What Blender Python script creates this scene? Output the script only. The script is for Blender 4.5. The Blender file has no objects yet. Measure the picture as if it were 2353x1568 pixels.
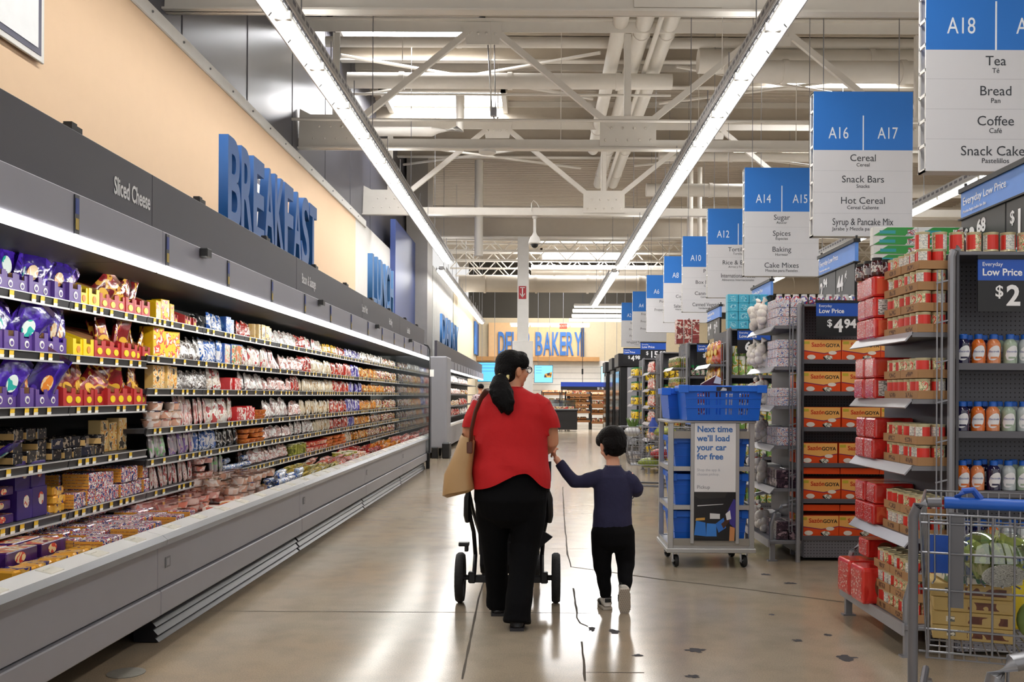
import bpy, bmesh, math, random
from mathutils import Vector, Matrix, Euler
random.seed(7)
SC = bpy.context.scene
COL = SC.collection
PI = math.pi
# ---------------------------------------------------------------- camera
F = 2150.0            # focal length in pixels of the 2353 px wide frame
EYE = 1.38            # eye height
VX, VY = 1237.0, 909.0  # the aisle's vanishing point
ROLL = 0.005
cd = bpy.data.cameras.new('camera')
cam = bpy.data.objects.new('camera', cd)
COL.objects.link(cam)
cam.location = (0, 0, EYE)
cam.rotation_euler = (PI / 2, 0, 0)
cam.rotation_mode = 'XYZ'
cam.matrix_world = Matrix.Translation((0, 0, EYE)) @ Matrix.Rotation(PI / 2, 4, 'X') @ Matrix.Rotation(ROLL, 4, 'Z')
cd.sensor_fit = 'HORIZONTAL'
cd.sensor_width = 36.0
cd.lens = 36.0 * F / 2353.0
cd.shift_x = -(VX - 1176.5) / 2353.0
cd.shift_y = (VY - 784.0) / 2353.0
cd.clip_start = 0.05
cd.clip_end = 200
SC.camera = cam
# ---------------------------------------------------------------- world, exposure, sampling
w = bpy.data.worlds.new('world')
SC.world = w
w.use_nodes = True
bg = w.node_tree.nodes['Background']
bg.inputs[0].default_value = (1.0, 0.98, 0.96, 1)
bg.inputs[1].default_value = 1.0
SC.view_settings.view_transform = 'Standard'
SC.view_settings.look = 'None'
SC.view_settings.gamma = 1.0
SC.view_settings.use_curve_mapping = False
SC.view_settings.exposure = -0.14
cy = SC.cycles
cy.max_bounces = 7
cy.diffuse_bounces = 4
cy.glossy_bounces = 3
cy.transmission_bounces = 4
cy.transparent_max_bounces = 10
cy.use_denoising = True
cy.use_adaptive_sampling = True
cy.adaptive_threshold = 0.03
cy.caustics_reflective = False
cy.caustics_refractive = False
cy.sample_clamp_indirect = 6.0
E_STRIP = 32.0        # ceiling strip lamps
E_CASE = 28.0         # lamps under the cooler canopy
E_SKY = 28.0          # skylight lenses


def V(px, py, d):
    """World point seen at pixel (px, py) at distance d down the aisle."""
    dx, dy = px - VX, py - VY
    return Vector(((dx + ROLL * dy) * d / F, d, EYE - (dy - ROLL * dx) * d / F))


# ---------------------------------------------------------------- materials
def lin(c):
    if isinstance(c, str):
        c = c.lstrip('#')
        c = [int(c[i:i + 2], 16) / 255 for i in (0, 2, 4)]
    return tuple((x / 12.92 if x <= 0.04045 else ((x + 0.055) / 1.055) ** 2.4) for x in c[:3]) + (1.0,)


MATS = {}


def base_mat(name):
    m = bpy.data.materials.new(name)
    m.use_nodes = True
    nt = m.node_tree
    return m, nt, nt.nodes['Principled BSDF']


def mat(col, rough=0.5, metal=0.0, spec=0.5, emit=0, coat=0, noise=0.06, bump=0.0, bscale=60, scale=8):
    """Procedural surface: a colour gently varied by noise, optional bump."""
    key = (col, rough, metal, spec, emit, coat, noise, bump, bscale, scale)
    if key in MATS:
        return MATS[key]
    m, nt, b = base_mat('surface')
    c = lin(col)
    b.inputs['Roughness'].default_value = rough
    b.inputs['Metallic'].default_value = metal
    b.inputs['Specular IOR Level'].default_value = spec
    b.inputs['Coat Weight'].default_value = coat
    b.inputs['Coat Roughness'].default_value = 0.12
    if emit:
        b.inputs['Base Color'].default_value = c
        b.inputs['Emission Color'].default_value = c
        b.inputs['Emission Strength'].default_value = emit
        b.inputs['Specular IOR Level'].default_value = 0.0
    else:
        tc = nt.nodes.new('ShaderNodeTexCoord')
        n = nt.nodes.new('ShaderNodeTexNoise')
        n.inputs['Scale'].default_value = scale
        n.inputs['Detail'].default_value = 3
        nt.links.new(tc.outputs['Object'], n.inputs['Vector'])
        mix = nt.nodes.new('ShaderNodeMix')
        mix.data_type = 'RGBA'
        mix.inputs[6].default_value = tuple(x * (1 - noise) for x in c[:3]) + (1,)
        mix.inputs[7].default_value = tuple(min(1, x * (1 + noise)) for x in c[:3]) + (1,)
        nt.links.new(n.outputs['Fac'], mix.inputs[0])
        nt.links.new(mix.outputs[2], b.inputs['Base Color'])
        if bump:
            n2 = nt.nodes.new('ShaderNodeTexNoise')
            n2.inputs['Scale'].default_value = bscale
            n2.inputs['Detail'].default_value = 4
            nt.links.new(tc.outputs['Object'], n2.inputs['Vector'])
            bp = nt.nodes.new('ShaderNodeBump')
            bp.inputs['Strength'].default_value = bump
            bp.inputs['Distance'].default_value = 0.01
            nt.links.new(n2.outputs['Fac'], bp.inputs['Height'])
            nt.links.new(bp.outputs['Normal'], b.inputs['Normal'])
    MATS[key] = m
    return m


def mprint(cols, scale=25, rough=0.3, coat=0.3, stretch=(1, 1, 1), bump=0.0, vary=True):
    """Printed packaging: cells of the given colours, shifted from pack to pack."""
    key = ('print', tuple(cols), scale, rough, coat, stretch, bump, vary)
    if key in MATS:
        return MATS[key]
    m, nt, b = base_mat('printed_packaging')
    tc = nt.nodes.new('ShaderNodeTexCoord')
    mp = nt.nodes.new('ShaderNodeMapping')
    mp.inputs['Scale'].default_value = stretch
    nt.links.new(tc.outputs['Object'], mp.inputs['Vector'])
    if vary:
        oi = nt.nodes.new('ShaderNodeObjectInfo')
        ml = nt.nodes.new('ShaderNodeMath')
        ml.operation = 'MULTIPLY'
        ml.inputs[1].default_value = 7.3
        nt.links.new(oi.outputs['Random'], ml.inputs[0])
        nt.links.new(ml.outputs[0], mp.inputs['Location'])
    n = nt.nodes.new('ShaderNodeTexNoise')
    n.inputs['Scale'].default_value = scale
    n.inputs['Detail'].default_value = 1.2
    nt.links.new(mp.outputs['Vector'], n.inputs['Vector'])
    cr = nt.nodes.new('ShaderNodeValToRGB')
    cr.color_ramp.interpolation = 'CONSTANT'
    el = cr.color_ramp.elements
    k = len(cols)
    while len(el) < k:
        el.new(0.5)
    for i, c in enumerate(cols):
        el[i].position = 0.0 if i == 0 else 0.36 + 0.30 * i / k
        el[i].color = lin(c)
    nt.links.new(n.outputs['Fac'], cr.inputs['Fac'])
    nt.links.new(cr.outputs['Color'], b.inputs['Base Color'])
    b.inputs['Roughness'].default_value = rough
    b.inputs['Coat Weight'].default_value = coat
    b.inputs['Coat Roughness'].default_value = 0.15
    if bump:
        n2 = nt.nodes.new('ShaderNodeTexNoise')
        n2.inputs['Scale'].default_value = 18
        nt.links.new(mp.outputs['Vector'], n2.inputs['Vector'])
        bp = nt.nodes.new('ShaderNodeBump')
        bp.inputs['Strength'].default_value = bump
        bp.inputs['Distance'].default_value = 0.02
        nt.links.new(n2.outputs['Fac'], bp.inputs['Height'])
        nt.links.new(bp.outputs['Normal'], b.inputs['Normal'])
    MATS[key] = m
    return m


def mglass(tint='#ffffff', clear=0.85, rough=0.05):
    """Thin clear sheet: mostly transparent with a glossy skin."""
    key = ('glass', tint, clear, rough)
    if key in MATS:
        return MATS[key]
    m = bpy.data.materials.new('clear_plastic')
    m.use_nodes = True
    nt = m.node_tree
    nt.nodes.clear()
    out = nt.nodes.new('ShaderNodeOutputMaterial')
    tr = nt.nodes.new('ShaderNodeBsdfTransparent')
    tr.inputs[0].default_value = lin(tint)
    gl = nt.nodes.new('ShaderNodeBsdfGlossy')
    gl.inputs['Color'].default_value = lin(tint)
    gl.inputs['Roughness'].default_value = rough
    mx = nt.nodes.new('ShaderNodeMixShader')
    mx.inputs[0].default_value = 1 - clear
    nt.links.new(tr.outputs[0], mx.inputs[1])
    nt.links.new(gl.outputs[0], mx.inputs[2])
    nt.links.new(mx.outputs[0], out.inputs[0])
    MATS[key] = m
    return m


# ---------------------------------------------------------------- mesh building
class MB:
    """Collects simple shapes; build() links them as one mesh object."""

    def __init__(s):
        s.v, s.f, s.m = [], [], []

    def add(s, vs, fs, mi=0):
        o = len(s.v)
        s.v += [tuple(p) for p in vs]
        s.f += [tuple(i + o for i in f) for f in fs]
        s.m += [mi] * len(fs)
        return s

    def box(s, x0, x1, y0, y1, z0, z1, mi=0):
        vs = [(x, y, z) for z in (z0, z1) for y in (y0, y1) for x in (x0, x1)]
        return s.add(vs, [(0, 2, 3, 1), (4, 5, 7, 6), (0, 1, 5, 4), (2, 6, 7, 3), (0, 4, 6, 2), (1, 3, 7, 5)], mi)

    def quad(s, a, b, c, d, mi=0):
        return s.add([a, b, c, d], [(0, 1, 2, 3)], mi)

    def poly(s, pts, axis, a0, a1, mi=0):
        """Extrude a 2D outline along axis 'x', 'y' or 'z' from a0 to a1."""
        def P(p, a):
            return {'x': (a, p[0], p[1]), 'y': (p[0], a, p[1]), 'z': (p[0], p[1], a)}[axis]
        n = len(pts)
        vs = [P(p, a0) for p in pts] + [P(p, a1) for p in pts]
        fs = [tuple(range(n))[::-1], tuple(range(n, 2 * n))]
        fs += [(i, (i + 1) % n, n + (i + 1) % n, n + i) for i in range(n)]
        return s.add(vs, fs, mi)

    def cyl(s, p0, p1, r, n=12, r2=None, mi=0):
        return s.loft([(p0, r, r), (p1, r2 if r2 is not None else r, r2 if r2 is not None else r)], n, mi)

    def loft(s, rings, n=16, mi=0, caps=True, ref=None):
        """rings: (centre, ra, rb); ra lies along the x-like side axis."""
        k = len(rings)
        C = [Vector(r[0]) for r in rings]
        vs = []
        for i in range(k):
            t = (C[min(i + 1, k - 1)] - C[max(i - 1, 0)])
            t = t.normalized() if t.length > 1e-9 else Vector((0, 0, 1))
            rv = Vector(ref) if ref else (Vector((1, 0, 0)) if abs(t.x) < 0.8 else Vector((0, 0, 1)))
            u = (rv - rv.dot(t) * t).normalized()
            vv = t.cross(u)
            for j in range(n):
                a = 2 * PI * j / n
                vs.append(C[i] + u * (rings[i][1] * math.cos(a)) + vv * (rings[i][2] * math.sin(a)))
        fs = []
        for i in range(k - 1):
            for j in range(n):
                j2 = (j + 1) % n
                fs.append((i * n + j, i * n + j2, (i + 1) * n + j2, (i + 1) * n + j))
        if caps:
            fs.append(tuple(range(n))[::-1])
            fs.append(tuple(range((k - 1) * n, k * n)))
        return s.add(vs, fs, mi)

    def tube(s, pts, r, n=8, mi=0, closed=False):
        pts = [Vector(p) for p in pts]
        return s.loft([(p, r, r) for p in pts], n, mi)

    def lathe(s, prof, c=(0, 0, 0), n=16, mi=0):
        """prof: (radius, z) pairs turned about the vertical through c."""
        k = len(prof)
        vs = []
        for r, z in prof:
            for j in range(n):
                a = 2 * PI * j / n
                vs.append((c[0] + r * math.cos(a), c[1] + r * math.sin(a), c[2] + z))
        fs = [(i * n + j, i * n + (j + 1) % n, (i + 1) * n + (j + 1) % n, (i + 1) * n + j) for i in range(k - 1) for j in range(n)]
        fs.append(tuple(range(n))[::-1])
        fs.append(tuple(range((k - 1) * n, k * n)))
        return s.add(vs, fs, mi)

    def ball(s, c, rx, ry=None, rz=None, n=14, k=9, mi=0):
        ry = ry or rx
        rz = rz or rx
        prof = [(math.sin(PI * i / k), -math.cos(PI * i / k)) for i in range(1, k)]
        vs, fs = [], []
        for r, z in prof:
            for j in range(n):
                a = 2 * PI * j / n
                vs.append((c[0] + rx * r * math.cos(a), c[1] + ry * r * math.sin(a), c[2] + rz * z))
        q = len(prof)
        fs = [(i * n + j, i * n + (j + 1) % n, (i + 1) * n + (j + 1) % n, (i + 1) * n + j) for i in range(q - 1) for j in range(n)]
        vs += [(c[0], c[1], c[2] - rz), (c[0], c[1], c[2] + rz)]
        fs += [((j + 1) % n, j, q * n) for j in range(n)]
        fs += [((q - 1) * n + j, (q - 1) * n + (j + 1) % n, q * n + 1) for j in range(n)]
        return s.add(vs, fs, mi)

    def xf(s, M):
        s.v = [tuple(M @ Vector(p)) for p in s.v]
        return s

    def mesh(s, name, mats, smooth=False, bevel=0.0, seg=1):
        me = bpy.data.meshes.new(name)
        me.from_pydata(s.v, [], s.f)
        for i, m in enumerate(mats if isinstance(mats, (list, tuple)) else [mats]):
            me.materials.append(m)
        me.polygons.foreach_set('material_index', s.m)
        bm = bmesh.new()
        bm.from_mesh(me)
        bmesh.ops.recalc_face_normals(bm, faces=bm.faces)
        if bevel:
            ed = [e for e in bm.edges if len(e.link_faces) == 2 and e.calc_face_angle(0) > 0.6]
            bmesh.ops.bevel(bm, geom=ed, offset=bevel, segments=seg, profile=0.5, affect='EDGES', clamp_overlap=True)
        bm.to_mesh(me)
        bm.free()
        if smooth:
            me.polygons.foreach_set('use_smooth', [True] * len(me.polygons))
            me.set_sharp_from_angle(angle=math.radians(42))
        return me

    def build(s, name, mats, parent=None, loc=(0, 0, 0), rot=(0, 0, 0), smooth=False, bevel=0.0, seg=1):
        return link(name, s.mesh(name, mats, smooth, bevel, seg), parent, loc, rot)


def link(name, data, parent=None, loc=(0, 0, 0), rot=(0, 0, 0)):
    o = bpy.data.objects.new(name, data)
    COL.objects.link(o)
    o.location = loc
    o.rotation_euler = rot
    if parent is not None:
        o.parent = parent
    return o


def tag(o, label=None, cat=None, group=None, kind=None):
    if label:
        o['label'] = label
    if cat:
        o['category'] = cat
    if group:
        o['group'] = group
    if kind:
        o['kind'] = kind
    return o


def thing(name, label, cat, loc=(0, 0, 0), rot=(0, 0, 0), group=None):
    o = bpy.data.objects.new(name, None)
    o.empty_display_size = 0.05
    COL.objects.link(o)
    o.location = loc
    o.rotation_euler = rot
    return tag(o, label, cat, group)


def struct(o, label):
    return tag(o, label, 'building part', None, 'structure')


TXT = {}


def txt_data(s, size, m, ext=0.0008, bold=0.0, align='CENTER', space=1.0, res=3):
    """A mesh of raised lettering lying in its xy plane."""
    key = (s, size, m.name, ext, bold, align, space)
    if key in TXT:
        return TXT[key]
    c = bpy.data.curves.new('lettering', 'FONT')
    c.body, c.size, c.align_x, c.align_y, c.extrude, c.offset, c.resolution_u = s, size, align, 'CENTER', ext, bold, res
    c.space_character = space
    o = bpy.data.objects.new('lettering', c)
    me = bpy.data.meshes.new_from_object(o)
    bpy.data.objects.remove(o)
    bpy.data.curves.remove(c)
    me.materials.clear()
    me.materials.append(m)
    TXT[key] = me
    return me


def text(s, size, m, parent, loc, rot=(PI / 2, 0, 0), name='lettering', align='CENTER', ext=0.0008, bold=0.0, sx=1.0, space=1.0):
    """Raised lettering; default orientation faces the camera side (-y)."""
    o = link(name, txt_data(s, size, m, ext, bold, align, space), parent, loc, rot)
    o.scale = (sx, 1, 1)
    return o


ONES = ['', 'first', 'second', 'third', 'fourth', 'fifth', 'sixth', 'seventh', 'eighth', 'ninth', 'tenth', 'eleventh', 'twelfth', 'thirteenth',
        'fourteenth', 'fifteenth', 'sixteenth', 'seventeenth', 'eighteenth', 'nineteenth']


def nth(i):
    if i < 20:
        return ONES[i]
    tens = {2: 'twenty', 3: 'thirty', 4: 'forty', 5: 'fifty', 6: 'sixty', 7: 'seventy', 8: 'eighty', 9: 'ninety'}[i // 10]
    return tens[:-1] + 'ieth' if i % 10 == 0 else tens + '-' + ONES[i % 10]


class Proto:
    """One kind of thing with its parts; put() copies it and its parts."""

    def __init__(s, name, cat, mesh):
        s.name, s.cat = name, cat
        s.root = bpy.data.objects.new(name, mesh)
        s.parts = []

    def part(s, name, data, loc=(0, 0, 0), rot=(0, 0, 0), scale=(1, 1, 1), label=None):
        p = bpy.data.objects.new(name, data)
        p.location, p.rotation_euler, p.scale = loc, rot, scale
        if label:
            p['label'] = label
        s.parts.append(p)
        return s

    def put(s, loc, rz=0.0, label=None, group=None, rot=None, scale=None):
        r = s.root.copy()
        r.name = s.name
        COL.objects.link(r)
        r.location = loc
        r.rotation_euler = rot if rot else (0, 0, rz)
        if scale:
            r.scale = scale
        for p in s.parts:
            c = p.copy()
            COL.objects.link(c)
            c.parent = r
        return tag(r, label, s.cat, group)


def jit(a):
    return random.uniform(-a, a)
# ================================================================ THE BUILDING
WHITE = mat('#e2e0db', 0.55)
PAINT = mat('#e3ded5', 0.5, noise=0.04)
DECK = mat('#bdb3a4', 0.6, noise=0.05)
STEEL = mat('#9a9b9f', 0.32, 0.9)
GREY = mat('#8f9097', 0.45, 0.0, noise=0.03)
DGREY = mat('#4a494f', 0.5, noise=0.04)
BLACK = mat('#0c0c0e', 0.5)
DARKIN = mat('#141416', 0.6)
BLUE = mat('#1c62ba', 0.45)
LAMP = mat('#fffdf9', emit=E_STRIP)


def floor_mat():
    m, nt, b = base_mat('polished_concrete')
    tc = nt.nodes.new('ShaderNodeTexCoord')
    def noise(scale, detail=4, stretch=None):
        n = nt.nodes.new('ShaderNodeTexNoise')
        n.inputs['Scale'].default_value = scale
        n.inputs['Detail'].default_value = detail
        nt.links.new(tc.outputs['Object'], n.inputs['Vector'])
        return n
    def mixc(fac, a, c):
        x = nt.nodes.new('ShaderNodeMix')
        x.data_type = 'RGBA'
        nt.links.new(fac, x.inputs[0])
        for s, val in ((6, a), (7, c)):
            if isinstance(val, str):
                x.inputs[s].default_value = lin(val)
            else:
                nt.links.new(val, x.inputs[s])
        return x.outputs[2]
    big = noise(0.55, 3)
    r1 = nt.nodes.new('ShaderNodeValToRGB')
    r1.color_ramp.elements[0].position = 0.35
    r1.color_ramp.elements[1].position = 0.68
    nt.links.new(big.outputs['Fac'], r1.inputs['Fac'])
    c1 = mixc(r1.outputs['Color'], '#a59c8d', '#a8937a')
    mid = noise(5.0, 5)
    rm = nt.nodes.new('ShaderNodeValToRGB')
    rm.color_ramp.elements[0].position = 0.42
    rm.color_ramp.elements[1].position = 0.72
    rm.color_ramp.elements[1].color = (0.45, 0.45, 0.45, 1)
    nt.links.new(mid.outputs['Fac'], rm.inputs['Fac'])
    c1 = mixc(rm.outputs['Color'], c1, '#8a8072')
    fine = noise(140, 3)
    r2 = nt.nodes.new('ShaderNodeValToRGB')
    r2.color_ramp.elements[0].position = 0.3
    r2.color_ramp.elements[1].position = 0.75
    r2.color_ramp.elements[0].color = (0.78, 0.78, 0.78, 1)
    r2.color_ramp.elements[1].color = (1.12, 1.1, 1.06, 1)
    nt.links.new(fine.outputs['Fac'], r2.inputs['Fac'])
    mul = nt.nodes.new('ShaderNodeMix')
    mul.data_type = 'RGBA'
    mul.blend_type = 'MULTIPLY'
    mul.inputs[0].default_value = 1
    nt.links.new(c1, mul.inputs[6])
    nt.links.new(r2.outputs['Color'], mul.inputs[7])
    nt.links.new(mul.outputs[2], b.inputs['Base Color'])
    rr = noise(0.9, 2)
    mr = nt.nodes.new('ShaderNodeMapRange')
    mr.inputs['From Min'].default_value = 0.3
    mr.inputs['From Max'].default_value = 0.7
    mr.inputs['To Min'].default_value = 0.15
    mr.inputs['To Max'].default_value = 0.20
    nt.links.new(rr.outputs['Fac'], mr.inputs['Value'])
    nt.links.new(mr.outputs['Result'], b.inputs['Roughness'])
    b.inputs['Specular IOR Level'].default_value = 0.5
    bp = nt.nodes.new('ShaderNodeBump')
    bp.inputs['Strength'].default_value = 0.004
    bp.inputs['Distance'].default_value = 0.004
    wv = noise(3.5, 2)
    nt.links.new(wv.outputs['Fac'], bp.inputs['Height'])
    nt.links.new(bp.outputs['Normal'], b.inputs['Normal'])
    return m


floor = MB().box(-8, 24, -4, 62, -0.1, 0.0).build('floor', floor_mat())
struct(floor, 'polished beige concrete floor of the store')
# saw cuts, cracks and worn patches lie in the floor
JOINT = mat('#5a544c', 0.8, spec=0.1)
PATCH = mat('#4a484a', 0.75, spec=0.1, noise=0.15, scale=30)


def gpx(px, py):
    d = F * EYE / (py - VY - ROLL * (px - VX))
    p = V(px, py, d)
    return Vector((p.x, p.y, 0.0))


def crack(pts, wd, name='floor_crack', wob=0.0):
    m = MB()
    P = [gpx(*p) if len(p) == 2 else Vector(p) for p in pts]
    Q = []
    for a, b in zip(P, P[1:]):
        k = max(1, int((b - a).length / 0.12))
        Q += [a + (b - a) * (i / k) for i in range(k)]
    Q.append(P[-1])
    Q = [q + Vector((jit(wob), jit(wob), 0)) for q in Q]
    vs = []
    for i, q in enumerate(Q):
        t = (Q[min(i + 1, len(Q) - 1)] - Q[max(i - 1, 0)]).normalized()
        nrm = Vector((-t.y, t.x, 0)) * wd * 0.5 * random.uniform(0.7, 1.3)
        vs += [q + nrm + Vector((0, 0, 0.0012)), q - nrm + Vector((0, 0, 0.0012))]
    m.add(vs, [(2 * i, 2 * i + 1, 2 * i + 3, 2 * i + 2) for i in range(len(Q) - 1)])
    return m.build(name, JOINT, floor)


crack([(1062, 1562), (1100, 1375), (1150, 1215), (1190, 1040)], 0.012, 'floor_joint')
crack([(1293, 1120), (1297, 1200), (1305, 1280), (1312, 1303)], 0.012, wob=0.004)
crack([(1312, 1303), (1420, 1318), (1520, 1332), (1700, 1353), (1950, 1386), (2080, 1396)], 0.016, wob=0.004)
crack([(1318, 1352), (1326, 1420), (1332, 1433), (1352, 1440)], 0.012, wob=0.004)
crack([(1336, 1475), (1345, 1566)], 0.012, wob=0.003)
for yy, xa, xb in ((1142, 600, 1100), (1258, 560, 1480), (1405, 470, 1360), (1546, 1345, 1480), (1180, 1300, 1430)):
    crack([(xa, yy), (xb, yy + 0.005 * (xb - xa))], 0.007, 'floor_joint')
for px, py, rx, ry, s in ((1598, 1495, 26, 5, 1), (1945, 1513, 24, 7, 2), (1592, 1555, 18, 4, 3), (1412, 1452, 16, 5, 4), (1832, 1473, 12, 3, 5),
                          (1902, 1460, 9, 3, 6), (1773, 1413, 9, 2, 7), (1760, 1321, 13, 2.4, 8), (1815, 1341, 16, 2.4, 9), (1466, 1507, 13, 3, 10),
                          (1360, 1446, 9, 5, 11), (1740, 1580, 14, 3, 12)):
    c = gpx(px, py)
    random.seed(s)
    ex, ey = (gpx(px + rx, py) - c).length, (gpx(px, py - ry) - gpx(px, py + ry)).length / 2
    pts = []
    for j in range(22):
        a = 2 * PI * j / 22
        q = random.uniform(0.6, 1.2)
        pts.append((c.x + ex * q * math.cos(a), c.y + ey * q * math.sin(a), 0.0009))
    MB().add(pts, [tuple(range(22))]).build('floor_patch', PATCH, floor)
random.seed(7)
MB().lathe([(0.09, 0.0), (0.09, 0.004), (0.07, 0.006)], tuple(gpx(290, 1548)), 20).build('floor_drain', mat('#78746c', 0.6, noise=0.2, scale=60), floor)

# ---- walls
PEACH = mat('#e9c8a4', 0.7, noise=0.02)
DWALL = mat('#4d4d57', 0.33, 0.25, noise=0.05, scale=1.2)
m = MB().box(-3.9, -3.6, -3, 27, 0, 8.0)
struct(m.build('wall_left', DWALL), 'dark grey metal wall panels high above the cooler')
for yj in (1.0, 3.1, 5.2, 7.3, 9.4, 11.5, 13.6, 15.7, 17.8, 19.9):
    struct(MB().box(-3.6, -3.594, yj, yj + 0.02, 4.8, 8.0).build('trim_1', DGREY), 'dark seam between the metal wall panels')
wp = MB().box(-3.6, -3.42, -3, 17.43, 0, 4.66).build('wall_peach', PEACH)
struct(wp, 'peach painted wall band behind the first cooler')
struct(MB().box(-3.6, -3.40, -3, 18.4, 4.66, 4.80).build('trim_2', WHITE, bevel=0.01), 'white metal trim along the top of the peach wall')
for i in range(24):
    MB().ball((-3.395, 1 + 0.72 * i, 4.73), 0.012, n=8, k=5).build('trim_screw', STEEL, None)
for o in [o for o in bpy.data.objects if o.name.startswith('trim_screw')]:
    o.parent = bpy.data.objects['trim_2']
struct(MB().box(-3.6, -3.42, 17.43, 27, 0, 4.72).build('wall_white', mat('#d6d3ce', 0.6)), 'white wall behind the end of the first cooler')
struct(MB().box(-3.55, -2.98, 25.0, 26.2, 0, 8.0).build('wall_pier', mat('#a9a5a0', 0.6)), 'grey pier standing out from the wall')
rib = [(-3.4, 26.2), (-2.96, 26.2)]
yy = 26.2
while yy < 32.3:
    rib += [(-2.96, yy + 0.1), (-2.99, yy + 0.13), (-2.99, yy + 0.22), (-2.96, yy + 0.25)]
    yy += 0.25
rib += [(-2.96, 32.3), (-3.4, 32.3)]
struct(MB().poly(rib, 'z', 0, 5.0).build('wall_ribbed', mat('#d4d2ce', 0.55)), 'white ribbed wall beyond the grey pier')
struct(MB().box(-3.4, -2.96, 32.3, 45.6, 0, 4.95).build('wall_beige', mat('#cdbfa2', 0.7)), 'beige wall leading to the deli corner')
struct(MB().box(-3.4, 14, 45.0, 45.4, 0, 5.1).build('wall_back', mat('#cbbd9f', 0.7)), 'beige back wall above the bakery')
struct(MB().box(-3.4, 14, 45.4, 45.6, 5.1, 8.0).build('wall_void_shade', mat('#3b372f', 0.8)), 'dark panel painted as the shaded roof void above the back wall')  # flat panel; the gloom of the roof void is put into its colour
TILE = mat('#dedad3', 0.3)
tl = MB()
tl.box(-2.96, 14, 44.93, 45.0, 0, 3.05)
struct(tl.build('wall_tile', TILE), 'white tiled lower back wall of the bakery')
for k in range(9):
    MB().box(-2.9, 14, 44.925, 44.931, 0.5 + k * 0.28, 0.51 + k * 0.28).build('tile_joint', DGREY, bpy.data.objects['wall_tile'])
struct(MB().box(14, 14.3, -3, 62, 0, 8.0).build('wall_right', mat('#bdb5a6', 0.7)), 'distant beige wall beyond the grocery aisles')
bp_ = MB().box(-0.4 - 2.0, -0.4 + 2.5, 44.88, 44.93, 3.15, 4.86).build('wall_panel', mat('#e9c08e', 0.6))
struct(bp_, 'orange panel behind the deli lettering')
struct(MB().box(-2.96, 2.9, 44.55, 44.93, 3.02, 3.22).build('trim_3', mat('#b98a55', 0.5)), 'wooden ledge under the deli lettering')

# ---- roof deck with ribs across the store
prof = []
yy = -3.0
while yy < 47:
    prof += [(yy, 7.90), (yy + 0.11, 7.90), (yy + 0.14, 7.83), (yy + 0.19, 7.83), (yy + 0.22, 7.90)]
    yy += 0.22
prof += [(47, 8.1), (-3, 8.1)]
roof = MB()
n = len(prof)
vs = [(-4.0, a, b) for a, b in prof] + [(14.5, a, b) for a, b in prof]
roof.add(vs, [(i, i + 1, n + i + 1, n + i) for i in range(n - 1)] + [(n - 1, 0, n, 2 * n - 1)])
roof_o = roof.build('ceiling', DECK)
struct(roof_o, 'beige ribbed metal roof deck')

# ---- skylights: framed wells with a bright lens
SKY = mat('#fdfdff', emit=E_SKY)
for i, (x, y, sx, sy, lab) in enumerate(((-2.2, 16.0, 2.5, 1.3, 'bright skylight above the second roof truss near the dark wall'),
                                         (-2.0, 19.9, 2.5, 1.5, 'bright skylight between the second and third roof trusses'),
                                         (5.7, 17.8, 2.4, 1.3, 'bright skylight high above the aisle sign for cereal'),
                                         (6.0, 23.4, 2.4, 1.3, 'farther skylight above the right-hand aisles'),
                                         (1.6, 36.2, 3.8, 4.6, 'large glowing skylight over the far bar joists'),
                                         (1.9, 42.0, 3.6, 2.0, 'farthest skylight just before the bakery'))):
    t = thing('skylight', lab, 'skylight', (x, y, 7.80), group=None)
    fr = MB()
    for a in (-1, 1):
        fr.box(a * sx / 2 - 0.05, a * sx / 2 + 0.05, -sy / 2 - 0.05, sy / 2 + 0.05, -0.22, 0.06)
        fr.box(-sx / 2 - 0.05, sx / 2 + 0.05, a * sy / 2 - 0.05, a * sy / 2 + 0.05, -0.22, 0.06)
    fr.build('frame', PAINT, t)
    MB().box(-sx / 2 + 0.05, sx / 2 - 0.05, -sy / 2 + 0.05, sy / 2 - 0.05, -0.06, -0.03).build('lens', SKY, t)

# ---- roof trusses
def bolts(m, x0, x1, y, z, step=0.5):
    x = x0
    while x < x1:
        m.ball((x, y, z), 0.022, n=8, k=5)
        x += step
    return m


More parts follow.
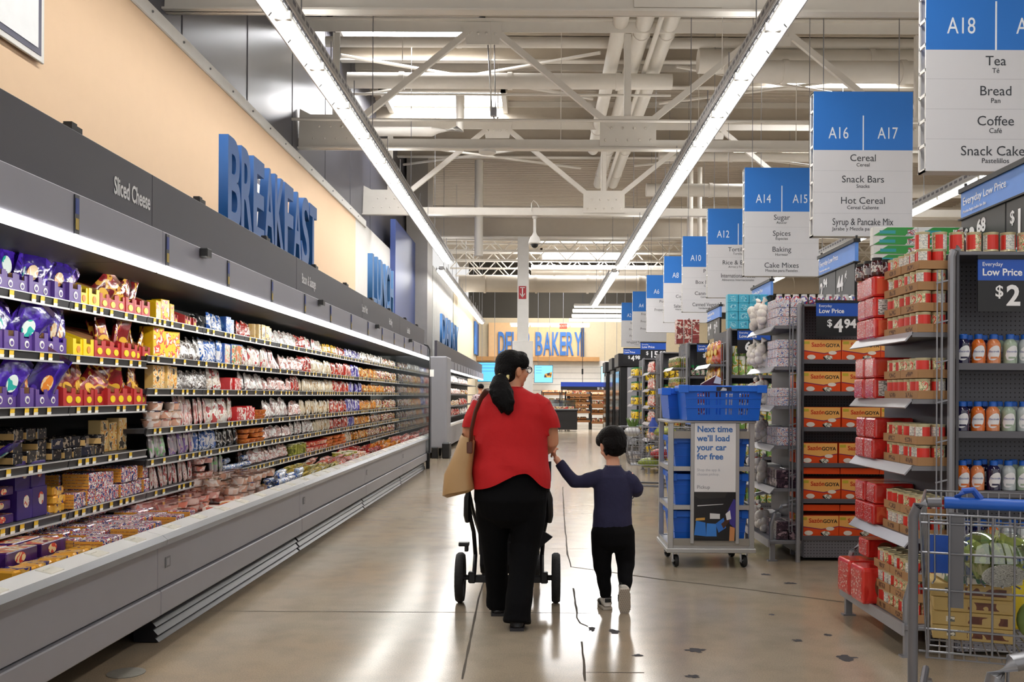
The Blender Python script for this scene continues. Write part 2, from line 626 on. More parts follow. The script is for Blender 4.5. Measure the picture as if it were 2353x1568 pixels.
def truss(y, lab, x0=-3.6):
    t = thing('roof_truss', lab, 'truss', (0, y, 0), group=None)
    zb, zt, xe = 5.14, 6.9, 14.0
    b = MB()
    b.box(x0, xe, -0.012, 0.0, zb - 0.09, zb + 0.07)
    b.box(x0, xe, -0.11, 0.012, zb - 0.10, zb - 0.08)
    b.box(x0, xe, 0.05, 0.062, zb - 0.09, zb + 0.07)
    b.build('bottom_chord', PAINT, t)
    MB().box(x0, xe, -0.012, 0.0, zt - 0.09, zt + 0.09).box(x0, xe, -0.1, 0.1, zt + 0.07, zt + 0.09).build('top_chord', PAINT, t)
    xb = [-3.04 + 4.36 * i for i in range(4)]
    for i, x in enumerate(xb):
        MB().box(x - 0.045, x + 0.045, 0.002, 0.014, zb + 0.1, zt - 0.1).box(x - 0.06, x - 0.048, -0.012, 0.07, zb + 0.1, zt - 0.1).build('vertical_post', PAINT, t)
        g = MB().box(x - 0.42, x + 0.42, -0.03, -0.014, zb - 0.03, zb + 0.42)
        bolts(g, x - 0.34, x + 0.4, -0.034, zb + 0.06, 0.17)
        bolts(g, x - 0.25, x + 0.3, -0.034, zb + 0.24, 0.17)
        g.build('gusset_plate', PAINT, t)
        for s in (-1, 1):
            a, c = Vector((x + s * 0.22, 0, zb + 0.25)), Vector((x + s * 2.0, 0, zt - 0.06))
            if c.x < x0:
                continue
            d = MB()
            dd = (c - a).normalized()
            nn = Vector((-dd.z, 0, dd.x)) * 0.045
            d.add([a + nn, a - nn, c - nn, c + nn], [(0, 1, 2, 3)])
            vs2 = [p + Vector((0, oy, 0)) for oy in (-0.035, 0.035) for p in (a + nn, a - nn, c - nn, c + nn)]
            d = MB().add(vs2, [(0, 1, 2, 3), (7, 6, 5, 4), (0, 4, 5, 1), (1, 5, 6, 2), (2, 6, 7, 3), (3, 7, 4, 0)])
            d.build('diagonal', PAINT, t)
        if i < 3:
            px = x + 2.18
            g = MB().poly([(px - 0.3, zt + 0.05), (px + 0.3, zt + 0.05), (px + 0.24, zt - 0.28), (px - 0.24, zt - 0.28)], 'y', -0.03, -0.014)
            bolts(g, px - 0.2, px + 0.25, -0.034, zt - 0.12, 0.13)
            g.build('gusset_plate', PAINT, t)
    MB().poly([(x0, zb - 0.1), (x0 + 0.95, zb - 0.1), (x0 + 0.75, zb + 0.12), (x0 + 0.02, zb + 0.5)], 'y', -0.045, -0.028).build('end_bracket', PAINT, t)
    return t


truss(9.0, 'nearest white steel roof truss crossing the top of the picture')
truss(14.0, 'second white steel roof truss ending in a bracket on the dark wall')
truss(19.1, 'third white steel roof truss with the security camera under it')
# far girder, posts and bar joists
gd = thing('roof_girder', 'deep flat beige girder beyond the third roof truss', 'girder', (0, 25, 0))
MB().box(-3.0, 14, -0.02, 0.02, 5.6, 6.12).build('web', DECK, gd)
MB().box(-3.0, 14, -0.13, 0.13, 5.58, 5.61).build('flange', PAINT, gd)
MB().box(-3.0, 14, -0.13, 0.13, 6.11, 6.14).build('flange', PAINT, gd)
cl = thing('support_column', 'white square steel column behind the woman with a red arrow sign', 'column', (-0.42, 25, 0))
MB().box(-0.15, 0.15, -0.15, 0.15, 0, 5.6).build('post', WHITE, cl, bevel=0.01)
MB().box(-0.27, 0.27, -0.27, 0.27, 0, 2.82).build('casing', WHITE, cl, bevel=0.01)
sg = MB().box(-0.115, 0.085, -0.158, -0.152, 3.94, 4.28).build('arrow_sign', mat('#a3202a', 0.4), cl)
MB().box(-0.03, 0.0, -0.161, -0.158, 4.0, 4.22).poly([(-0.085, 4.08), (-0.015, 3.97), (0.055, 4.08), (0.04, 4.09), (-0.015, 4.01), (-0.07, 4.09)], 'y', -0.161, -0.158).box(-0.08, 0.05, -0.161, -0.158, 4.23, 4.25).build('arrow', WHITE, sg)


def joist(y, z0=6.6, z1=7.2, x0=-3.4, x1=13.9, lab=''):
    t = thing('bar_joist', lab, 'joist', (0, y, 0))
    MB().box(x0, x1, -0.05, 0.05, z0, z0 + 0.06).build('bottom_chord', PAINT, t)
    MB().box(x0, x1, -0.05, 0.05, z1 - 0.06, z1).build('top_chord', PAINT, t)
    m = MB()
    x, up = x0, True
    while x < x1 - 0.5:
        m.cyl((x, 0, z0 + 0.03 if up else z1 - 0.03), (x + 0.55, 0, z1 - 0.03 if up else z0 + 0.03), 0.022, 6)
        x += 0.55
        up = not up
    m.build('lattice_bar', PAINT, t)


for i, y in enumerate((27.0, 29.2, 31.4, 33.6, 35.8, 38.0, 40.2, 42.6)):
    joist(y, 6.2, 6.85, lab=f'white open-web bar joist over the far store, {nth(i + 1)} beyond the deep girder')
for i, y in enumerate((10.6, 12.2, 15.4, 16.9, 18.3, 20.6, 22.2, 23.7)):
    t = thing('roof_purlin', f'beige roof beam across under the deck, {nth(i + 1)} from the front', 'beam', (0, y, 0))
    MB().box(-3.6, 14, -0.012, 0.012, 7.42, 7.72).build('web', DECK, t)
    MB().box(-3.6, 14, -0.08, 0.08, 7.40, 7.425).build('flange', PAINT, t)
    MB().box(-3.6, 14, -0.08, 0.08, 7.715, 7.83).build('cap', PAINT, t)
# thin cross braces
for i, (x0, y, x1, z) in enumerate(((-3.3, 16.5, 1.0, 7.0), (-3.3, 21.5, 1.0, 6.9), (2.3, 16.8, 7.3, 6.95), (2.3, 21.5, 7.3, 6.9), (1.3, 11.8, 5.6, 7.1))):
    t = thing('cross_brace', f'thin crossed bracing bars under the roof, {nth(i + 1)} pair', 'brace', (0, 0, 0))
    MB().cyl((x0, y - 1.0, z), (x1, y + 1.2, z), 0.03, 6).build('bar', PAINT, t)
    MB().cyl((x0, y + 1.2, z + 0.065), (x1, y - 1.0, z + 0.065), 0.03, 6).build('bar', PAINT, t)

# ---- pipes and ducts
def pipe(pts, r, lab, name='roof_pipe', cat='pipe', n=14, collars=0, mt=PAINT):
    t = thing(name, lab, cat, pts[0])
    o = Vector(pts[0])
    P = [Vector(p) - o for p in pts]
    MB().tube(P, r, n).build('tube', mt, t, smooth=True)
    a, b = P[0], P[-1]
    for i in range(collars):
        f = (i + 0.5) / collars
        c = a + (b - a) * f
        d = (b - a).normalized() * 0.04
        MB().cyl(c - d, c + d, r * 1.12, n).build('collar', mt, t, smooth=True)
    return t


pipe([(-3.5, 15.3, 7.15), (13.9, 15.3, 7.15)], 0.085, 'white round pipe crossing over the second truss, topmost', collars=4)
pipe([(-3.2, 15.6, 6.62), (2.2, 15.6, 6.62)], 0.13, 'thick white pipe crossing below the skylight', collars=3)
pipe([(-1.55, 18.2, 7.2), (-1.55, 18.2, 6.55), (-2.1, 18.2, 6.5), (-3.3, 18.2, 6.5)], 0.09, 'white drain pipe with an elbow hanging by the skylight')
pipe([(1.55, 13.2, 6.95), (1.55, 24.6, 6.95)], 0.13, 'left of the twin white pipes running down the store', collars=5)
pipe([(1.93, 13.2, 6.95), (1.93, 24.6, 6.95)], 0.13, 'right of the twin white pipes running down the store', collars=5)
pipe([(1.74, 13.2, 6.80), (1.74, 24.6, 6.80)], 0.04, 'thin conduit between the twin white pipes', collars=0)
pipe([(1.2, 11.9, 7.0), (1.2, 21.0, 6.9)], 0.12, 'single white round duct beside the twin pipes', collars=3)
pipe([(1.2, 11.9, 7.0), (1.2, 11.9, 7.6)], 0.12, 'short riser of the single white duct')
pipe([(3.3, 14.2, 6.75), (3.3, 24.6, 6.75)], 0.15, 'beige round duct above the second strip light', collars=4)
pipe([(2.6, 15.4, 6.9), (13.9, 15.4, 6.9)], 0.2, 'large white round duct over the grocery aisles, upper one', 'air_duct', 'duct', 18, 6)
pipe([(2.9, 14.6, 6.45), (13.9, 14.6, 6.45)], 0.17, 'large white round duct over the grocery aisles, lower one', 'air_duct', 'duct', 18, 6)
pipe([(-2.9, 34.0, 5.42), (13.9, 34.0, 5.42)], 0.30, 'big beige air duct crossing the far end of the store', 'air_duct', 'duct', 20, 9, DECK)
pipe([(-0.3, 36.0, 6.2), (0.1, 36.0, 6.2), (5.0, 36.0, 6.2)], 0.2, 'white duct with an elbow under the big skylight', 'air_duct', 'duct', 16, 3)
pipe([(-1.55, 24.0, 7.4), (-1.55, 24.0, 4.95)], 0.11, 'white vertical pipe dropping before the column')
pipe([(-3.55, 13.4, 5.32), (6, 13.4, 5.32)], 0.022, 'thin white sprinkler pipe along the second truss', 'sprinkler_pipe')
pipe([(-3.0, 15.0, 6.2), (2.1, 15.0, 6.2)], 0.02, 'thin white sprinkler pipe above the second truss', 'sprinkler_pipe')
pipe([(3.9, 24.2, 4.6), (3.9, 24.2, 7.3)], 0.08, 'left of two upright white pipes behind the aisle signs')
pipe([(4.15, 24.2, 4.6), (4.15, 24.2, 7.3)], 0.06, 'right of two upright white pipes behind the aisle signs')
pipe([(2.6, 20.4, 6.6), (12, 20.4, 6.6)], 0.1, 'white pipe crossing above the baking aisle sign', collars=3)
pipe([(2.6, 22.8, 6.4), (12, 22.8, 6.4)], 0.16, 'white duct crossing behind the baking aisle sign', 'air_duct', 'duct', 16, 3)
for i, (px, y0, py0, py1, r) in enumerate(((925, 15.0, 85, 140, 0.008), (1128, 13.0, 50, 255, 0.007), (1290, 14.5, 70, 350, 0.005), (1145, 18, 130, 250, 0.01), (1660, 12.0, 40, 160, 0.006), (1830, 14.6, 180, 330, 0.006), (1606, 17, 150, 330, 0.005))):
    a, b = V(px, py0, y0), V(px + 3, py1, y0)
    o = MB().cyl(a, (a.x, a.y, b.z), r, 6).build('hanging_rod', PAINT)
    tag(o, f'thin steel rod hanging from the roof, {nth(i + 1)} from the wall side', 'rod', 'hanger rods under the roof')
    o['label'] = 'thin steel rod hanging down under the roof'

# ---- the two ceiling strip lights and the row beyond
def strip(x, y0, y1, z, side, lab, n):
    t = thing('strip_light', lab, 'ceiling light', (x, y0, z))
    L = y1 - y0
    step = L / n
    h = MB()
    h.poly([(-0.05, 0.02), (-0.05, 0.13), (0.05, 0.13), (0.05, 0.02)], 'y', 0, L)
    h.build('housing', mat('#c9c7c3', 0.4), t)
    MB().box(-0.035, 0.035, 0.05, L - 0.05, 0.13, 0.15).build('added_uplight', mat('#fffdf9', emit=E_STRIP * 0.38), t)  # unseen glowing strip, added on top to brighten the roof
    # slotted reflector wings
    for s in (-1, 1):
        m = MB()
        for k in range(n * 2):
            a, b = k * step / 2, (k + 1) * step / 2
            x0_, x1_ = s * 0.055, s * 0.125
            m.add([(x0_, a + 0.01, 0.09), (x1_, a + 0.01, 0.01), (x1_, b - 0.02, 0.01), (x0_, b - 0.02, 0.09)], [(0, 1, 2, 3)])
            m.add([(x0_, a + 0.01, 0.10), (x0_, b - 0.02, 0.10), (x0_, b - 0.02, 0.125), (x0_, a + 0.01, 0.125)], [(0, 1, 2, 3)])
        m.box(s * 0.125 - 0.006, s * 0.125 + 0.006, 0, L, -0.005, 0.012)
        m.build('reflector_wing', mat('#a8a6a2', 0.35, 0.4), t)
        k = 0
        sl = MB()
        while k * 0.15 < L:
            sl.box(s * 0.06 - 0.004, s * 0.06 + 0.004, k * 0.15, k * 0.15 + 0.11, 0.045, 0.085)
            k += 1
        sl.build('slot', DGREY, t)
        pl = MB().box(s * 0.13 - 0.003, s * 0.13 + 0.003, 0, L, 0.014, 0.11)
        q_ = 0
        while q_ * 0.15 < L - 0.12:
            pl.box(s * 0.13 - 0.0045, s * 0.13 + 0.0045, q_ * 0.15 + 0.02, q_ * 0.15 + 0.11, 0.05, 0.085, 1)
            q_ += 1
        pl.build('slotted_side', [mat('#989694', 0.45), DGREY], t)
    for k in range(n):
        MB().loft([((0, k * step + 0.03, 0.0), 0.062, 0.03), ((0, (k + 1) * step - 0.03, 0.0), 0.062, 0.03)], 8).build('lamp_tube', LAMP, t)
        c = MB().box(-0.07, 0.07, (k + 1) * step - 0.03, (k + 1) * step + 0.03, -0.02, 0.05)
        c.build('lamp_holder', WHITE, t)
        MB().cyl((0, (k + 0.5) * step, 0.13), (0, (k + 0.5) * step, 8.0 - z - 0.1 if k % 3 == 0 else 0.5), 0.006, 6).build('hanger', STEEL, t)
    return t


strip(-2.2, 0.6, 22.8, 4.6, 1, 'long white strip light over the cooler aisle, running beside the dark wall', 18)
strip(2.04, 0.6, 23.4, 4.6, -1, 'long white strip light over the grocery side of the aisle', 18)
strip(-2.54, 24.3, 42.0, 4.6, 1, 'far strip light continuing beyond the cooler aisle strip', 14)
strip(1.95, 22.6 + 1.6, 33.5, 4.55, -1, 'far strip light continuing beyond the grocery side strip', 8)
strip(5.9, 6.0, 24.0, 4.3, -1, 'strip light glimpsed between the aisle signs and the shelves', 14)
strip(10.0, 2.0, 30.0, 4.6, -1, 'strip light farthest over in the grocery aisles', 14)
for i, (yf, xa, xb) in enumerate(((34.0, 1.28, 5.0), (36.0, 1.3, 5.0), (38.3, 1.35, 5.0), (40.4, 1.3, 3.6))):
    t = thing('linear_light', f'flat white light bar over the deli, {nth(i + 1)} row', 'ceiling light', (0, yf, 4.62))
    MB().box(xa, xb, -0.2, 0.2, 0.0, 0.08).build('housing', WHITE, t)
    MB().box(xa + 0.02, xb - 0.02, -0.18, 0.18, -0.03, 0.0).build('lens', mat('#fffdf0', emit=6.0), t)
t = thing('linear_light', 'slim row of light tubes in front of the deli letters', 'ceiling light', (0, 42.2, 4.55))
MB().box(-1.3, 2.3, -0.06, 0.06, 0.0, 0.1).build('housing', WHITE, t)
for k in range(4):
    MB().cyl((-1.25 + k * 0.9, 0, -0.03), (-0.42 + k * 0.9, 0, -0.03), 0.05, 8).build('lamp_tube', mat('#fffdf0', emit=8.0), t)
t = thing('exit_sign', 'small red exit sign hanging before the deli letters', 'exit sign', (1.1, 41.9, 4.5))
MB().box(-0.17, 0.17, -0.03, 0.03, -0.13, 0.1).build('panel', mat('#d2492f', 0.4), t, bevel=0.01)
MB().cyl((0, 0, 0.1), (0, 0, 2.3), 0.01, 6).build('hanger', STEEL, t)
text('EXIT', 0.15, mat('#ffd8c8', 0.5), t, (0, -0.032, -0.015))
# security camera and smoke detector
sc_ = thing('security_camera', 'white dome security camera hanging under the third truss', 'camera', (-0.09, 19.05, 5.03))
MB().lathe([(0.06, 0.0), (0.05, -0.04), (0.03, -0.06), (0.03, -0.33), (0.05, -0.38), (0.1, -0.44), (0.13, -0.55), (0.115, -0.57)][::-1], n=16).build('housing', WHITE, sc_, smooth=True)
MB().ball((0, 0, -0.575), 0.075, n=14, k=8).build('dome', BLACK, sc_, smooth=True)
MB().tube([(-0.07, 0, 0.1), (-0.07, 0, 0.26), (-0.03, 0, 0.32), (0.04, 0, 0.26), (0.1, 0, 0.16)], 0.009, 6).build('cable', WHITE, sc_)
sd = MB().lathe([(0.13, -0.13), (0.13, -0.09), (0.1, -0.08)], (-0.78, 14.0, 5.13), 16).build('smoke_detector', WHITE, smooth=True)
tag(sd, 'round white smoke detector under the second truss', 'smoke detector')
hk = thing('pulley_hook', 'small grey pulley on wires above the second truss', 'pulley', tuple(V(1134, 262, 15.0)))
MB().box(-0.05, 0.05, -0.04, 0.04, -0.04, 0.1).build('block', GREY, hk, bevel=0.01)
MB().tube([(0, 0, -0.04), (0.02, 0, -0.1), (0.06, 0, -0.1), (0.07, 0, -0.05)], 0.012, 6).build('hook', STEEL, hk)
MB().cyl((-0.03, 0, 0.1), (-0.12, 0, 1.5), 0.012, 6).cyl((0.03, 0, 0.1), (0.0, 0, 1.5), 0.008, 6).build('wire', STEEL, hk)

# ---- signs on the cooler wall
LETTER = mat('#2a66b0', 0.45, noise=0.03)
LETTER2 = mat('#4a86c8', 0.45, noise=0.03)


def wall_letters(word, x, y0, y1, z0, z1, lab, mt=LETTER, thick=0.035, bold=0.02):
    """A row of thick cut-out letters standing along the aisle, facing +x; each is a thing."""
    n = len(word)
    pitch = (y1 - y0) / n
    for i, ch in enumerate(word):
        if ch == ' ':
            continue
        me = txt_data(ch, (z1 - z0) / 0.70, mt, thick, bold, 'LEFT', 1.0, 5)
        xs = [v.co.x for v in me.vertices]
        ys = [v.co.y for v in me.vertices]
        wd, zo = max(xs) - min(xs), min(ys)
        sc = pitch * (0.97 if ch != 'I' else 0.4) / wd
        o = link('sign_letter', me)
        o.matrix_world = Matrix.Translation((x, y0 + i * pitch, z0)) @ Matrix.Rotation(PI / 2, 4, 'Z') @ Matrix.Rotation(PI / 2, 4, 'X') @ Matrix.Diagonal((sc, 1, 1, 1)) @ Matrix.Translation((-min(xs), -zo, 0))
        tag(o, f'thick blue letter {ch} standing {nth(i + 1)} in {lab}', 'letter', 'letters of ' + lab)


wall_letters('BREAKFAST', -2.29, 6.78, 9.5, 2.6, 3.24, 'the breakfast sign on the cooler header')
wall_letters('LUNCH', -2.32, 12.85, 14.75, 2.6, 3.3, 'the lunch sign on the cooler header', LETTER2)
struct(MB().box(-3.42, -3.3, 21.5, 24.95, 2.4, 5.42).build('wall_banner', mat('#3f4f86', 0.4)), 'tall dark blue panel on the wall')
# white posters on the peach wall
t = thing('wall_poster', 'white framed poster cut by the edge of the picture, text der.', 'poster', (-3.40, 5.35, 0))
MB().box(0, 0.02, -2.6, 1.03, 3.62, 4.62).build('frame', WHITE, t, bevel=0.004)
MB().box(0.02, 0.024, -2.56, 0.985, 3.66, 4.58).build('border', mat('#3a3a55', 0.5), t)
MB().box(0.024, 0.028, -2.5, 0.94, 3.70, 4.54).build('sheet', mat('#eef0f2', 0.5), t)
text('der.', 0.3, mat('#55555f', 0.5), t, (0.03, 0.35, 3.98), (PI / 2, 0, PI / 2), align='RIGHT')
t = thing('wall_poster', 'white poster half hidden behind the letter A of the breakfast sign', 'poster', (-3.40, 11.2, 0))
MB().box(0, 0.02, -0.9, 0.9, 2.75, 4.0).build('frame', WHITE, t, bevel=0.004)
MB().box(0.02, 0.024, -0.86, 0.86, 2.79, 3.96).build('border', mat('#3a3a55', 0.5), t)
MB().box(0.024, 0.028, -0.8, 0.8, 2.85, 3.90).build('sheet', mat('#eef0f2', 0.5), t)

# ---- hanging aisle signs
SIGNW = mat('#d4d4d8', 0.5, noise=0.01)
SIGNB = mat('#2474cc', 0.5, noise=0.02)
INK = mat('#34383f', 0.6)
CREAM = mat('#e8eef6', 0.6)
AISLES = [
    (6.63, 2.735, 'A18', 'A19', (('Tea', 'Té'), ('Bread', 'Pan'), ('Coffee', 'Café'), ('Snack Cakes', 'Pastelillos'))),
    (9.34, 2.735, 'A16', 'A17', (('Cereal', 'Cereal'), ('Snack Bars', 'Snacks'), ('Hot Cereal', 'Cereal Caliente'), ('Syrup & Pancake Mix', 'Jarabe y Mezcla para Pancakes'))),
    (12.46, 2.735, 'A14', 'A15', (('Sugar', 'Azúcar'), ('Spices', 'Especias'), ('Baking', 'Hornear'), ('Cake Mixes', 'Mezclas para Pasteles'))),
    (15.2, 2.74, 'A12', 'A13', (('Tortillas', 'Tortillas'), ('Rice & Beans', 'Arroz y Frijoles'), ('International Foods', 'Alimentos Internacionales'))),
    (17.84, 2.74, 'A10', 'A11', (('Pasta', 'Pasta'), ('Box Dinners', 'Comidas'), ('Canned Meat', 'Carne Enlatada'), ('Canned Vegetables', 'Verduras Enlatadas'))),
    (20.4, 2.73, 'A8', 'A9', (('Gravy', 'Salsa'), ('Condiments', 'Condimentos'), ('Salad Dressings', 'Aderezos para Ensaladas'))),
    (23.6, 2.72, 'A6', 'A7', (('Potatoes', 'Papas'), ('Frozen Vegetables', 'Verduras'))),
    (27.3, 2.74, 'A4', 'A5', (('Frozen Pizza', 'Pizza'), ('Frozen Meals', 'Comidas'), ('Frozen Bread', 'Pan'))),
    (30.6, 2.71, 'A2', 'A3', (('Ice Cream', 'Helado'), ('Frozen Fruit', 'Fruta'), ('Frozen Pies', 'Pasteles'), ('Whipped Topping', 'Crema'))),
]
for (d, x, na, nb, lines) in AISLES:
    W, H, TH = 0.99, 1.445, 0.13
    t = thing('aisle_sign', f'hanging blue and white aisle sign numbered {na} and listing {lines[0][0].lower()}', 'aisle sign', (x + W / 2, d, 4.43))
    MB().box(-W / 2, W / 2, 0, 0.006, -H, -0.585).box(-W / 2, W / 2, TH - 0.006, TH, -H, 0).build('white_panel', SIGNW, t)
    MB().box(-W / 2, W / 2, 0, 0.006, -0.585, 0).build('blue_panel', SIGNB, t)
    fr = MB()
    for sx_ in (-1, 1):
        a = sx_ * W / 2 - (0.012 if sx_ > 0 else 0)
        fr.box(a, a + 0.012, 0.004, 0.018, -H, 0).box(a, a + 0.012, TH - 0.018, TH - 0.004, -H, 0)
        for k in range(9):
            zz = -H + k * (H - 0.02) / 8
            fr.box(a, a + 0.012, 0.006, TH - 0.006, zz, zz + 0.022)
    fr.box(-W / 2, W / 2, 0.006, TH - 0.006, -0.015, 0).box(-W / 2, W / 2, 0.006, TH - 0.006, -H, -H + 0.012)
    fr.build('side_frame', WHITE, t)
    MB().box(-0.006, 0.006, -0.002, 0, -0.585, -0.24).build('divider', CREAM, t)
    text(na, 0.165, CREAM, t, (-0.245, -0.001, -0.42), name='aisle_number', sx=0.74)
    text(nb, 0.165, CREAM, t, (0.245, -0.001, -0.42), name='aisle_number', sx=0.74)
    for k, (a, b) in enumerate(lines):
        zz = -0.665 - 0.213 * k
        sx_ = min(1.0, 0.86 / (0.062 * max(len(a), 1)))
        text(a, 0.098, INK, t, (0, -0.001, zz), sx=sx_)
        text(b, 0.05, INK, t, (0, -0.001, zz - 0.068), name='small_lettering')
        if k:
            MB().box(-W / 2, W / 2, -0.0006, 0, zz + 0.085, zz + 0.088).build('seam', mat('#bcbcc2', 0.5), t)
    for sx_ in (-0.38, 0.38):
        MB().cyl((sx_, TH / 2, 0), (sx_, TH / 2, 3.3), 0.005, 6).build('hanger_wire', STEEL, t)
# ================================================================ REFRIGERATED COOLERS ALONG THE LEFT WALL
PANEL = mat('#8f8f97', 0.4, 0.15, noise=0.03)
FASCIA = mat('#8a8a96', 0.45, noise=0.02)
HEADER = mat('#3a3842', 0.5, noise=0.03)
RAIL = mat('#c9cacc', 0.35, 0.3)
RAILD = mat('#26262a', 0.4)
BUMP = mat('#f6f6f6', 0.25, noise=0.01)
CASELAMP = mat('#fffdf6', emit=E_CASE)
TAGY, TAGW = mat('#f1c93a', 0.5), mat('#f3f3ef', 0.5)
GLASS = mglass('#d8dcdc', 0.5, 0.04)
XF, XS, XB = -2.07, -2.60, -3.12      # cooler front, shelf edge, back
CASE0, CASEL = 2.08, 3.07
SH_A = [1.882, 1.588, 1.302, 1.006, 0.722]
SH_B = [1.884, 1.627, 1.409, 1.143, 0.935, 0.722]
tag_mesh = MB().add([(0, -0.02, -0.02), (0, 0.02, -0.02), (0.003, 0.02, 0.018), (0.003, -0.02, 0.018)], [(0, 1, 2, 3)]).add([(0.001, -0.02, -0.025), (0.001, 0.02, -0.025), (0.003, 0.02, -0.008), (0.003, -0.02, -0.008)], [(0, 1, 2, 3)], 1).mesh('price_tag', [TAGY, TAGW])
WORDN = ['first', 'second', 'third', 'fourth', 'fifth', 'last']
for i in range(5):
    y0, y1 = CASE0 + CASEL * i, CASE0 + CASEL * (i + 1)
    t = thing('cooler_case', f'grey open refrigerated case, {WORDN[i]} of the five joined in the long row' if i < 4 else 'grey open refrigerated case ending in the glass panel, last of the long row', 'cooler', (0, y0, 0), group=None)
    L = CASEL - 0.004
    b = MB()
    b.box(-3.2, XB, 0, L, 0.0, 2.3)                       # back
    b.box(-3.2, XF - 0.1, 0, L, 0.1, 0.45)                # tank
    b.box(-3.2, XF - 0.06, 0, L, 2.1, 2.27)               # top
    b.build('case_body', DARKIN, t)
    MB().box(XF - 0.12, XF - 0.02, 0, L, 0.30, 0.55).build('front_panel', PANEL, t, bevel=0.004)
    MB().box(XF - 0.12, XF + 0.0, 0, L, 0.155, 0.292).build('lower_panel', PANEL, t, bevel=0.006)
    MB().poly([(XF - 0.02, 0.535), (XF + 0.03, 0.545), (XF + 0.035, 0.575), (XF + 0.005, 0.60), (XF - 0.02, 0.60)], 'y', 0, L).build('bumper_rail', mat('#77787e', 0.3, 0.6), t)
    m = MB().poly([(XF + 0.005, 0.60), (XF - 0.02, 0.545), (XF - 0.095, 0.575), (XF - 0.09, 0.622)], 'y', 0, L)
    m.build('bumper_top', BUMP, t)
    for k in range(7):
        MB().box(-0.002, 0.002, 0, 0.05, 0, 0.002).poly([(-0.035, 0.0), (0.035, -0.016), (0.035, -0.012), (-0.035, 0.004)], 'y', 0, 0.11).build('label_strip', mat('#f0ede2', 0.3, noise=0.01), t, loc=(XF - 0.043, 0.2 + k * 0.43, 0.6195))
    if i > 0:
        kp = MB()
        pr = [(XF - 0.16, 0.005), (XF - 0.02, 0.005), (XF - 0.045, 0.03), (XF - 0.025, 0.042), (XF - 0.055, 0.075), (XF - 0.035, 0.088), (XF - 0.065, 0.122), (XF - 0.045, 0.134), (XF - 0.06, 0.152), (XF - 0.16, 0.152)]
        kp.poly(pr, 'y', 0.02, L - 0.02)
        kp.build('kick_plate', mat('#1e1e23', 0.35, 0.3), t)
    else:
        MB().box(XF - 0.5, XF - 0.36, 0, L, 0.0, 0.15).build('kick_recess', mat('#3a3a3e', 0.6), t)
    MB().box(XF - 0.06, XF + 0.0, 0, L, 2.085, 2.275).build('canopy_panel', FASCIA, t, bevel=0.004)
    MB().box(XF - 0.035, XF + 0.004, 0.012, L - 0.012, 2.045, 2.085).build('canopy_lamp', CASELAMP, t)
    hd = MB().box(XF - 0.14, XF - 0.06, 0, L, 2.275, 2.585).build('header_panel', HEADER, t, bevel=0.003)
    for k in range(3):
        yk = 4.18 + 1.022 * k - 1.022 * 0 - CASE0 - 0.0 + 0
        yk = (4.18 - CASE0 + 1.0233 * k) % CASEL
        s_ = MB().box(XF, XF + 0.006, yk - 0.02, yk + 0.02, 2.09, 2.265)
        so = s_.build('price_strip', mat('#20222c', 0.4), t)
        MB().box(XF + 0.006, XF + 0.008, yk - 0.015, yk + 0.015, 2.18, 2.25).build('strip_label', mat('#213a8c', 0.5), so)
        MB().box(XF + 0.006, XF + 0.008, yk - 0.013, yk + 0.013, 2.11, 2.16).build('strip_label', mat('#b49a3a', 0.5), so)
    MB().box(XF, XF + 0.05, 0.55, 0.63, 2.215, 2.27).build('shelf_sensor', BLACK, t, bevel=0.005)
    for k in range(2):
        MB().box(-0.03, 0.03, -0.05, 0.05, 0, 0.03).box(-0.02, 0.02, -0.03, 0.02, 0.03, 0.045).build('header_clip', BLACK, t, loc=(XF - 0.1, 0.8 + k * 1.45, 2.585))
    MB().box(XF - 0.019, XF - 0.0165, 0.10, 0.17, 0.40, 0.46).build('outlet_plate', mat('#6c6c70', 0.5), t)
    MB().box(XF - 0.0165, XF - 0.0155, 0.115, 0.155, 0.41, 0.45).build('outlet_face', PANEL, t)
    # shelves in three one-metre sections
    for k in range(3):
        ya = y0 + 1.0233 * k
        plan = SH_A if ya + 0.5 < 6.3 else SH_B
        for z in plan:
            sh = MB()
            sh.box(XB, XS, 0.005, 1.018, z - 0.03, z)
            sh.build_loc = (0, ya - y0, 0)
            so = sh.build('shelf', mat('#37373b', 0.5), t, loc=(0, ya - y0, 0))
            MB().poly([(XS, z - 0.04), (XS + 0.012, z - 0.04), (XS + 0.018, z + 0.004), (XS + 0.008, z + 0.007)], 'y', 0.005, 1.018).build('price_rail', RAILD, so)
            MB().box(XS + 0.011, XS + 0.022, 0.005, 1.018, z - 0.046, z - 0.036).build('rail_edge', RAIL, so)
            MB().box(XS + 0.012, XS + 0.024, 0.005, 1.018, z + 0.001, z + 0.006).build('rail_edge', RAIL, so)
            near = ya < 8
            random.seed(int(z * 1000) + int(ya * 77))
            yy = 0.06 + random.uniform(0, 0.1)
            while yy < 0.98:
                o = link('price_tag', tag_mesh, so, (XS + 0.018, yy, z - 0.014))
                yy += random.choice((0.085, 0.13, 0.2, 0.28)) if near else random.choice((0.12, 0.18, 0.26))
random.seed(11)
for s_, y, sz in (('Sliced Cheese', 4.9, 0.125), ('Bacon & Sausage', 8.66, 0.125), ('Lunch Meat', 11.45, 0.125), ('Hot Dog', 13.45, 0.125), ('Lunch Kits', 15.3, 0.125)):
    i = int((y - CASE0) / CASEL)
    par = [o for o in bpy.data.objects if o.name.startswith('cooler_case')][i]
    text(s_, sz, mat('#e6e6ea', 0.5), par, (XF - 0.058, y - CASE0 - CASEL * i, 2.42), (PI / 2, 0, PI / 2), sx=0.62, bold=0.002)
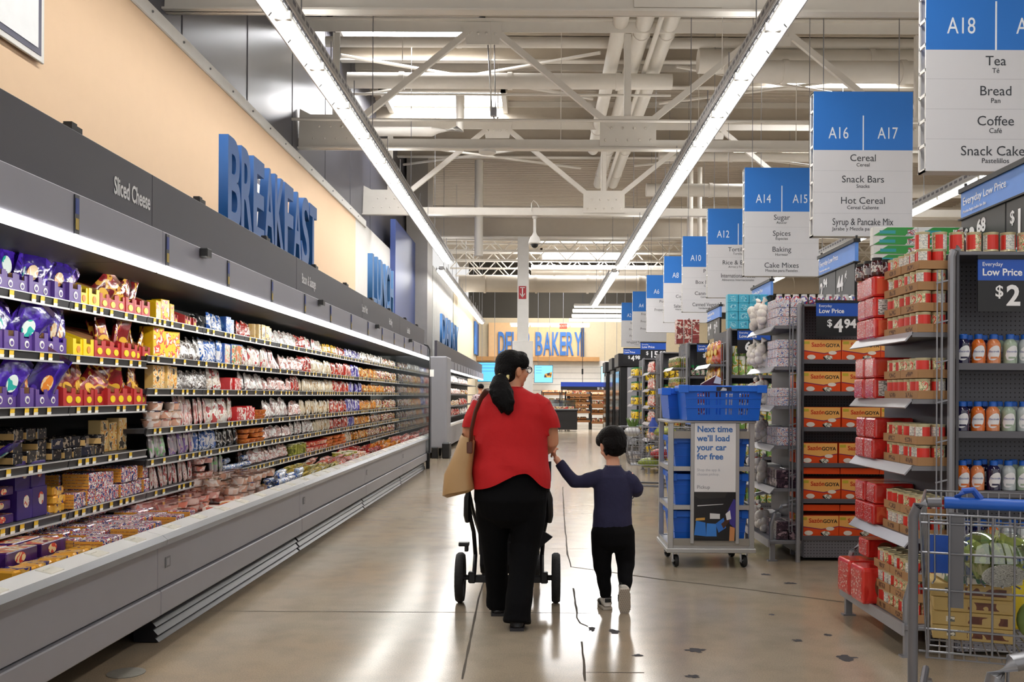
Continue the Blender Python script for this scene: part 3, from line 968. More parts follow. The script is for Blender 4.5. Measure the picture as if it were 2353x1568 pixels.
# glass end of the long row
t = thing('cooler_end_glass', 'clear glass end panel with dark rounded rim closing the long cooler row', 'glass panel', (0, CASE0 + 5 * CASEL + 0.02, 0))
out = [(XF - 1.05, 0.12), (XF + 0.02, 0.12)]
rr = 0.12
out += [(XF + 0.04, 0.14)]
for k in range(7):
    a = k * PI / 2 / 6
    out.append((XF + 0.04 - rr + rr * math.cos(a), 2.32 - rr + rr * math.sin(a)))
out += [(XF - 1.05, 2.32)]
MB().poly(out, 'y', 0, 0.012).build('glass', GLASS, t)
MB().tube([(p[0], 0.006, p[1]) for p in out[1:]], 0.016, 6).build('rim', mat('#1c1c20', 0.4), t)
MB().box(XF - 0.02, XF + 0.05, -0.02, 0.05, 0.0, 0.30).build('wheel_guard', BLACK, t, bevel=0.01)
MB().box(XF + 0.05, XF + 0.075, 0.0, 0.03, 0.3, 1.75).build('corner_post', mat('#6b6c72', 0.4, 0.5), t)
tg = MB().box(XF + 0.045, XF + 0.12, -0.01, 0.0, 1.72, 1.85).build('hang_tag', WHITE, t)

# ---------------------------------------------------------------- packages sold from the cooler
def pillow(w, h, t, seed=0, crimp=0.02, n=9, mi=0, lean=0.0):
    """A filled bag standing in the yz plane, front towards +x; crimped top and bottom."""
    rnd = random.Random(seed)
    m = MB()
    for side in (1, -1):
        vs, fs = [], []
        for i in range(n + 1):
            for j in range(n + 1):
                u, v = j / n, i / n
                y, z = (u - 0.5) * w, v * h
                e = max(0.0, (1 - (2 * u - 1) ** 4)) * max(0.0, (1 - (2 * v - 1) ** 6))
                bul = t / 2 * e ** 0.6 * (1.15 - 0.5 * v) + rnd.uniform(-1, 1) * t * 0.09 * e
                if v > 1 - crimp / h * 1.5:
                    bul *= 0.25
                y *= 1 - 0.10 * math.sin(PI * v) * (1 if 0 < u < 1 else 1)
                vs.append((side * (bul + 0.001), y, z + rnd.uniform(-1, 1) * 0.003 + (0.012 * math.sin(u * 6 + seed) if v == 1 else 0)))
        for i in range(n):
            for j in range(n):
                a = i * (n + 1) + j
                fs.append((a, a + 1, a + n + 2, a + n + 1))
        m.add(vs, fs, mi)
    return m


def disc(y, z, ry, rz, x, n=16):
    return MB().add([(x, y + ry * math.cos(2 * PI * j / n), z + rz * math.sin(2 * PI * j / n)) for j in range(n)] + [(x - 0.004, y + ry * math.cos(2 * PI * j / n), z + rz * math.sin(2 * PI * j / n)) for j in range(n)],
                    [tuple(range(n)), tuple(range(n, 2 * n))[::-1]] + [(j, (j + 1) % n, n + (j + 1) % n, n + j) for j in range(n)])


PURPLE = mprint(['#2a1273', '#3a1c92', '#4a2aa8', '#2a1273'], 9, 0.18, 0.6, bump=0.5)
PUR2 = mat('#5b3f8d', 0.45)
RED = mat('#b52a2c', 0.45)
YEL = mat('#f2d013', 0.4)
KRAFT = mat('#b08358', 0.7)
WHT = mat('#e8e6e2', 0.4)
KINDS = {}


def kind(key, name, cat, mesh):
    p = Proto(name, cat, mesh)
    KINDS[key] = p
    return p


# bags of shredded cheese
for key, labm in (('pouch_teal', mprint(['#e8f4f0', '#2fb0a8', '#e8f4f0'], 14)), ('pouch_tan', mprint(['#d9b98a', '#e9dcc4', '#c78a4a'], 20)), ('pouch_orange', mprint(['#f0913a', '#f7d6a0', '#f0913a'], 20))):
    p = kind(key, 'cheese_pouch', 'pouch of cheese', pillow(0.20, 0.24, 0.045, len(KINDS)).mesh('cheese_pouch', PURPLE, smooth=True))
    p.part('label', disc(0.0, 0.085, 0.033, 0.045, 0.028).mesh('label', labm))
    p.part('top_seal', MB().box(-0.004, 0.004, -0.088, 0.088, 0.228, 0.252).mesh('top_seal', mglass('#c9b8e0', 0.45, 0.1)))
p = kind('pouch_red', 'cheese_pouch', 'pouch of cheese', pillow(0.17, 0.21, 0.035, 3).mesh('cheese_pouch', mprint(['#7c1c20', '#952328', '#d9a03a', '#6b1518'], 11, 0.2, 0.6, bump=0.4), smooth=True))
p.part('label', disc(0.0, 0.075, 0.04, 0.03, 0.022).mesh('label', mat('#e6b53c', 0.4)))
p.part('top_seal', MB().box(-0.004, 0.004, -0.075, 0.075, 0.20, 0.222).mesh('top_seal', mglass('#e0b8b0', 0.4, 0.1)))


def tray_mesh(w, d, h, hf, mats, thick=0.004, round_=True):
    """Display carton: high back, sides swooping down to a low front facing +x, kraft inside."""
    m = MB()
    k = 8
    side = []
    for i in range(k + 1):
        f = i / k
        x = -d / 2 + d * f
        z = h + (hf - h) * (f ** 1.6 if round_ else f)
        side.append((x, z))
    out = [(-d / 2, 0)] + [(x, z) for x, z in side] + [(d / 2, 0)]
    for s in (-1, 1):
        m.poly(out, 'y', s * w / 2 - thick / 2, s * w / 2 + thick / 2, 0)
        m.poly([(x, z + 0.001) for x, z in side] + [(x, z - 0.03) for x, z in side[::-1]], 'y', s * w / 2 - s * (thick / 2 + 0.001), s * w / 2 - s * (thick / 2 + 0.002), 1)
    m.box(-d / 2, -d / 2 + thick, -w / 2, w / 2, 0, h, 1)
    m.box(d / 2 - thick, d / 2, -w / 2, -w * 0.22, 0, hf, 0).box(d / 2 - thick, d / 2, w * 0.22, w / 2, 0, hf, 0).box(d / 2 - thick, d / 2, -w * 0.22, w * 0.22, 0, hf * 0.72, 0)
    m.box(-d / 2, d / 2, -w / 2, w / 2, 0, thick, 1)
    return m.mesh('display_carton', mats)


for key, mt, logo in (('tray_purple', PUR2, WHT), ('tray_red', RED, YEL), ('tray_yellow', YEL, mat('#d98a2a', 0.5))):
    p = kind(key, 'display_carton', 'display carton', tray_mesh(0.118, 0.40, 0.2 if key != 'tray_purple' else 0.12, 0.10, [mt, KRAFT]))
    p.part('logo', disc(0, 0.04, 0.02 if key != 'tray_red' else 0.03, 0.02, 0.203).mesh('logo', logo))
    if key == 'tray_purple':
        p.part('logo_center', disc(0, 0.038, 0.012, 0.011, 0.2045).mesh('logo_center', PUR2))

CARDK = {}


def carton(key, name, cat, w, h, d, cols, scale=14, face=None, coat=0.2):
    """A printed carton, w along the shelf, front face towards +x."""
    p = kind(key, name, cat, MB().box(-d / 2, d / 2, -w / 2, w / 2, 0, h).mesh(name, mprint(cols, scale, 0.4, coat), bevel=0.003))
    if face:
        p.part('front_print', MB().box(d / 2, d / 2 + 0.0008, -w * 0.46, w * 0.46, h * 0.05, h * 0.95).mesh('front_print', mprint(face, 22, 0.4, coat)))
    return p


carton('box_yellow', 'snack_carton', 'carton', 0.13, 0.2, 0.10, ['#e6b911', '#f0c91c', '#e6b911'], 5, ['#f5d33a', '#f5d33a', '#e8554a', '#f7f0e0'])
carton('box_cream', 'snack_carton', 'carton', 0.11, 0.2, 0.08, ['#e8c070', '#f0d090'], 8, ['#efd08a', '#e89a3a', '#efe2c0', '#4a4238'])
carton('box_photo', 'snack_carton', 'carton', 0.24, 0.18, 0.05, ['#3c64b0', '#4a78c0'], 8, ['#d8733a', '#e8e2d8', '#5a9a50', '#c05a2a'])
carton('box_blue', 'snack_carton', 'carton', 0.13, 0.22, 0.09, ['#2a58a8', '#3468bc', '#7aa6dc'], 9, ['#2f62b4', '#e9eef4', '#2f62b4', '#4a8ad0'])
carton('box_purple', 'cheese_carton', 'carton', 0.14, 0.15, 0.12, ['#38206c', '#40287a'], 6)
KINDS['box_purple'].part('label', disc(0.01, 0.09, 0.025, 0.032, 0.061).mesh('label', mprint(['#f4ead8', '#f4ead8', '#d84a30'], 30)))
carton('box_redwhite', 'snack_carton', 'carton', 0.13, 0.12, 0.11, ['#c42428', '#d02c2c'], 8, ['#f0ece4', '#c42428', '#c42428', '#f0ece4'])
carton('meat_box', 'lunch_kit', 'lunch kit', 0.17, 0.03, 0.12, ['#e8e2da', '#d05a4a', '#e8b070', '#f0e8e0'], 14)


def slab(key, name, cat, w, h, t, cols, scale=18, bump=0.3, edge=None, stretch=(1, 1, 1)):
    """A flat vacuum pack standing upright, front towards +x."""
    m = MB()
    n = 6
    rnd = random.Random(len(KINDS) * 3 + 1)
    for side in (1, -1):
        vs, fs = [], []
        for i in range(n + 1):
            for j in range(n + 1):
                u, v = j / n, i / n
                e = (1 - abs(2 * u - 1) ** 5) * (1 - abs(2 * v - 1) ** 5)
                vs.append((side * (t / 2 * min(1, e * 1.4) + 0.001) + rnd.uniform(-1, 1) * t * 0.06, (u - 0.5) * w, v * h))
        for i in range(n):
            for j in range(n):
                a = i * (n + 1) + j
                fs.append((a, a + 1, a + n + 2, a + n + 1))
        m.add(vs, fs, 0)
    return kind(key, name, cat, m.mesh(name, mprint(cols, scale, 0.2, 0.6, stretch, bump), smooth=True))


slab('slab_pink', 'bacon_pack', 'pack of bacon', 0.085, 0.24, 0.03, ['#e8d8d0', '#d8a098', '#f0e8e4', '#b04040'], 16, stretch=(1, 2, 0.6))
slab('slab_white', 'meat_pack', 'pack of meat', 0.10, 0.19, 0.03, ['#e9e4dc', '#d4c2b0', '#f2eee8', '#c04848'], 16)
slab('slab_cream', 'meat_pack', 'pack of sliced meat', 0.095, 0.17, 0.035, ['#d8c8a8', '#e8dcc4', '#b89468', '#f0ece0'], 14, stretch=(1, 1.5, 0.5))
slab('slab_red', 'meat_pack', 'pack of sliced meat', 0.095, 0.165, 0.035, ['#b8352a', '#c8442e', '#e8dcd0', '#a02820'], 15, stretch=(1, 1, 0.5))
slab('slab_purple', 'meat_pack', 'pack of sliced meat', 0.095, 0.165, 0.035, ['#4a3c98', '#5a4cac', '#e0dce8', '#3c3088'], 15, stretch=(1, 1, 0.5))
slab('slab_orange', 'snack_pouch', 'snack pouch', 0.10, 0.15, 0.045, ['#d8882c', '#e8a03a', '#a04a20', '#f0d890'], 16)
slab('slab_silver', 'snack_pouch', 'snack pouch', 0.15, 0.17, 0.05, ['#c8c4bc', '#e4e2dc', '#8a6a50', '#f0f0ee'], 10, 0.7)
slab('slab_mixed', 'snack_pouch', 'snack pouch', 0.11, 0.15, 0.045, ['#e0d8cc', '#b83830', '#6a4a34', '#e8c060', '#e0d8cc'], 20)
slab('slab_yellow', 'hot_dog_pack', 'pack of hot dogs', 0.11, 0.16, 0.04, ['#e8b830', '#f0cc50', '#d87828', '#f6ecd0'], 13)
slab('slab_red_bag', 'hot_dog_pack', 'pack of hot dogs', 0.13, 0.19, 0.05, ['#b42c28', '#cc4434', '#ecd8cc', '#8c1c1c'], 12, 0.6)
slab('slab_blue', 'snack_pouch', 'snack pouch', 0.10, 0.19, 0.04, ['#2c5cac', '#e8eaee', '#3c70c0', '#f0f0f2'], 14)
slab('slab_green', 'deli_pack', 'slim clear pack', 0.09, 0.2, 0.035, ['#a8a4a8', '#b8a0a8', '#8cc088', '#d8d0d4'], 14, stretch=(1, 1, 0.6))
slab('slab_violet', 'deli_pack', 'slim clear pack', 0.09, 0.2, 0.035, ['#a49ca8', '#c8a8b0', '#8868b0', '#d8d0d4'], 14, stretch=(1, 1, 0.6))
slab('slab_black', 'deli_pack', 'dark slim pack', 0.09, 0.18, 0.03, ['#1c1c20', '#2c2c30', '#e0ddd8', '#18181c'], 12)
kind('bag_pink', 'meat_bag', 'bag of meat', pillow(0.19, 0.15, 0.07, 5).mesh('meat_bag', mprint(['#d8a8a0', '#e8dcd8', '#b88078', '#f0ece8'], 13, 0.15, 0.8, bump=0.8), smooth=True))
kind('bag_white', 'meat_bag', 'bag of meat', pillow(0.18, 0.18, 0.06, 6).mesh('meat_bag', mprint(['#d8d4d0', '#eeece8', '#b0908c', '#e6e4e0'], 12, 0.15, 0.8, bump=0.8), smooth=True))
kind('bag_clear', 'snack_bag', 'snack bag', pillow(0.16, 0.17, 0.05, 7).mesh('snack_bag', mprint(['#7a7470', '#c8c4c0', '#5a4a44', '#e8e6e4'], 12, 0.12, 0.9, bump=0.9), smooth=True))


def tub(key, name, cat, rx, ry, h, cols, lid):
    k = MB()
    prof = [((0, 0, 0), rx * 0.85, ry * 0.85), ((0, 0, h * 0.9), rx, ry), ((0, 0, h), rx, ry)]
    m = MB().loft(prof, 8 if key.startswith('tray') else 14)
    p = kind(key, name, cat, m.mesh(name, mprint(cols, 14, 0.25, 0.5), smooth=True))
    p.part('lid', MB().loft([((0, 0, h), rx * 1.08, ry * 1.08), ((0, 0, h + 0.008), rx * 1.08, ry * 1.08)], 8 if key.startswith('tray') else 14).mesh('lid', lid))
    return p


tub('tub_clear', 'meat_tray', 'tray of meat', 0.06, 0.075, 0.05, ['#e8c8b8', '#f2e4dc', '#dca890'], mglass('#fff4ee', 0.5))
tub('tub_pink', 'meat_tray', 'tray of meat', 0.07, 0.085, 0.045, ['#e0a8a0', '#f0d4cc', '#e89080'], mglass('#ffeae6', 0.5))
tub('tub_orange', 'cheese_tub', 'cheese tub', 0.075, 0.075, 0.035, ['#c8702c', '#d88438', '#b85a20'], mat('#c86a28', 0.4))
tub('tub_red', 'cheese_tub', 'meat tub', 0.075, 0.08, 0.05, ['#d8a890', '#c85838', '#e8ccb8'], mat('#c03830', 0.4))
tub('jar_green', 'pickle_jar', 'jar of pickles', 0.045, 0.045, 0.13, ['#8a8c34', '#b0b048', '#646a20'], mat('#e8e4c8', 0.4))
# cheese blocks: orange slices with printed wrapper ends
ORANGE = mat('#e0a044', 0.35, noise=0.05)
PRBLUE = mprint(['#343c7c', '#e4e0dc', '#c43c38', '#3c4488', '#e8e4e0'], 42, 0.25, 0.5)
m = MB().box(-0.075, 0.075, -0.04, 0.04, 0, 0.092)
p = kind('cheese_block', 'cheese_block', 'block of sliced cheese', m.mesh('cheese_block', PRBLUE, bevel=0.006))
for s in (-1, 1):
    g = MB()
    for k in range(5):
        g.box(-0.071, 0.071, s * 0.042 - 0.0025, s * 0.042 + 0.0025, 0.007 + k * 0.0165, 0.021 + k * 0.0165)
    p.part('sliced_end', g.mesh('sliced_end', ORANGE))
m = MB().box(-0.055, 0.055, -0.05, 0.05, 0, 0.07)
p = kind('cheese_black', 'cheese_block', 'block of sliced cheese', m.mesh('cheese_block', mprint(['#1c1a1e', '#2a282e', '#1c1a1e', '#1c1a1e', '#8a7c6c'], 40, 0.2, 0.6), bevel=0.006))
p.part('sliced_end', MB().box(-0.05, 0.05, -0.053, -0.049, 0.008, 0.045).mesh('sliced_end', mat('#d8b070', 0.4)))
m = MB().box(-0.06, 0.06, -0.13, 0.13, 0, 0.07)
p = kind('cheese_long', 'cheese_carton', 'long carton of cheese', m.mesh('cheese_carton', mprint(['#3c1a5c', '#4a2470', '#3c1a5c'], 6, 0.3, 0.4), bevel=0.004))
p.part('label', MB().loft([((0.061, -0.02, 0.035), 0.045, 0.026), ((0.0625, -0.02, 0.035), 0.045, 0.026)], 16, ref=(0, 1, 0)).mesh('label', mprint(['#f0d8a8', '#d84838', '#f0d8a8'], 24)))
p.part('top_print', MB().box(-0.055, 0.055, -0.12, 0.12, 0.07, 0.0708).mesh('top_print', mprint(['#d84a40', '#f0c878', '#f2e8e0', '#8c2030'], 18)))
m = MB().box(-0.05, 0.05, -0.07, 0.07, 0, 0.045)
p = kind('cheese_slices', 'cheese_stack', 'stack of cheese slices', m.mesh('cheese_stack', mat('#e8a838', 0.25, coat=0.5), bevel=0.008))
p.part('wrapper', MB().box(-0.052, 0.052, -0.03, 0.03, 0.0, 0.0465).mesh('wrapper', mprint(['#e8b048', '#f0c468', '#e8b048', '#3a3a80'], 30, 0.2, 0.6)))
# sausage rolls
m = MB().loft([((0, -0.12, 0.03), 0.012, 0.012), ((0, -0.105, 0.03), 0.03, 0.03), ((0, 0.105, 0.03), 0.03, 0.03), ((0, 0.12, 0.03), 0.012, 0.012)], 14)
p = kind('roll_blue', 'sausage_roll', 'roll of sausage', m.mesh('sausage_roll', mprint(['#e4e6ea', '#3058a8', '#e8eaee', '#9ab4dc'], 16, 0.25, 0.6), smooth=True))
p.part('end_clip', MB().cyl((0, -0.128, 0.03), (0, -0.118, 0.03), 0.01, 8).mesh('end_clip', STEEL))
kind('bag_flat_yellow', 'sausage_bag', 'bag of sausages', pillow(0.17, 0.16, 0.06, 9).mesh('sausage_bag', mprint(['#d8b850', '#e8d890', '#8a8a30', '#f0ecd0'], 10, 0.15, 0.8, bump=0.8), smooth=True))
kind('bag_flat_red', 'sausage_bag', 'bag of sausages', pillow(0.18, 0.16, 0.06, 10).mesh('sausage_bag', mprint(['#b82c30', '#d85848', '#e8c8c0', '#a01c24'], 10, 0.15, 0.8, bump=0.8), smooth=True))
kind('bag_flat_pink', 'sausage_bag', 'bag of sausages', pillow(0.19, 0.16, 0.06, 12).mesh('sausage_bag', mprint(['#e0908a', '#e8c8c0', '#d86c5c', '#f0e4e0'], 10, 0.15, 0.8, bump=0.8), smooth=True))
kind('bag_flat_orange', 'sausage_bag', 'bag of sausages', pillow(0.17, 0.16, 0.06, 13).mesh('sausage_bag', mprint(['#e89030', '#f0b048', '#d86820', '#f4e0c0'], 10, 0.15, 0.8, bump=0.8), smooth=True))

SHELF_NAME = ['top shelf', 'second shelf', 'third shelf', 'fourth shelf', 'fifth shelf', 'lowest shelf']
USED = {}
DESC = {}


def region(y):
    return 'cheese bay' if y < 6.33 else 'bacon bay' if y < 10 else 'lunch meat bay' if y < 12.3 else 'hot dog bay' if y < 14.4 else 'glass end'


def uniq(desc, place):
    """Words for one run of alike packs; a second run of the same words is told apart as the farther one."""
    k = (desc, place)
    USED[k] = USED.get(k, 0) + 1
    return desc, place if USED[k] == 1 else place + ', ' + ('second run', 'third run', 'fourth run', 'fifth run', 'sixth run')[min(USED[k] - 2, 4)]


def run(key, desc, where, x, y0, y1, z, pitch, lean=0.0, leanv=0.0, yaw=0.25, rows=1, dx=0.1, sc=1.0, scv=0.08, tiers=1, dz=0.07, fill=1.0, flip=0, roll=0.0, rollv=0.0):
    """A run of one kind along a shelf, each pack its own thing with its own ordinal label."""
    p = KINDS[key]
    d, place = uniq(desc, where)
    n = max(1, int(round((y1 - y0) / pitch)))
    if key[:3] in ('box', 'tra', 'tub', 'jar', 'rol', 'che', 'mea'):
        lean = leanv = 0.0
    grp = f'{d}, {place}'
    for tr in range(tiers):
        for r in range(rows):
            for i in range(n):
                if tr and random.random() > fill:
                    continue
                s = sc * (1 + random.uniform(-scv, scv))
                ry = lean + random.uniform(-leanv, leanv)
                pos = (x - r * dx + jit(0.01), y0 + (i + 0.5) * (y1 - y0) / n + jit(0.006), z + tr * dz + 0.001)
                extra = '' if rows == 1 else (' in front row' if r == 0 else ' in back row' if rows == 2 else f' in {nth(r + 1)} row')
                if tiers > 1:
                    extra += f', {nth(tr + 1)} tier'
                lab = f'{d}, {nth(i + 1)}{extra}, {place}'
                p.put(pos, label=lab, group=grp, rot=(roll + jit(rollv) + (jit(0.04) if leanv else 0), ry, jit(yaw) + flip), scale=(s, s, s))


# ---- plan A: the near sections
A = lambda k: SHELF_NAME[k] + ', cheese bay'
for k, (ya, yb) in enumerate(((4.45, 5.28), (4.45, 5.22), (4.45, 5.12))):
    z = SH_A[k]
    run('tray_purple', 'purple display carton', A(k), XS - 0.21, ya, yb, z, 0.122, yaw=0)
    for key, dsc, a, b in (('pouch_teal', 'purple cheese bag with teal oval', ya, (ya + yb) / 2 + 0.1), ('pouch_tan' if k < 2 else 'pouch_orange', 'purple cheese bag with tan oval' if k < 2 else 'purple cheese bag with orange oval', (ya + yb) / 2 - 0.1, yb)):
        run(key, dsc, A(k), XS - 0.07, a, b, z + 0.05, 0.115, 0.0, 0.2, 0.35, rows=1, sc=1.02, roll=-0.4, rollv=0.3)
run('tray_yellow', 'yellow display carton with wavy front', A(0), XS - 0.21, 5.30, 5.54, SH_A[0], 0.122, yaw=0)
run('tray_yellow', 'yellow display carton with wavy front', A(1), XS - 0.21, 5.24, 5.46, SH_A[1], 0.122, yaw=0)
run('tray_red', 'red display carton', A(0), XS - 0.21, 5.56, 6.25, SH_A[0], 0.122, yaw=0)
run('tray_red', 'red display carton', A(1), XS - 0.21, 5.48, 6.30, SH_A[1], 0.122, yaw=0)
run('tray_red', 'red display carton', A(2), XS - 0.21, 5.14, 6.26, SH_A[2], 0.122, yaw=0)
run('pouch_red', 'dark red cheese bag leaning', A(0), XS - 0.07, 5.55, 6.1, SH_A[0] + 0.05, 0.10, 0.0, 0.3, 0.6, sc=0.95, roll=-0.3, rollv=0.6)
run('pouch_red', 'dark red cheese bag leaning', A(1), XS - 0.07, 5.6, 6.25, SH_A[1] + 0.05, 0.10, 0.0, 0.3, 0.6, sc=0.95, roll=-0.3, rollv=0.6)
run('pouch_red', 'dark red cheese bag leaning', A(2), XS - 0.07, 5.2, 6.25, SH_A[2] + 0.05, 0.10, 0.0, 0.3, 0.6, sc=0.95, roll=-0.3, rollv=0.6)
run('cheese_black', 'dark wrapped cheese block', A(3), XS - 0.12, 4.75, 5.1, SH_A[3], 0.115, yaw=0.08, rows=2, dx=0.13, tiers=3, dz=0.062, fill=0.7, sc=0.9)
run('cheese_black', 'black shiny cheese pack', A(3), XS - 0.10, 5.12, 5.75, SH_A[3], 0.105, yaw=0.3, rows=2, dx=0.13, tiers=2, dz=0.06, fill=0.8, sc=0.9)
run('pouch_teal', 'small purple bag lying down', A(3), XS - 0.12, 4.55, 4.75, SH_A[3] + 0.04, 0.2, 1.0, 0.1, 0.2, sc=0.7)
run('box_cream', 'tan sloping carton with dark window', A(3), XS - 0.18, 5.85, 6.25, SH_A[3], 0.12, yaw=0.05)
run('box_purple', 'purple cheese carton with pale oval', A(4), XS - 0.12, 4.78, 5.06, SH_A[4], 0.15, yaw=0.03, tiers=2, dz=0.151)
run('cheese_long', 'small printed cheese carton', A(4), XS - 0.10, 4.40, 4.75, SH_A[4], 0.17, yaw=0.05, tiers=3, dz=0.071, sc=0.65)
run('cheese_slices', 'stack of wrapped cheese slices', A(4), XS - 0.09, 5.07, 5.24, SH_A[4], 0.16, yaw=0.1, tiers=3, dz=0.048)
run('cheese_block', 'wrapped orange cheese block', A(4), XS - 0.08, 5.25, 6.27, SH_A[4], 0.083, yaw=0.02, rows=3, dx=0.155, tiers=2, dz=0.093, fill=0.6)
DK = 0.45   # tank floor of the deck
B_ = 'front tank, cheese bay'
run('cheese_long', 'long purple cheese carton', B_, -2.42, 4.15, 4.72, DK, 0.27, yaw=0.03, rows=2, dx=0.14, tiers=3, dz=0.071)
run('cheese_slices', 'wrapped stack of yellow cheese slices', B_, -2.27, 4.0, 4.75, DK + 0.07, 0.15, yaw=0.2, tiers=2, dz=0.047)
run('cheese_block', 'wrapped orange cheese block', B_, -2.27, 4.72, 6.1, DK, 0.083, yaw=0.02, rows=3, dx=0.155, tiers=2, dz=0.093, fill=0.75)
run('cheese_block', 'wrapped orange cheese block heaped behind', B_, -2.74, 4.9, 5.8, DK, 0.083, yaw=0.02, rows=2, dx=0.155, tiers=3, dz=0.093, fill=0.7)

# ---- plan B: shelf by shelf down the row  (kind, words, end of run, pitch, options)
ROWS = [
    [('box_yellow', 'yellow carton', 6.78, 0.14, {}), ('tray_red', 'red tray carton of snack sticks', 7.25, 0.125, {}), ('slab_black', 'dark snack stick pack', 7.45, 0.06, {'lean': -0.4}), ('slab_blue', 'blue and white snack pouch', 7.85, 0.075, {}), ('box_blue', 'blue carton', 8.15, 0.13, {}), ('slab_red_bag', 'red bag', 8.6, 0.10, {}), ('box_cream', 'pale yellow carton', 9.25, 0.12, {}), ('bag_white', 'white meat bag', 10.2, 0.15, {}), ('slab_red_bag', 'red hot dog bag', 10.55, 0.12, {}), ('slab_white', 'white meat pack', 11.4, 0.085, {}), ('slab_yellow', 'yellow hot dog pack', 12.35, 0.10, {}), ('slab_red', 'red meat pack', 12.8, 0.08, {}), ('slab_purple', 'purple meat pack', 13.9, 0.085, {}), ('slab_silver', 'silver snack bag', 15.9, 0.16, {}), ('slab_mixed', 'red and white snack pouch', 17.3, 0.12, {})],
    [('box_yellow', 'yellow carton with picture', 6.82, 0.14, {}), ('bag_clear', 'silvery snack bag', 7.35, 0.12, {}), ('slab_blue', 'blue striped snack pouch', 7.8, 0.09, {}), ('box_photo', 'carton with food photo', 8.3, 0.25, {}), ('slab_white', 'pale meat pack with red print', 9.1, 0.09, {}), ('slab_pink', 'slim pink bacon pack', 9.6, 0.07, {'lean': -0.3, 'leanv': 0.3}), ('bag_pink', 'pink meat bag', 10.4, 0.17, {}), ('slab_red_bag', 'red sausage bag', 10.9, 0.12, {}), ('slab_cream', 'cream sliced meat pack', 12.0, 0.085, {}), ('slab_red', 'red sliced meat pack', 13.2, 0.085, {}), ('slab_purple', 'purple sliced meat pack', 13.9, 0.085, {}), ('slab_orange', 'orange snack pouch', 15.4, 0.10, {}), ('slab_mixed', 'mixed snack pouch', 17.3, 0.115, {})],
    [('box_cream', 'pale carton with food picture', 6.82, 0.115, {}), ('bag_clear', 'crumpled silvery bag', 7.5, 0.14, {}), ('slab_white', 'tall white pack', 7.85, 0.1, {}), ('box_redwhite', 'red and white carton', 8.25, 0.13, {}), ('bag_white', 'clear white meat bag', 9.0, 0.17, {}), ('bag_pink', 'pink meat bag', 10.0, 0.18, {}), ('slab_red_bag', 'red meat bag', 10.4, 0.12, {}), ('slab_cream', 'cream sliced meat pack', 12.1, 0.085, {}), ('slab_red', 'red sliced meat pack', 13.1, 0.085, {}), ('slab_purple', 'purple sliced meat pack', 14.0, 0.085, {}), ('slab_orange', 'orange snack pouch', 16.0, 0.10, {}), ('slab_mixed', 'mixed snack pouch', 17.3, 0.115, {})],
    [('tub_clear', 'clear meat tray', 6.85, 0.16, {'tiers': 3, 'dz': 0.06}), ('slab_pink', 'striped pink bacon pack', 7.5, 0.085, {}), ('slab_white', 'white meat pack', 8.1, 0.095, {}), ('box_redwhite', 'red and white carton', 8.6, 0.13, {}), ('tub_orange', 'flat orange cheese tub', 9.0, 0.16, {'tiers': 2, 'dz': 0.045}), ('bag_white', 'clear meat bag', 9.9, 0.16, {}), ('bag_pink', 'pink meat bag', 10.4, 0.18, {}), ('slab_cream', 'cream sliced meat pack', 11.9, 0.085, {}), ('slab_red', 'red sliced meat pack', 12.9, 0.085, {}), ('slab_purple', 'purple sliced meat pack', 13.9, 0.085, {}), ('slab_orange', 'orange snack pouch', 15.3, 0.10, {}), ('slab_mixed', 'mixed snack pouch', 17.3, 0.115, {})],
    [('slab_green', 'slim clear pack with green band', 6.7, 0.095, {}), ('slab_violet', 'slim clear pack with violet band', 7.2, 0.095, {}), ('slab_blue', 'blue and orange pouch', 7.7, 0.10, {}), ('slab_black', 'dark slim pack', 8.3, 0.10, {}), ('tub_orange', 'round orange cheese tub', 8.95, 0.16, {'tiers': 3, 'dz': 0.045}), ('bag_pink', 'pink meat bag', 10.0, 0.18, {}), ('bag_white', 'white meat bag', 11.0, 0.17, {}), ('slab_cream', 'cream sliced meat pack', 11.9, 0.085, {}), ('slab_red', 'red sliced meat pack', 13.0, 0.085, {}), ('slab_purple', 'purple sliced meat pack', 13.5, 0.085, {}), ('slab_orange', 'orange snack pouch', 14.6, 0.10, {}), ('slab_mixed', 'mixed snack pouch', 17.3, 0.115, {})],
    [('slab_pink', 'pink and white bacon pack', 7.2, 0.088, {}), ('tub_pink', 'pink meat tray', 7.55, 0.18, {'tiers': 3, 'dz': 0.054}), ('slab_green', 'slim green pack', 7.85, 0.09, {}), ('roll_blue', 'blue and white sausage roll', 8.6, 0.25, {'tiers': 2, 'dz': 0.058}), ('bag_pink', 'pink meat bag', 9.9, 0.17, {'rows': 2}), ('jar_green', 'jar of green pickles', 10.6, 0.1, {}), ('tub_red', 'red and cream meat tub', 11.6, 0.17, {'tiers': 2, 'dz': 0.06}), ('tub_orange', 'orange cheese tub', 12.7, 0.16, {'tiers': 3, 'dz': 0.045}), ('slab_cream', 'cream pack', 13.3, 0.09, {}), ('slab_orange', 'orange pouch', 14.5, 0.10, {}), ('slab_mixed', 'mixed pouch', 17.3, 0.115, {})],
]
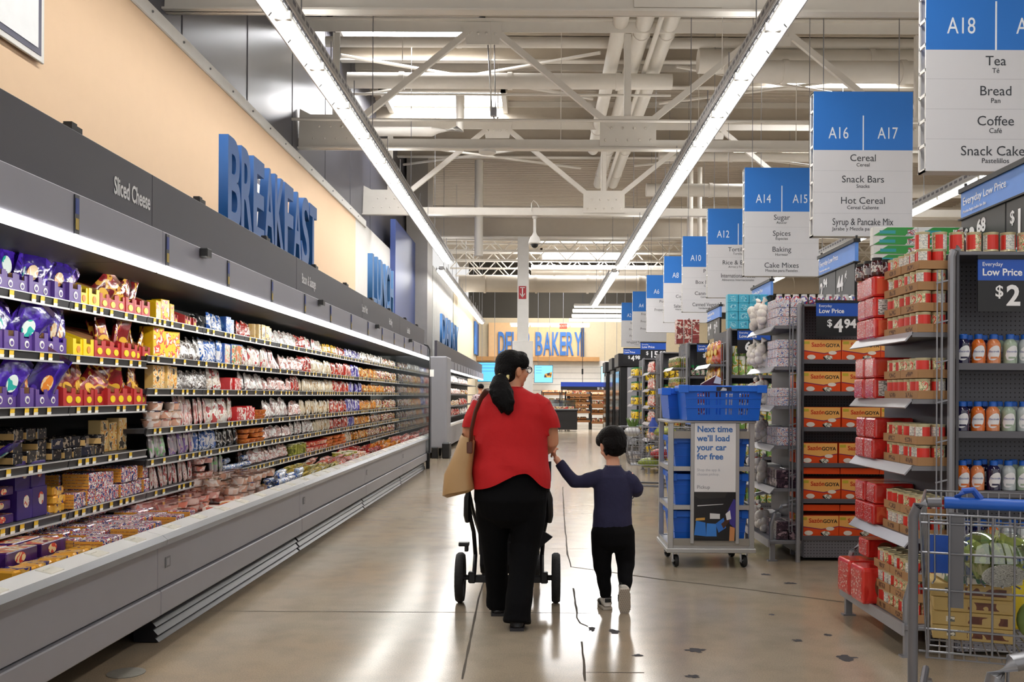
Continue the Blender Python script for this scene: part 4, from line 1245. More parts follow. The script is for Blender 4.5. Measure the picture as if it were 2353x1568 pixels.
for k, segs in enumerate(ROWS):
    y = 6.38
    for key, dsc, ye, pit, o in segs:
        o = dict(o)
        h = SH_B[k - 1] - SH_B[k] if k else 0.2
        lim = {'slab': 0.17, 'bag_': 0.16, 'box_': 0.2}.get(key[:4], 0.1)
        run(key, dsc, SHELF_NAME[k] + ', ' + region((y + ye) / 2), XS - 0.06 - (0.14 if key.startswith('tray') else 0.0), y, ye, SH_B[k], pit,
            lean=o.get('lean', -0.12), leanv=o.get('leanv', 0.1), yaw=0.2, rows=o.get('rows', 1), tiers=o.get('tiers', 1), dz=o.get('dz', 0.07), fill=0.8,
            sc=min(1.0, (h - 0.055) / {'slab_pink': 0.24, 'box_yellow': 0.2, 'box_cream': 0.2, 'box_blue': 0.22, 'slab_green': 0.2, 'slab_violet': 0.2, 'tray_red': 0.2}.get(key, 0.19)))
        y = ye + 0.02
# the open tank along the front
for key, dsc, y0, y1, pit, x, z, o in (
        ('tub_pink', 'pink meat tray', 6.0, 7.4, 0.19, -2.42, DK, {'rows': 3, 'dx': 0.17, 'tiers': 3, 'dz': 0.054}),
        ('cheese_slices', 'yellow cheese pack', 5.95, 6.4, 0.15, -2.27, DK + 0.06, {'rows': 1}),
        ('meat_box', 'white and blue flat lunch kit', 6.3, 7.2, 0.2, -2.27, DK + 0.08, {'tiers': 2, 'dz': 0.03}),
        ('tub_clear', 'clear meat tray', 7.0, 8.1, 0.18, -2.32, DK + 0.05, {'rows': 3, 'dx': 0.14, 'tiers': 3, 'dz': 0.06}),
        ('roll_blue', 'blue and white sausage roll', 8.1, 9.0, 0.27, -2.27, DK + 0.08, {'rows': 2, 'dx': 0.08, 'tiers': 2, 'dz': 0.05}),
        ('bag_flat_yellow', 'yellow sausage bag', 8.9, 10.3, 0.16, -2.30, DK + 0.06, {'lean': 1.1, 'rows': 3, 'dx': 0.16, 'tiers': 2}),
        ('bag_flat_pink', 'pink sausage bag', 10.2, 11.2, 0.18, -2.28, DK + 0.07, {'lean': 1.1, 'rows': 3, 'dx': 0.16, 'tiers': 2}),
        ('jar_green', 'green pickle jar', 11.1, 11.7, 0.11, -2.3, DK + 0.03, {'rows': 2, 'dx': 0.12}),
        ('meat_box', 'white flat lunch kit', 11.5, 12.3, 0.2, -2.27, DK + 0.08, {'rows': 2, 'dx': 0.15, 'tiers': 3, 'dz': 0.03}),
        ('bag_flat_red', 'dark red sausage bag', 12.0, 13.2, 0.18, -2.32, DK + 0.07, {'lean': 1.0, 'rows': 3, 'dx': 0.16, 'tiers': 2}),
        ('bag_flat_orange', 'orange sausage bag', 13.2, 14.9, 0.18, -2.30, DK + 0.07, {'lean': 0.9, 'rows': 2, 'dx': 0.17, 'tiers': 2}),
        ('bag_flat_pink', 'pale pink sausage bag', 14.9, 17.3, 0.19, -2.30, DK + 0.07, {'lean': 0.9, 'rows': 2, 'dx': 0.17, 'tiers': 2})):
    run(key, dsc, 'front tank, ' + region((y0 + y1) / 2), x, y0, y1, z, pit, lean=o.get('lean', 0.0), leanv=0.15 if 'lean' in o else 0.0, yaw=0.35 if 'lean' in o else 0.12,
        rows=o.get('rows', 1), dx=o.get('dx', 0.1), tiers=o.get('tiers', 1) + (1 if o.get('rows', 1) > 1 and 'lean' not in o else 0), dz=o.get('dz', 0.06), fill=0.75)

# ---- the second cooler row beyond the gap
t = thing('cooler_end_cabinet', 'plain grey end cabinet of the farther cooler row, on black feet', 'cooler', (0, 20.3, 0))
MB().box(-3.1, -1.98, 0, 0.9, 0.22, 2.22).build('cabinet', GREY, t, bevel=0.03, seg=2)
MB().box(-2.30, -2.18, -0.03, 0.2, 0, 0.24).build('foot', BLACK, t, bevel=0.01)
MB().box(-2.08, -1.92, -0.05, 0.4, 0, 0.34).build('foot', BLACK, t, bevel=0.02)
y0, L = 21.3, 17.0
t = thing('cooler_case', 'farther open cooler row beyond the grey end cabinet', 'cooler', (0, y0, 0))
X2 = -2.25
MB().box(-2.96, -2.90, 0, L, 0, 2.4).box(-2.96, X2 - 0.05, 0, L, 2.05, 2.2).box(-2.96, X2 - 0.1, 0, L, 0.1, 0.4).build('case_body', DARKIN, t)
MB().box(X2 - 0.1, X2, 0, L, 0.1, 0.58).build('front_panel', PANEL, t)
MB().box(X2 - 0.1, X2 + 0.03, 0, L, 0.58, 0.63).build('bumper_rail', BUMP, t)
MB().box(X2 - 0.05, X2 + 0.0, 0, L, 2.03, 2.25).build('canopy_panel', FASCIA, t)
MB().box(X2 - 0.06, X2 - 0.01, 0, L, 1.99, 2.03).build('canopy_lamp', CASELAMP, t)
MB().box(X2 - 0.12, X2 - 0.06, 0, L, 2.25, 2.62).build('header_panel', HEADER, t)
for k in range(14):
    MB().box(X2, X2 + 0.006, 0.6 + k * 1.02, 0.64 + k * 1.02, 2.04, 2.24).build('price_strip', BLACK, t)
for z in (1.75, 1.4, 1.05, 0.75):
    MB().box(-2.9, X2 - 0.3, 0, L, z - 0.03, z).build('shelf', mat('#37373b', 0.5), t)
e = thing('cooler_end_glass', 'clear glass end panel in front of the farther cooler row', 'glass panel', (0, y0 - 0.06, 0))
out2 = [(x + (X2 - XF) + 0.02, z * 0.93) for x, z in out]
MB().poly(out2, 'y', 0, 0.012).build('glass', GLASS, e)
MB().tube([(p[0], 0.006, p[1]) for p in out2[1:]], 0.016, 6).build('rim', mat('#1c1c20', 0.4), e)
MB().box(X2 + 0.0, X2 + 0.06, -0.03, 0.04, 0.0, 0.28).build('wheel_guard', BLACK, e, bevel=0.01)
R2 = [('slab_red_bag', 'red meat pack'), ('bag_white', 'white meat bag'), ('bag_pink', 'pink meat bag'), ('slab_mixed', 'mixed meat pack')]
for k, z in enumerate((1.75, 1.4, 1.05, 0.75)):
    for q in range(3):
        key, dsc = R2[(k + q) % 4]
        run(key, dsc, f'{SHELF_NAME[k]} farther cooler, {("near", "middle", "far")[q]} part', X2 - 0.36, y0 + 3 + q * 3.3, y0 + 6.2 + q * 3.3, z, 0.24, -0.15, 0.15, 0.4, sc=1.1)
run('bag_flat_red', 'red meat bag', 'tank of the farther cooler', X2 - 0.22, y0 + 3, y0 + 13, 0.5, 0.3, 0.9, 0.2, 0.3)
wall_letters('DAIRY', X2 - 0.14, 22.9, 27.6, 2.63, 3.35, 'the second sign on the farther cooler header', LETTER2, 0.03, 0.02)
for i, (x, z0, z1) in enumerate(((-3.0, 2.6, 3.9), (-3.0, 2.7, 4.0))):
    pass
# ================================================================ GROCERY SHELVES ON THE OTHER SIDE
SHELFG = mat('#77777d', 0.45, 0.1, noise=0.03)
PEG = None


def peg_mat():
    m, nt, b = base_mat('pegboard')
    tc = nt.nodes.new('ShaderNodeTexCoord')
    mp = nt.nodes.new('ShaderNodeMapping')
    mp.inputs['Scale'].default_value = (39.4, 39.4, 39.4)
    nt.links.new(tc.outputs['Object'], mp.inputs['Vector'])
    fr = nt.nodes.new('ShaderNodeVectorMath')
    fr.operation = 'FRACTION'
    nt.links.new(mp.outputs[0], fr.inputs[0])
    sub = nt.nodes.new('ShaderNodeVectorMath')
    sub.operation = 'SUBTRACT'
    sub.inputs[1].default_value = (0.5, 0, 0.5)
    nt.links.new(fr.outputs[0], sub.inputs[0])
    mul = nt.nodes.new('ShaderNodeVectorMath')
    mul.operation = 'MULTIPLY'
    mul.inputs[1].default_value = (1, 0, 1)
    nt.links.new(sub.outputs[0], mul.inputs[0])
    ln = nt.nodes.new('ShaderNodeVectorMath')
    ln.operation = 'LENGTH'
    nt.links.new(mul.outputs[0], ln.inputs[0])
    lt = nt.nodes.new('ShaderNodeMath')
    lt.operation = 'LESS_THAN'
    lt.inputs[1].default_value = 0.17
    nt.links.new(ln.outputs['Value'], lt.inputs[0])
    mix = nt.nodes.new('ShaderNodeMix')
    mix.data_type = 'RGBA'
    mix.inputs[6].default_value = lin('#6f6f77')
    mix.inputs[7].default_value = lin('#1c1c20')
    nt.links.new(lt.outputs[0], mix.inputs[0])
    nt.links.new(mix.outputs[2], b.inputs['Base Color'])
    b.inputs['Roughness'].default_value = 0.5
    return m


PEG = peg_mat()
TUBE = mat('#8c8d93', 0.35, 0.4)
SBLUE = mat('#1550b4', 0.4)
SBLACK = mat('#121216', 0.4)
LBLUE = mat('#5b8fe0', 0.45)
INKW = mat('#f2f2f4', 0.5)
XG, XE = 2.23, 1.97        # run of the aisle shelving, front of the end display
GY = [4.94, 7.82, 10.75, 13.7, 16.6, 19.5]
GSH = [[1.557, 1.196, 0.88, 0.55, 0.2], [1.687, 1.42, 1.12, 0.818, 0.518, 0.208], [1.62, 1.30, 1.0, 0.68, 0.36, 0.15], [1.67, 1.36, 1.05, 0.72, 0.4, 0.15],
       [1.7, 1.4, 1.1, 0.8, 0.5, 0.2], [1.7, 1.4, 1.1, 0.8, 0.5, 0.2]]
ESH = [[1.725, 1.37, 1.015, 0.63], [1.975, 1.63, 1.30, 0.965, 0.61], [1.75, 1.45, 1.15, 0.85, 0.5], [1.8, 1.5, 1.2, 0.9, 0.6], [1.8, 1.5, 1.2, 0.9, 0.6], [1.8, 1.5, 1.2, 0.9, 0.6]]
WHO = ['the sports drink aisle', 'the orange seasoning boxes', 'the canned vegetables', 'the green-capped bottles', 'the yellow jars', 'the farthest jars']
for i, y in enumerate(GY):
    t = thing('gondola_shelving', f'grey pegboard aisle shelving holding {WHO[i]}', 'shelving', (XG, y, 0))
    XL = 2.4
    MB().box(0, XL, 0.36, 0.40, 0.05, 2.14).build('back_panel', PEG, t)
    MB().box(0, XL, 0.40, 0.62, 0.05, 2.13).build('core', DGREY, t)
    MB().box(0, XL, 0.03, 0.9, 0.03, GSH[i][-1] - 0.03).build('base_panel', PEG, t)
    MB().box(0, XL, 0.05, 0.95, 2.14, 2.16).build('top_shelf', SHELFG, t, bevel=0.003)
    for z in GSH[i]:
        so = MB().box(-0.02, XL, 0.03, 0.36, z - 0.028, z).build('shelf', SHELFG, t)
        MB().box(-0.02, XL, 0.02, 0.032, z - 0.03, z + 0.006).build('price_rail', mat('#5d5d64', 0.4), so)
        MB().poly([(0.03, z - 0.03), (0.3, z - 0.03), (0.3, z - 0.11), (0.26, z - 0.11)], 'x', -0.018, -0.012).build('bracket', SHELFG, so)
    for x in (-0.02, 1.2, 2.38):
        m = MB().box(x, x + 0.035, 0.345, 0.375, 0.0, 2.14)
        for k in range(40 if i < 2 else 0):
            m.box(x + 0.012, x + 0.022, 0.3442, 0.3455, 0.12 + k * 0.05, 0.145 + k * 0.05, 1)
        m.build('upright', [SHELFG, BLACK], t)
    # end display facing the main aisle
    e = thing('endcap_display', f'grey end display facing the main aisle at the end of {WHO[i]}', 'shelving', (XE, y, 0))
    W = 1.02
    MB().box(0.235, 0.25, 0, W, 0.05, 2.15).build('back_panel', DGREY, e)
    for k, z in enumerate(ESH[i]):
        so = MB().box(0.01, 0.235, 0.02, W - 0.12, z - 0.025, z).build('shelf', SHELFG, e)
        MB().poly([(-0.03, z - 0.045), (0.012, z + 0.004), (0.016, z - 0.004), (-0.024, z - 0.05)], 'y', 0.02, W - 0.12).build('price_rail', mat('#9a9aa0', 0.3, 0.3), so)
    zb = 0.175
    so = MB().box(-0.03, 0.235, 0.0, W, zb - 0.03, zb).build('base_shelf', SHELFG, e, bevel=0.004)
    MB().box(-0.045, -0.03, 0.0, W, zb - 0.055, zb + 0.008).build('price_rail', mat('#9a9aa0', 0.35, 0.3), so)
    for yy in (0.02, W - 0.05):
        MB().box(-0.02, 0.02, yy, yy + 0.03, 0.0, zb - 0.03).box(-0.04, 0.04, yy - 0.01, yy + 0.04, 0, 0.008).build('leg', TUBE, e)
        MB().tube([(-0.01, yy + 0.015, zb), (-0.01, yy + 0.015, 0.30), (0.02, yy + 0.015, 0.40), (0.08, yy + 0.015, 0.46), (0.15, yy + 0.015, 0.475), (0.235, yy + 0.015, 0.475)], 0.018, 8).build('guard_hoop', TUBE, e, smooth=True)
    fr = MB().tube([(0.20, -0.02, 0.0), (0.20, -0.02, 2.12), (0.21, -0.02, 2.15), (0.235, -0.02, 2.165)], 0.02, 8)
    fr.build('corner_pole', TUBE, e, smooth=True)
    wr = MB().cyl((0.15, -0.02, 0.25), (0.15, -0.02, 2.05), 0.006, 6).cyl((0.125, -0.02, 0.25), (0.125, -0.02, 2.05), 0.004, 6)
    for k in range(9):
        wr.cyl((0.12, -0.02, 0.3 + k * 0.21), (0.2, -0.02, 0.32 + k * 0.21), 0.005, 6)
    wr.build('wire_side', TUBE, e)


# ---- price signs
def low_price(x, y, z, wd, price, lab, sc=1.0):
    t = thing('price_sign', lab, 'price sign', (x, y, z))
    MB().box(0, wd, 0, 0.006, -0.115 * sc, 0).build('blue_panel', SBLUE, t)
    MB().box(0, wd, 0.0, 0.006, -0.28 * sc, -0.115 * sc).build('black_panel', SBLACK, t)
    MB().box(-0.004, wd + 0.004, -0.006, 0.012, -0.003, 0.018).build('holder_bar', BLACK, t)
    text('Everyday', 0.03 * sc, INKW, t, (0.022 * sc, -0.001, -0.03 * sc), align='LEFT', name='small_lettering')
    text('Low Price', 0.052 * sc, INKW, t, (0.022 * sc, -0.001, -0.073 * sc), align='LEFT', bold=0.001)
    a, b, c = price
    x0 = 0.09 * sc
    if a:
        text(a, 0.085 * sc, INKW, t, (x0, -0.001, -0.175 * sc), align='LEFT', bold=0.0012, name='price_digit')
        x0 += 0.06 * sc
    text(b, 0.15 * sc, INKW, t, (x0, -0.001, -0.20 * sc), align='LEFT', bold=0.004, name='price_digit')
    x0 += 0.085 * sc * len(b)
    if c:
        text(c, 0.10 * sc, INKW, t, (x0, -0.001, -0.18 * sc), align='LEFT', bold=0.004, name='price_digit')
    return t


low_price(2.32, 4.945, 2.115, 0.62, ('$', '2', '18'), 'blue and black low price sign above the sports drinks')
low_price(2.32, 7.825, 2.17, 0.37, ('$', '4', '94'), 'blue and black low price sign above the orange seasoning boxes')
low_price(2.285, 10.755, 2.14, 0.38, ('', '64', '¢'), 'blue and black low price sign above the canned vegetables', 0.95)
low_price(2.32, 13.705, 2.14, 0.38, ('$', '2', '12'), 'blue and black low price sign above the green-capped bottles', 0.95)
low_price(2.2, 20.2, 2.53, 0.55, ('$', '15', '98'), 'blue and black price sign showing fifteen at the freezer end', 1.3)
low_price(2.05, 22.6, 2.52, 0.42, ('$', '4', '98'), 'blue and black price sign next to the black freezer', 1.2)


def header_sign(y0, y1, z0, z1, cards, lab, x=2.65):
    """Long sign over an end display, read from the main aisle."""
    W, H = y1 - y0, z1 - z0
    t = thing('header_price_sign', lab, 'price sign', (x, y1, z0))
    t.rotation_euler = (0, 0, -PI / 2)      # local x runs towards the camera, local -y faces the aisle
    MB().box(0, W, 0, 0.03, H * 0.52, H).build('blue_band', LBLUE, t)
    MB().box(-0.01, W + 0.01, -0.015, 0.045, H, H + 0.03).box(-0.01, W + 0.01, -0.015, 0.045, H * 0.50, H * 0.53).build('rail', BLACK, t)
    text('Everyday Low Price', H * 0.2, INKW, t, (0.03, -0.002, H * 0.82), align='LEFT')
    text('Precios bajos todos los días', H * 0.08, INKW, t, (0.03, -0.002, H * 0.64), align='LEFT', name='small_lettering')
    n = len(cards)
    for k, (a, b, c) in enumerate(cards):
        o = MB().box(k * W / n + 0.008, (k + 1) * W / n - 0.008, 0.0, 0.008, -H * 0.3, H * 0.50).build('price_card', SBLACK, t)
        xx = k * W / n + 0.05
        if a:
            text(a, H * 0.30, INKW, o, (xx, -0.002, H * 0.20), align='LEFT', bold=0.0012, name='price_digit')
            xx += H * 0.19
        text(b, H * 0.55, INKW, o, (xx, -0.002, H * 0.08), align='LEFT', bold=0.006, name='price_digit', sx=0.85)
        xx += H * 0.30 * len(b)
        text(c, H * 0.33, INKW, o, (xx, -0.002, H * 0.26), align='LEFT', bold=0.004, name='price_digit')
    for k in (0, 1):
        MB().cyl((0.02 + k * (W - 0.04), 0.02, 2.16 - z0), (0.02 + k * (W - 0.04), 0.02, H + 0.06), 0.01, 6).build('post', BLACK, t)
    return t


header_sign(4.75, 5.88, 2.32, 2.66, [('$', '3', '68'), ('$', '1', '97')], 'long blue and black price sign over the red packs and tomato cans')
header_sign(7.85, 8.86, 2.34, 2.68, [('', '2', '94'), ('', '44', '¢')], 'long blue and black price sign over the garlic bag display')
header_sign(10.7, 11.65, 2.36, 2.7, [('$', '2', '12'), ('$', '3', '42')], 'long blue and black price sign over the yellow chip bags')
header_sign(13.7, 14.7, 2.36, 2.7, [('$', '2', '48'), ('$', '3', '12')], 'long blue and black price sign over the pasta jars')
header_sign(16.6, 17.6, 2.36, 2.7, [('$', '1', '12'), ('$', '2', '12')], 'long blue and black price sign over the olive jars, far off')

# ---- tomato cans with wrap-around labels in cardboard trays
RIM = mat('#d8cfa8', 0.3, 0.3)
m = MB().lathe([(0.034, 0), (0.039, 0.002), (0.039, 0.006), (0.037, 0.009), (0.037, 0.097), (0.039, 0.1), (0.039, 0.104), (0.035, 0.104), (0.034, 0.101)], n=20)
CAN = Proto('tomato_can', 'can', m.mesh('tomato_can', RIM, smooth=True))
n = 24
lab = MB()
for j in range(n):
    a, b = 2 * PI * j / n, 2 * PI * (j + 1) / n
    q = [(0.0376 * math.cos(v), 0.0376 * math.sin(v), z) for v, z in ((a, 0.012), (b, 0.012), (b, 0.09), (a, 0.09))]
    lab.add(q, [(0, 1, 2, 3)], 0 if j < 5 or 12 <= j < 16 else 1 if j < 12 else 2 if j < 21 else 0)
CAN.part('paper_label', lab.mesh('paper_label', [mat('#d6342a', 0.35), mprint(['#e8e0b8', '#5c7a3c', '#e8e0b8', '#d8442c', '#f0ead0'], 60, 0.35, 0.3, vary=False), mprint(['#e8e6dc', '#e8e6dc', '#9a9a98', '#d8dcd8'], 70, 0.35, 0.3, (1, 1, 3), vary=False)], smooth=True))
m = MB()
TL, TW, TH = 0.24, 0.165, 0.045
m.box(-TW / 2, TW / 2, -TL / 2, TL / 2, 0, 0.003)
for s in (-1, 1):
    m.box(s * TW / 2 - 0.0015, s * TW / 2 + 0.0015, -TL / 2, TL / 2, 0, TH).box(-TW / 2, TW / 2, s * TL / 2 - 0.0015, s * TL / 2 + 0.0015, 0, TH)
CTRAY = Proto('can_tray', 'cardboard tray', m.mesh('can_tray', mat('#a87f56', 0.75, noise=0.1)))
CTRAY.part('printed_mark', MB().box(-TW / 2 - 0.0025, -TW / 2 - 0.0015, -0.05, 0.04, 0.008, 0.034).mesh('printed_mark', mprint(['#a87f56', '#6a4a34', '#6a4a34'], 60, 0.7, 0)))


def can_block(y0, z, ntray, tiers, where, xo=2.095, partial=()):
    for tr in range(tiers):
        for k in range(ntray):
            yc = y0 + TL / 2 + k * (TL + 0.006)
            zz = z + tr * 0.112 + 0.001
            pl = f'{nth(k + 1)} tray, {nth(tr + 1)} tier, {where}'
            CTRAY.put((xo + jit(0.004), yc, zz), label=f'brown cardboard tray of tomato cans, {nth(k + 1)} on {nth(tr + 1)} tier, {where}', group='can trays on ' + where)
            for r in range(2):
                for q in range(3):
                    CAN.put((xo - 0.04 + 0.08 * r, yc - 0.08 + 0.08 * q, zz + 0.0035), random.uniform(0, 6.28), label=f'tomato can, {nth(q + 1)} of {"outer" if r == 0 else "inner"} row, {pl}', group='tomato cans on ' + where)


random.seed(21)
can_block(4.96, ESH[0][0], 2, 4, 'top shelf by the pole')
can_block(4.96, ESH[0][1], 2, 2, 'second shelf by the pole')
can_block(4.96, ESH[0][2], 2, 2, 'third shelf by the pole')
can_block(4.96, ESH[0][3], 2, 2, 'fourth shelf by the pole')
can_block(4.97, 0.176, 2, 3, 'base shelf by the pole', 2.05)
for k in range(9):
    CAN.put((2.06 + 0.092 * k, 5.03, 2.161), random.uniform(0, 6.28), label=f'tomato can, {nth(k + 1)} in the row topping the pegboard', group='tomato cans along the top of the pegboard shelving')

# ---- red wrapped packs
m = MB().box(-0.115, 0.115, -0.08, 0.08, 0, 0.12)
REDP = Proto('red_pack', 'wrapped pack', m.mesh('red_pack', mprint(['#c8241f', '#d6302a', '#c8241f'], 5, 0.2, 0.7, bump=0.5), bevel=0.012, seg=2))
REDP.part('front_print', MB().box(-0.1165, -0.115, -0.065, 0.065, 0.012, 0.108).mesh('front_print', mprint(['#b81c1c', '#cc2a24', '#cc2a24', '#cc2a24', '#d4584e', '#e8b8b0'], 60, 0.25, 0.6, (1, 1, 2.5))))
REDP.part('side_print', MB().box(-0.09, 0.09, -0.0815, -0.08, 0.015, 0.105).mesh('side_print', mprint(['#e05a3c', '#e86a48', '#d84830'], 8, 0.3, 0.6)))
REDP2 = Proto('red_pack', 'wrapped pack', REDP.root.data)
REDP2.parts = [REDP.parts[0].copy()]
REDP2.part('brown_window', MB().loft([((0.02, -0.0805, 0.06), 0.06, 0.045), ((0.02, -0.082, 0.06), 0.06, 0.045)], 18).mesh('brown_window', mat('#7a4a30', 0.6)))
REDP3 = Proto('red_pack', 'wrapped pack', REDP.root.data)
REDP3.parts = [REDP.parts[0].copy()]
REDP3.part('white_label', MB().box(-0.09, 0.02, -0.082, -0.08, 0.015, 0.105).mesh('white_label', mprint(['#eceae6', '#8a8886', '#f2f0ee'], 50, 0.4, 0.2, (0.6, 1, 2))))
for z, tiers, nm, ps in ((ESH[0][0], 3, 'top shelf', (REDP, REDP3, REDP)), (ESH[0][1], 2, 'second shelf', (REDP3, REDP)), (ESH[0][2], 2, 'third shelf', (REDP2, REDP2)), (ESH[0][3], 2, 'fourth shelf', (REDP, REDP2))):
    for tr in range(tiers):
        for q in range(2):
            ps[tr].put((2.08 + jit(0.01), 5.555 + q * 0.167, z + 0.001 + tr * 0.122), jit(0.03), label=f'red wrapped pack, {"nearer" if q == 0 else "farther"} of two, {nth(tr + 1)} tier, {nm} beside the cans', group='red wrapped packs on the ' + nm)
for q, (x, y, z) in enumerate(((1.99, 5.52, 0.177), (1.99, 5.76, 0.177), (2.1, 5.78, 0.40))):
    REDP2.put((x, y, z), jit(0.03), label=('big red wrapped pack at the base of the can display, nearer one', 'big red wrapped pack at the base of the can display, farther one', 'red wrapped pack lying behind the two big ones at the base')[q], group='red packs on the base shelf', scale=(0.95, 1.3, 1.75) if q < 2 else (0.8, 1, 0.9))
m = MB().lathe([(0.03, 0), (0.034, 0.004), (0.034, 0.075), (0.028, 0.088), (0.026, 0.09)], n=14)
JAR = Proto('sauce_jar', 'jar', m.mesh('sauce_jar', mat('#3a1418', 0.15, coat=0.6), smooth=True))
JAR.part('lid', MB().lathe([(0.029, 0.088), (0.029, 0.105), (0.0, 0.106)], n=14).mesh('lid', BLACK))
JAR.part('label', MB().lathe([(0.0345, 0.02), (0.0345, 0.06)], n=14).mesh('label', mprint(['#8a8a90', '#d8d6d2', '#6a3038'], 40)))
for k in range(5):
    JAR.put((1.99 + (k % 2) * 0.075, 5.51 + 0.068 * k, ESH[0][0] + 0.369), label=f'dark sauce jar with black lid, {nth(k + 1)} on the red packs', group='dark jars on the red packs')
# green wrap boxes behind the cans on top of the shelving
m = MB().box(-0.14, 0.14, -0.028, 0.028, 0, 0.056)
GBOX = Proto('wrap_box', 'carton', m.mesh('wrap_box', mat('#e4e6e2', 0.4), bevel=0.002))
GBOX.part('green_print', MB().poly([(-0.138, 0.002), (0.06, 0.002), (0.12, 0.054), (-0.05, 0.054)], 'y', -0.029, -0.028).mesh('green_print', mat('#3c9a48', 0.35)))
GBOX.part('teal_label', MB().box(-0.10, 0.0, -0.0295, -0.029, 0.014, 0.034).mesh('teal_label', mat('#3aa0a8', 0.4)))
GBOX.part('photo_print', MB().box(0.075, 0.135, -0.0295, -0.028, 0.006, 0.04).mesh('photo_print', mprint(['#e8e6e2', '#c84038', '#8a9098', '#e8e6e2'], 40)))
for c in range(4):
    for r in range(6 if c > 2 else 5):
        GBOX.put((2.23 + c * 0.283 + jit(0.006), 5.88, 2.161 + r * 0.057), jit(0.02), label=f'green and white wrap carton, {nth(r + 1)} up in {nth(c + 1)} stack behind the cans', group='green cartons stacked behind the top cans')

# ---- sports drink bottles
def bend(me, R, a0):
    """Wrap a flat text mesh (xy plane) round a vertical cylinder at angle a0."""
    me = me.copy()
    for v in me.vertices:
        a = a0 + v.co.x / R
        r = R + v.co.z
        v.co = (r * math.cos(a), r * math.sin(a), v.co.y)
    return me


def curved_label(R, a0, wa, z0, z1, oval, mt, nn=10):
    vs, fs = [], []
    for j in range(nn + 1):
        u = -1 + 2 * j / nn
        a = a0 + u * wa
        hh = math.sqrt(max(0.0, 1 - u * u)) if oval else 1
        zc = (z0 + z1) / 2 + (0.012 * u if oval else 0)
        for s in (-1, 1):
            vs.append((R * math.cos(a), R * math.sin(a), zc + s * hh * (z1 - z0) / 2))
    fs = [(2 * j, 2 * j + 2, 2 * j + 3, 2 * j + 1) for j in range(nn)]
    return MB().add(vs, fs).mesh('label', mt, smooth=True)


R_ = 0.036
BODY = [(0.03, 0), (R_, 0.006), (R_, 0.10), (0.034, 0.115), (0.026, 0.128), (0.019, 0.134), (0.018, 0.15), (0.0, 0.151)]
CAP = MB().lathe([(0.021, 0.136), (0.021, 0.158), (0.017, 0.162), (0.0, 0.163)], n=14).mesh('cap', mat('#2060c0', 0.35), smooth=True)
DR = {}
for key, c in (('purple', '#1d1840'), ('orange', '#d86a1c'), ('pale orange', '#d88450'), ('clear green', '#9cae9a'), ('clear', '#b4bcc0')):
    p = Proto('drink_bottle', 'bottle', MB().lathe(BODY, n=16).mesh('drink_bottle', mat(c, 0.12, coat=0.8, noise=0.03), smooth=True))
    p.part('cap', CAP)
    p.part('label', curved_label(R_ + 0.0006, -PI / 2 - 0.25, 0.95, 0.022, 0.098, True, mat('#e6e6ea', 0.4)))
    p.part('brand_lettering', bend(txt_data('Electrolit', 0.015, mat('#2b3f94', 0.4), 0.0002), R_ + 0.0012, -PI / 2 - 0.25), (0, 0, 0.068))
    p.part('flavour_band', curved_label(R_ + 0.0008, -PI / 2 - 0.25, 0.5, 0.030, 0.04, False, mat(c, 0.4)))
    DR[key] = p
ORDER = [['purple', 'orange', 'pale orange', 'clear green', 'clear', 'purple', 'orange', 'clear', 'purple', 'orange'], ['purple', 'orange', 'pale orange', 'clear green', 'clear', 'purple', 'orange', 'clear', 'purple', 'orange'],
         ['orange', 'pale orange', 'purple', 'clear', 'clear green', 'purple', 'orange', 'clear', 'purple', 'orange'], ['purple', 'purple', 'orange', 'clear', 'clear', 'purple', 'orange', 'clear', 'purple', 'orange'], ['clear', 'orange', 'purple', 'clear', 'orange', 'purple', 'orange', 'clear', 'purple', 'orange']]
for k, z in enumerate(GSH[0]):
    for r in range(2):
        for q in range(9):
            c = ORDER[k][(q + r) % 10] if r == 0 else ('purple' if q < 3 else ORDER[k][q])
            DR[c].put((2.275 + 0.083 * q - 0.01 * r + jit(0.004), 5.02 + 0.09 * r + jit(0.004), z + 0.001), jit(0.15), label=f'{c} sports drink bottle with blue cap, {nth(q + 1)} in {"front" if r == 0 else "back"} row, {SHELF_NAME[k]}', group=f'sports drinks on the {SHELF_NAME[k]}')

# ---- orange seasoning boxes
BW, BH, BD = 0.325, 0.172, 0.13
m = MB().box(-BW / 2, BW / 2, -BD / 2, BD / 2, 0, BH)
SZ = Proto('seasoning_box', 'carton', m.mesh('seasoning_box', mat('#e8501c', 0.35, coat=0.2), bevel=0.002))
yb = -BD / 2
SZ.part('pale_band', MB().poly([(-BW / 2 + 0.002, BH - 0.002), (BW / 2 - 0.002, BH - 0.002), (BW / 2 - 0.002, 0.085), (0.02, 0.06), (-BW / 2 + 0.002, 0.085)], 'y', yb - 0.0008, yb).mesh('pale_band', mat('#f7b865', 0.35)))
SZ.part('purple_stripe', MB().poly([(-BW / 2 + 0.002, 0.085), (0.02, 0.06), (BW / 2 - 0.002, 0.085), (BW / 2 - 0.002, 0.078), (0.02, 0.052), (-BW / 2 + 0.002, 0.078)], 'y', yb - 0.001, yb).mesh('purple_stripe', mat('#8a2a5c', 0.4)))
SZ.part('brand_lettering', txt_data('Sazón', 0.05, mat('#c8321c', 0.4), 0.0006, 0.0012), (-0.03, yb - 0.001, 0.128), (PI / 2, 0, 0))
SZ.part('brand_lettering', txt_data('GOYA', 0.042, mat('#2a2020', 0.4), 0.0006, 0.001), (0.09, yb - 0.001, 0.123), (PI / 2, 0, 0))
ov = lambda x, z, a, b: MB().loft([((x, yb - 0.001, z), a, b), ((x, yb - 0.0018, z), a, b)], 18).mesh('white_oval', mat('#efe6dc', 0.4))
SZ.part('white_oval', ov(-0.09, 0.026, 0.036, 0.02))
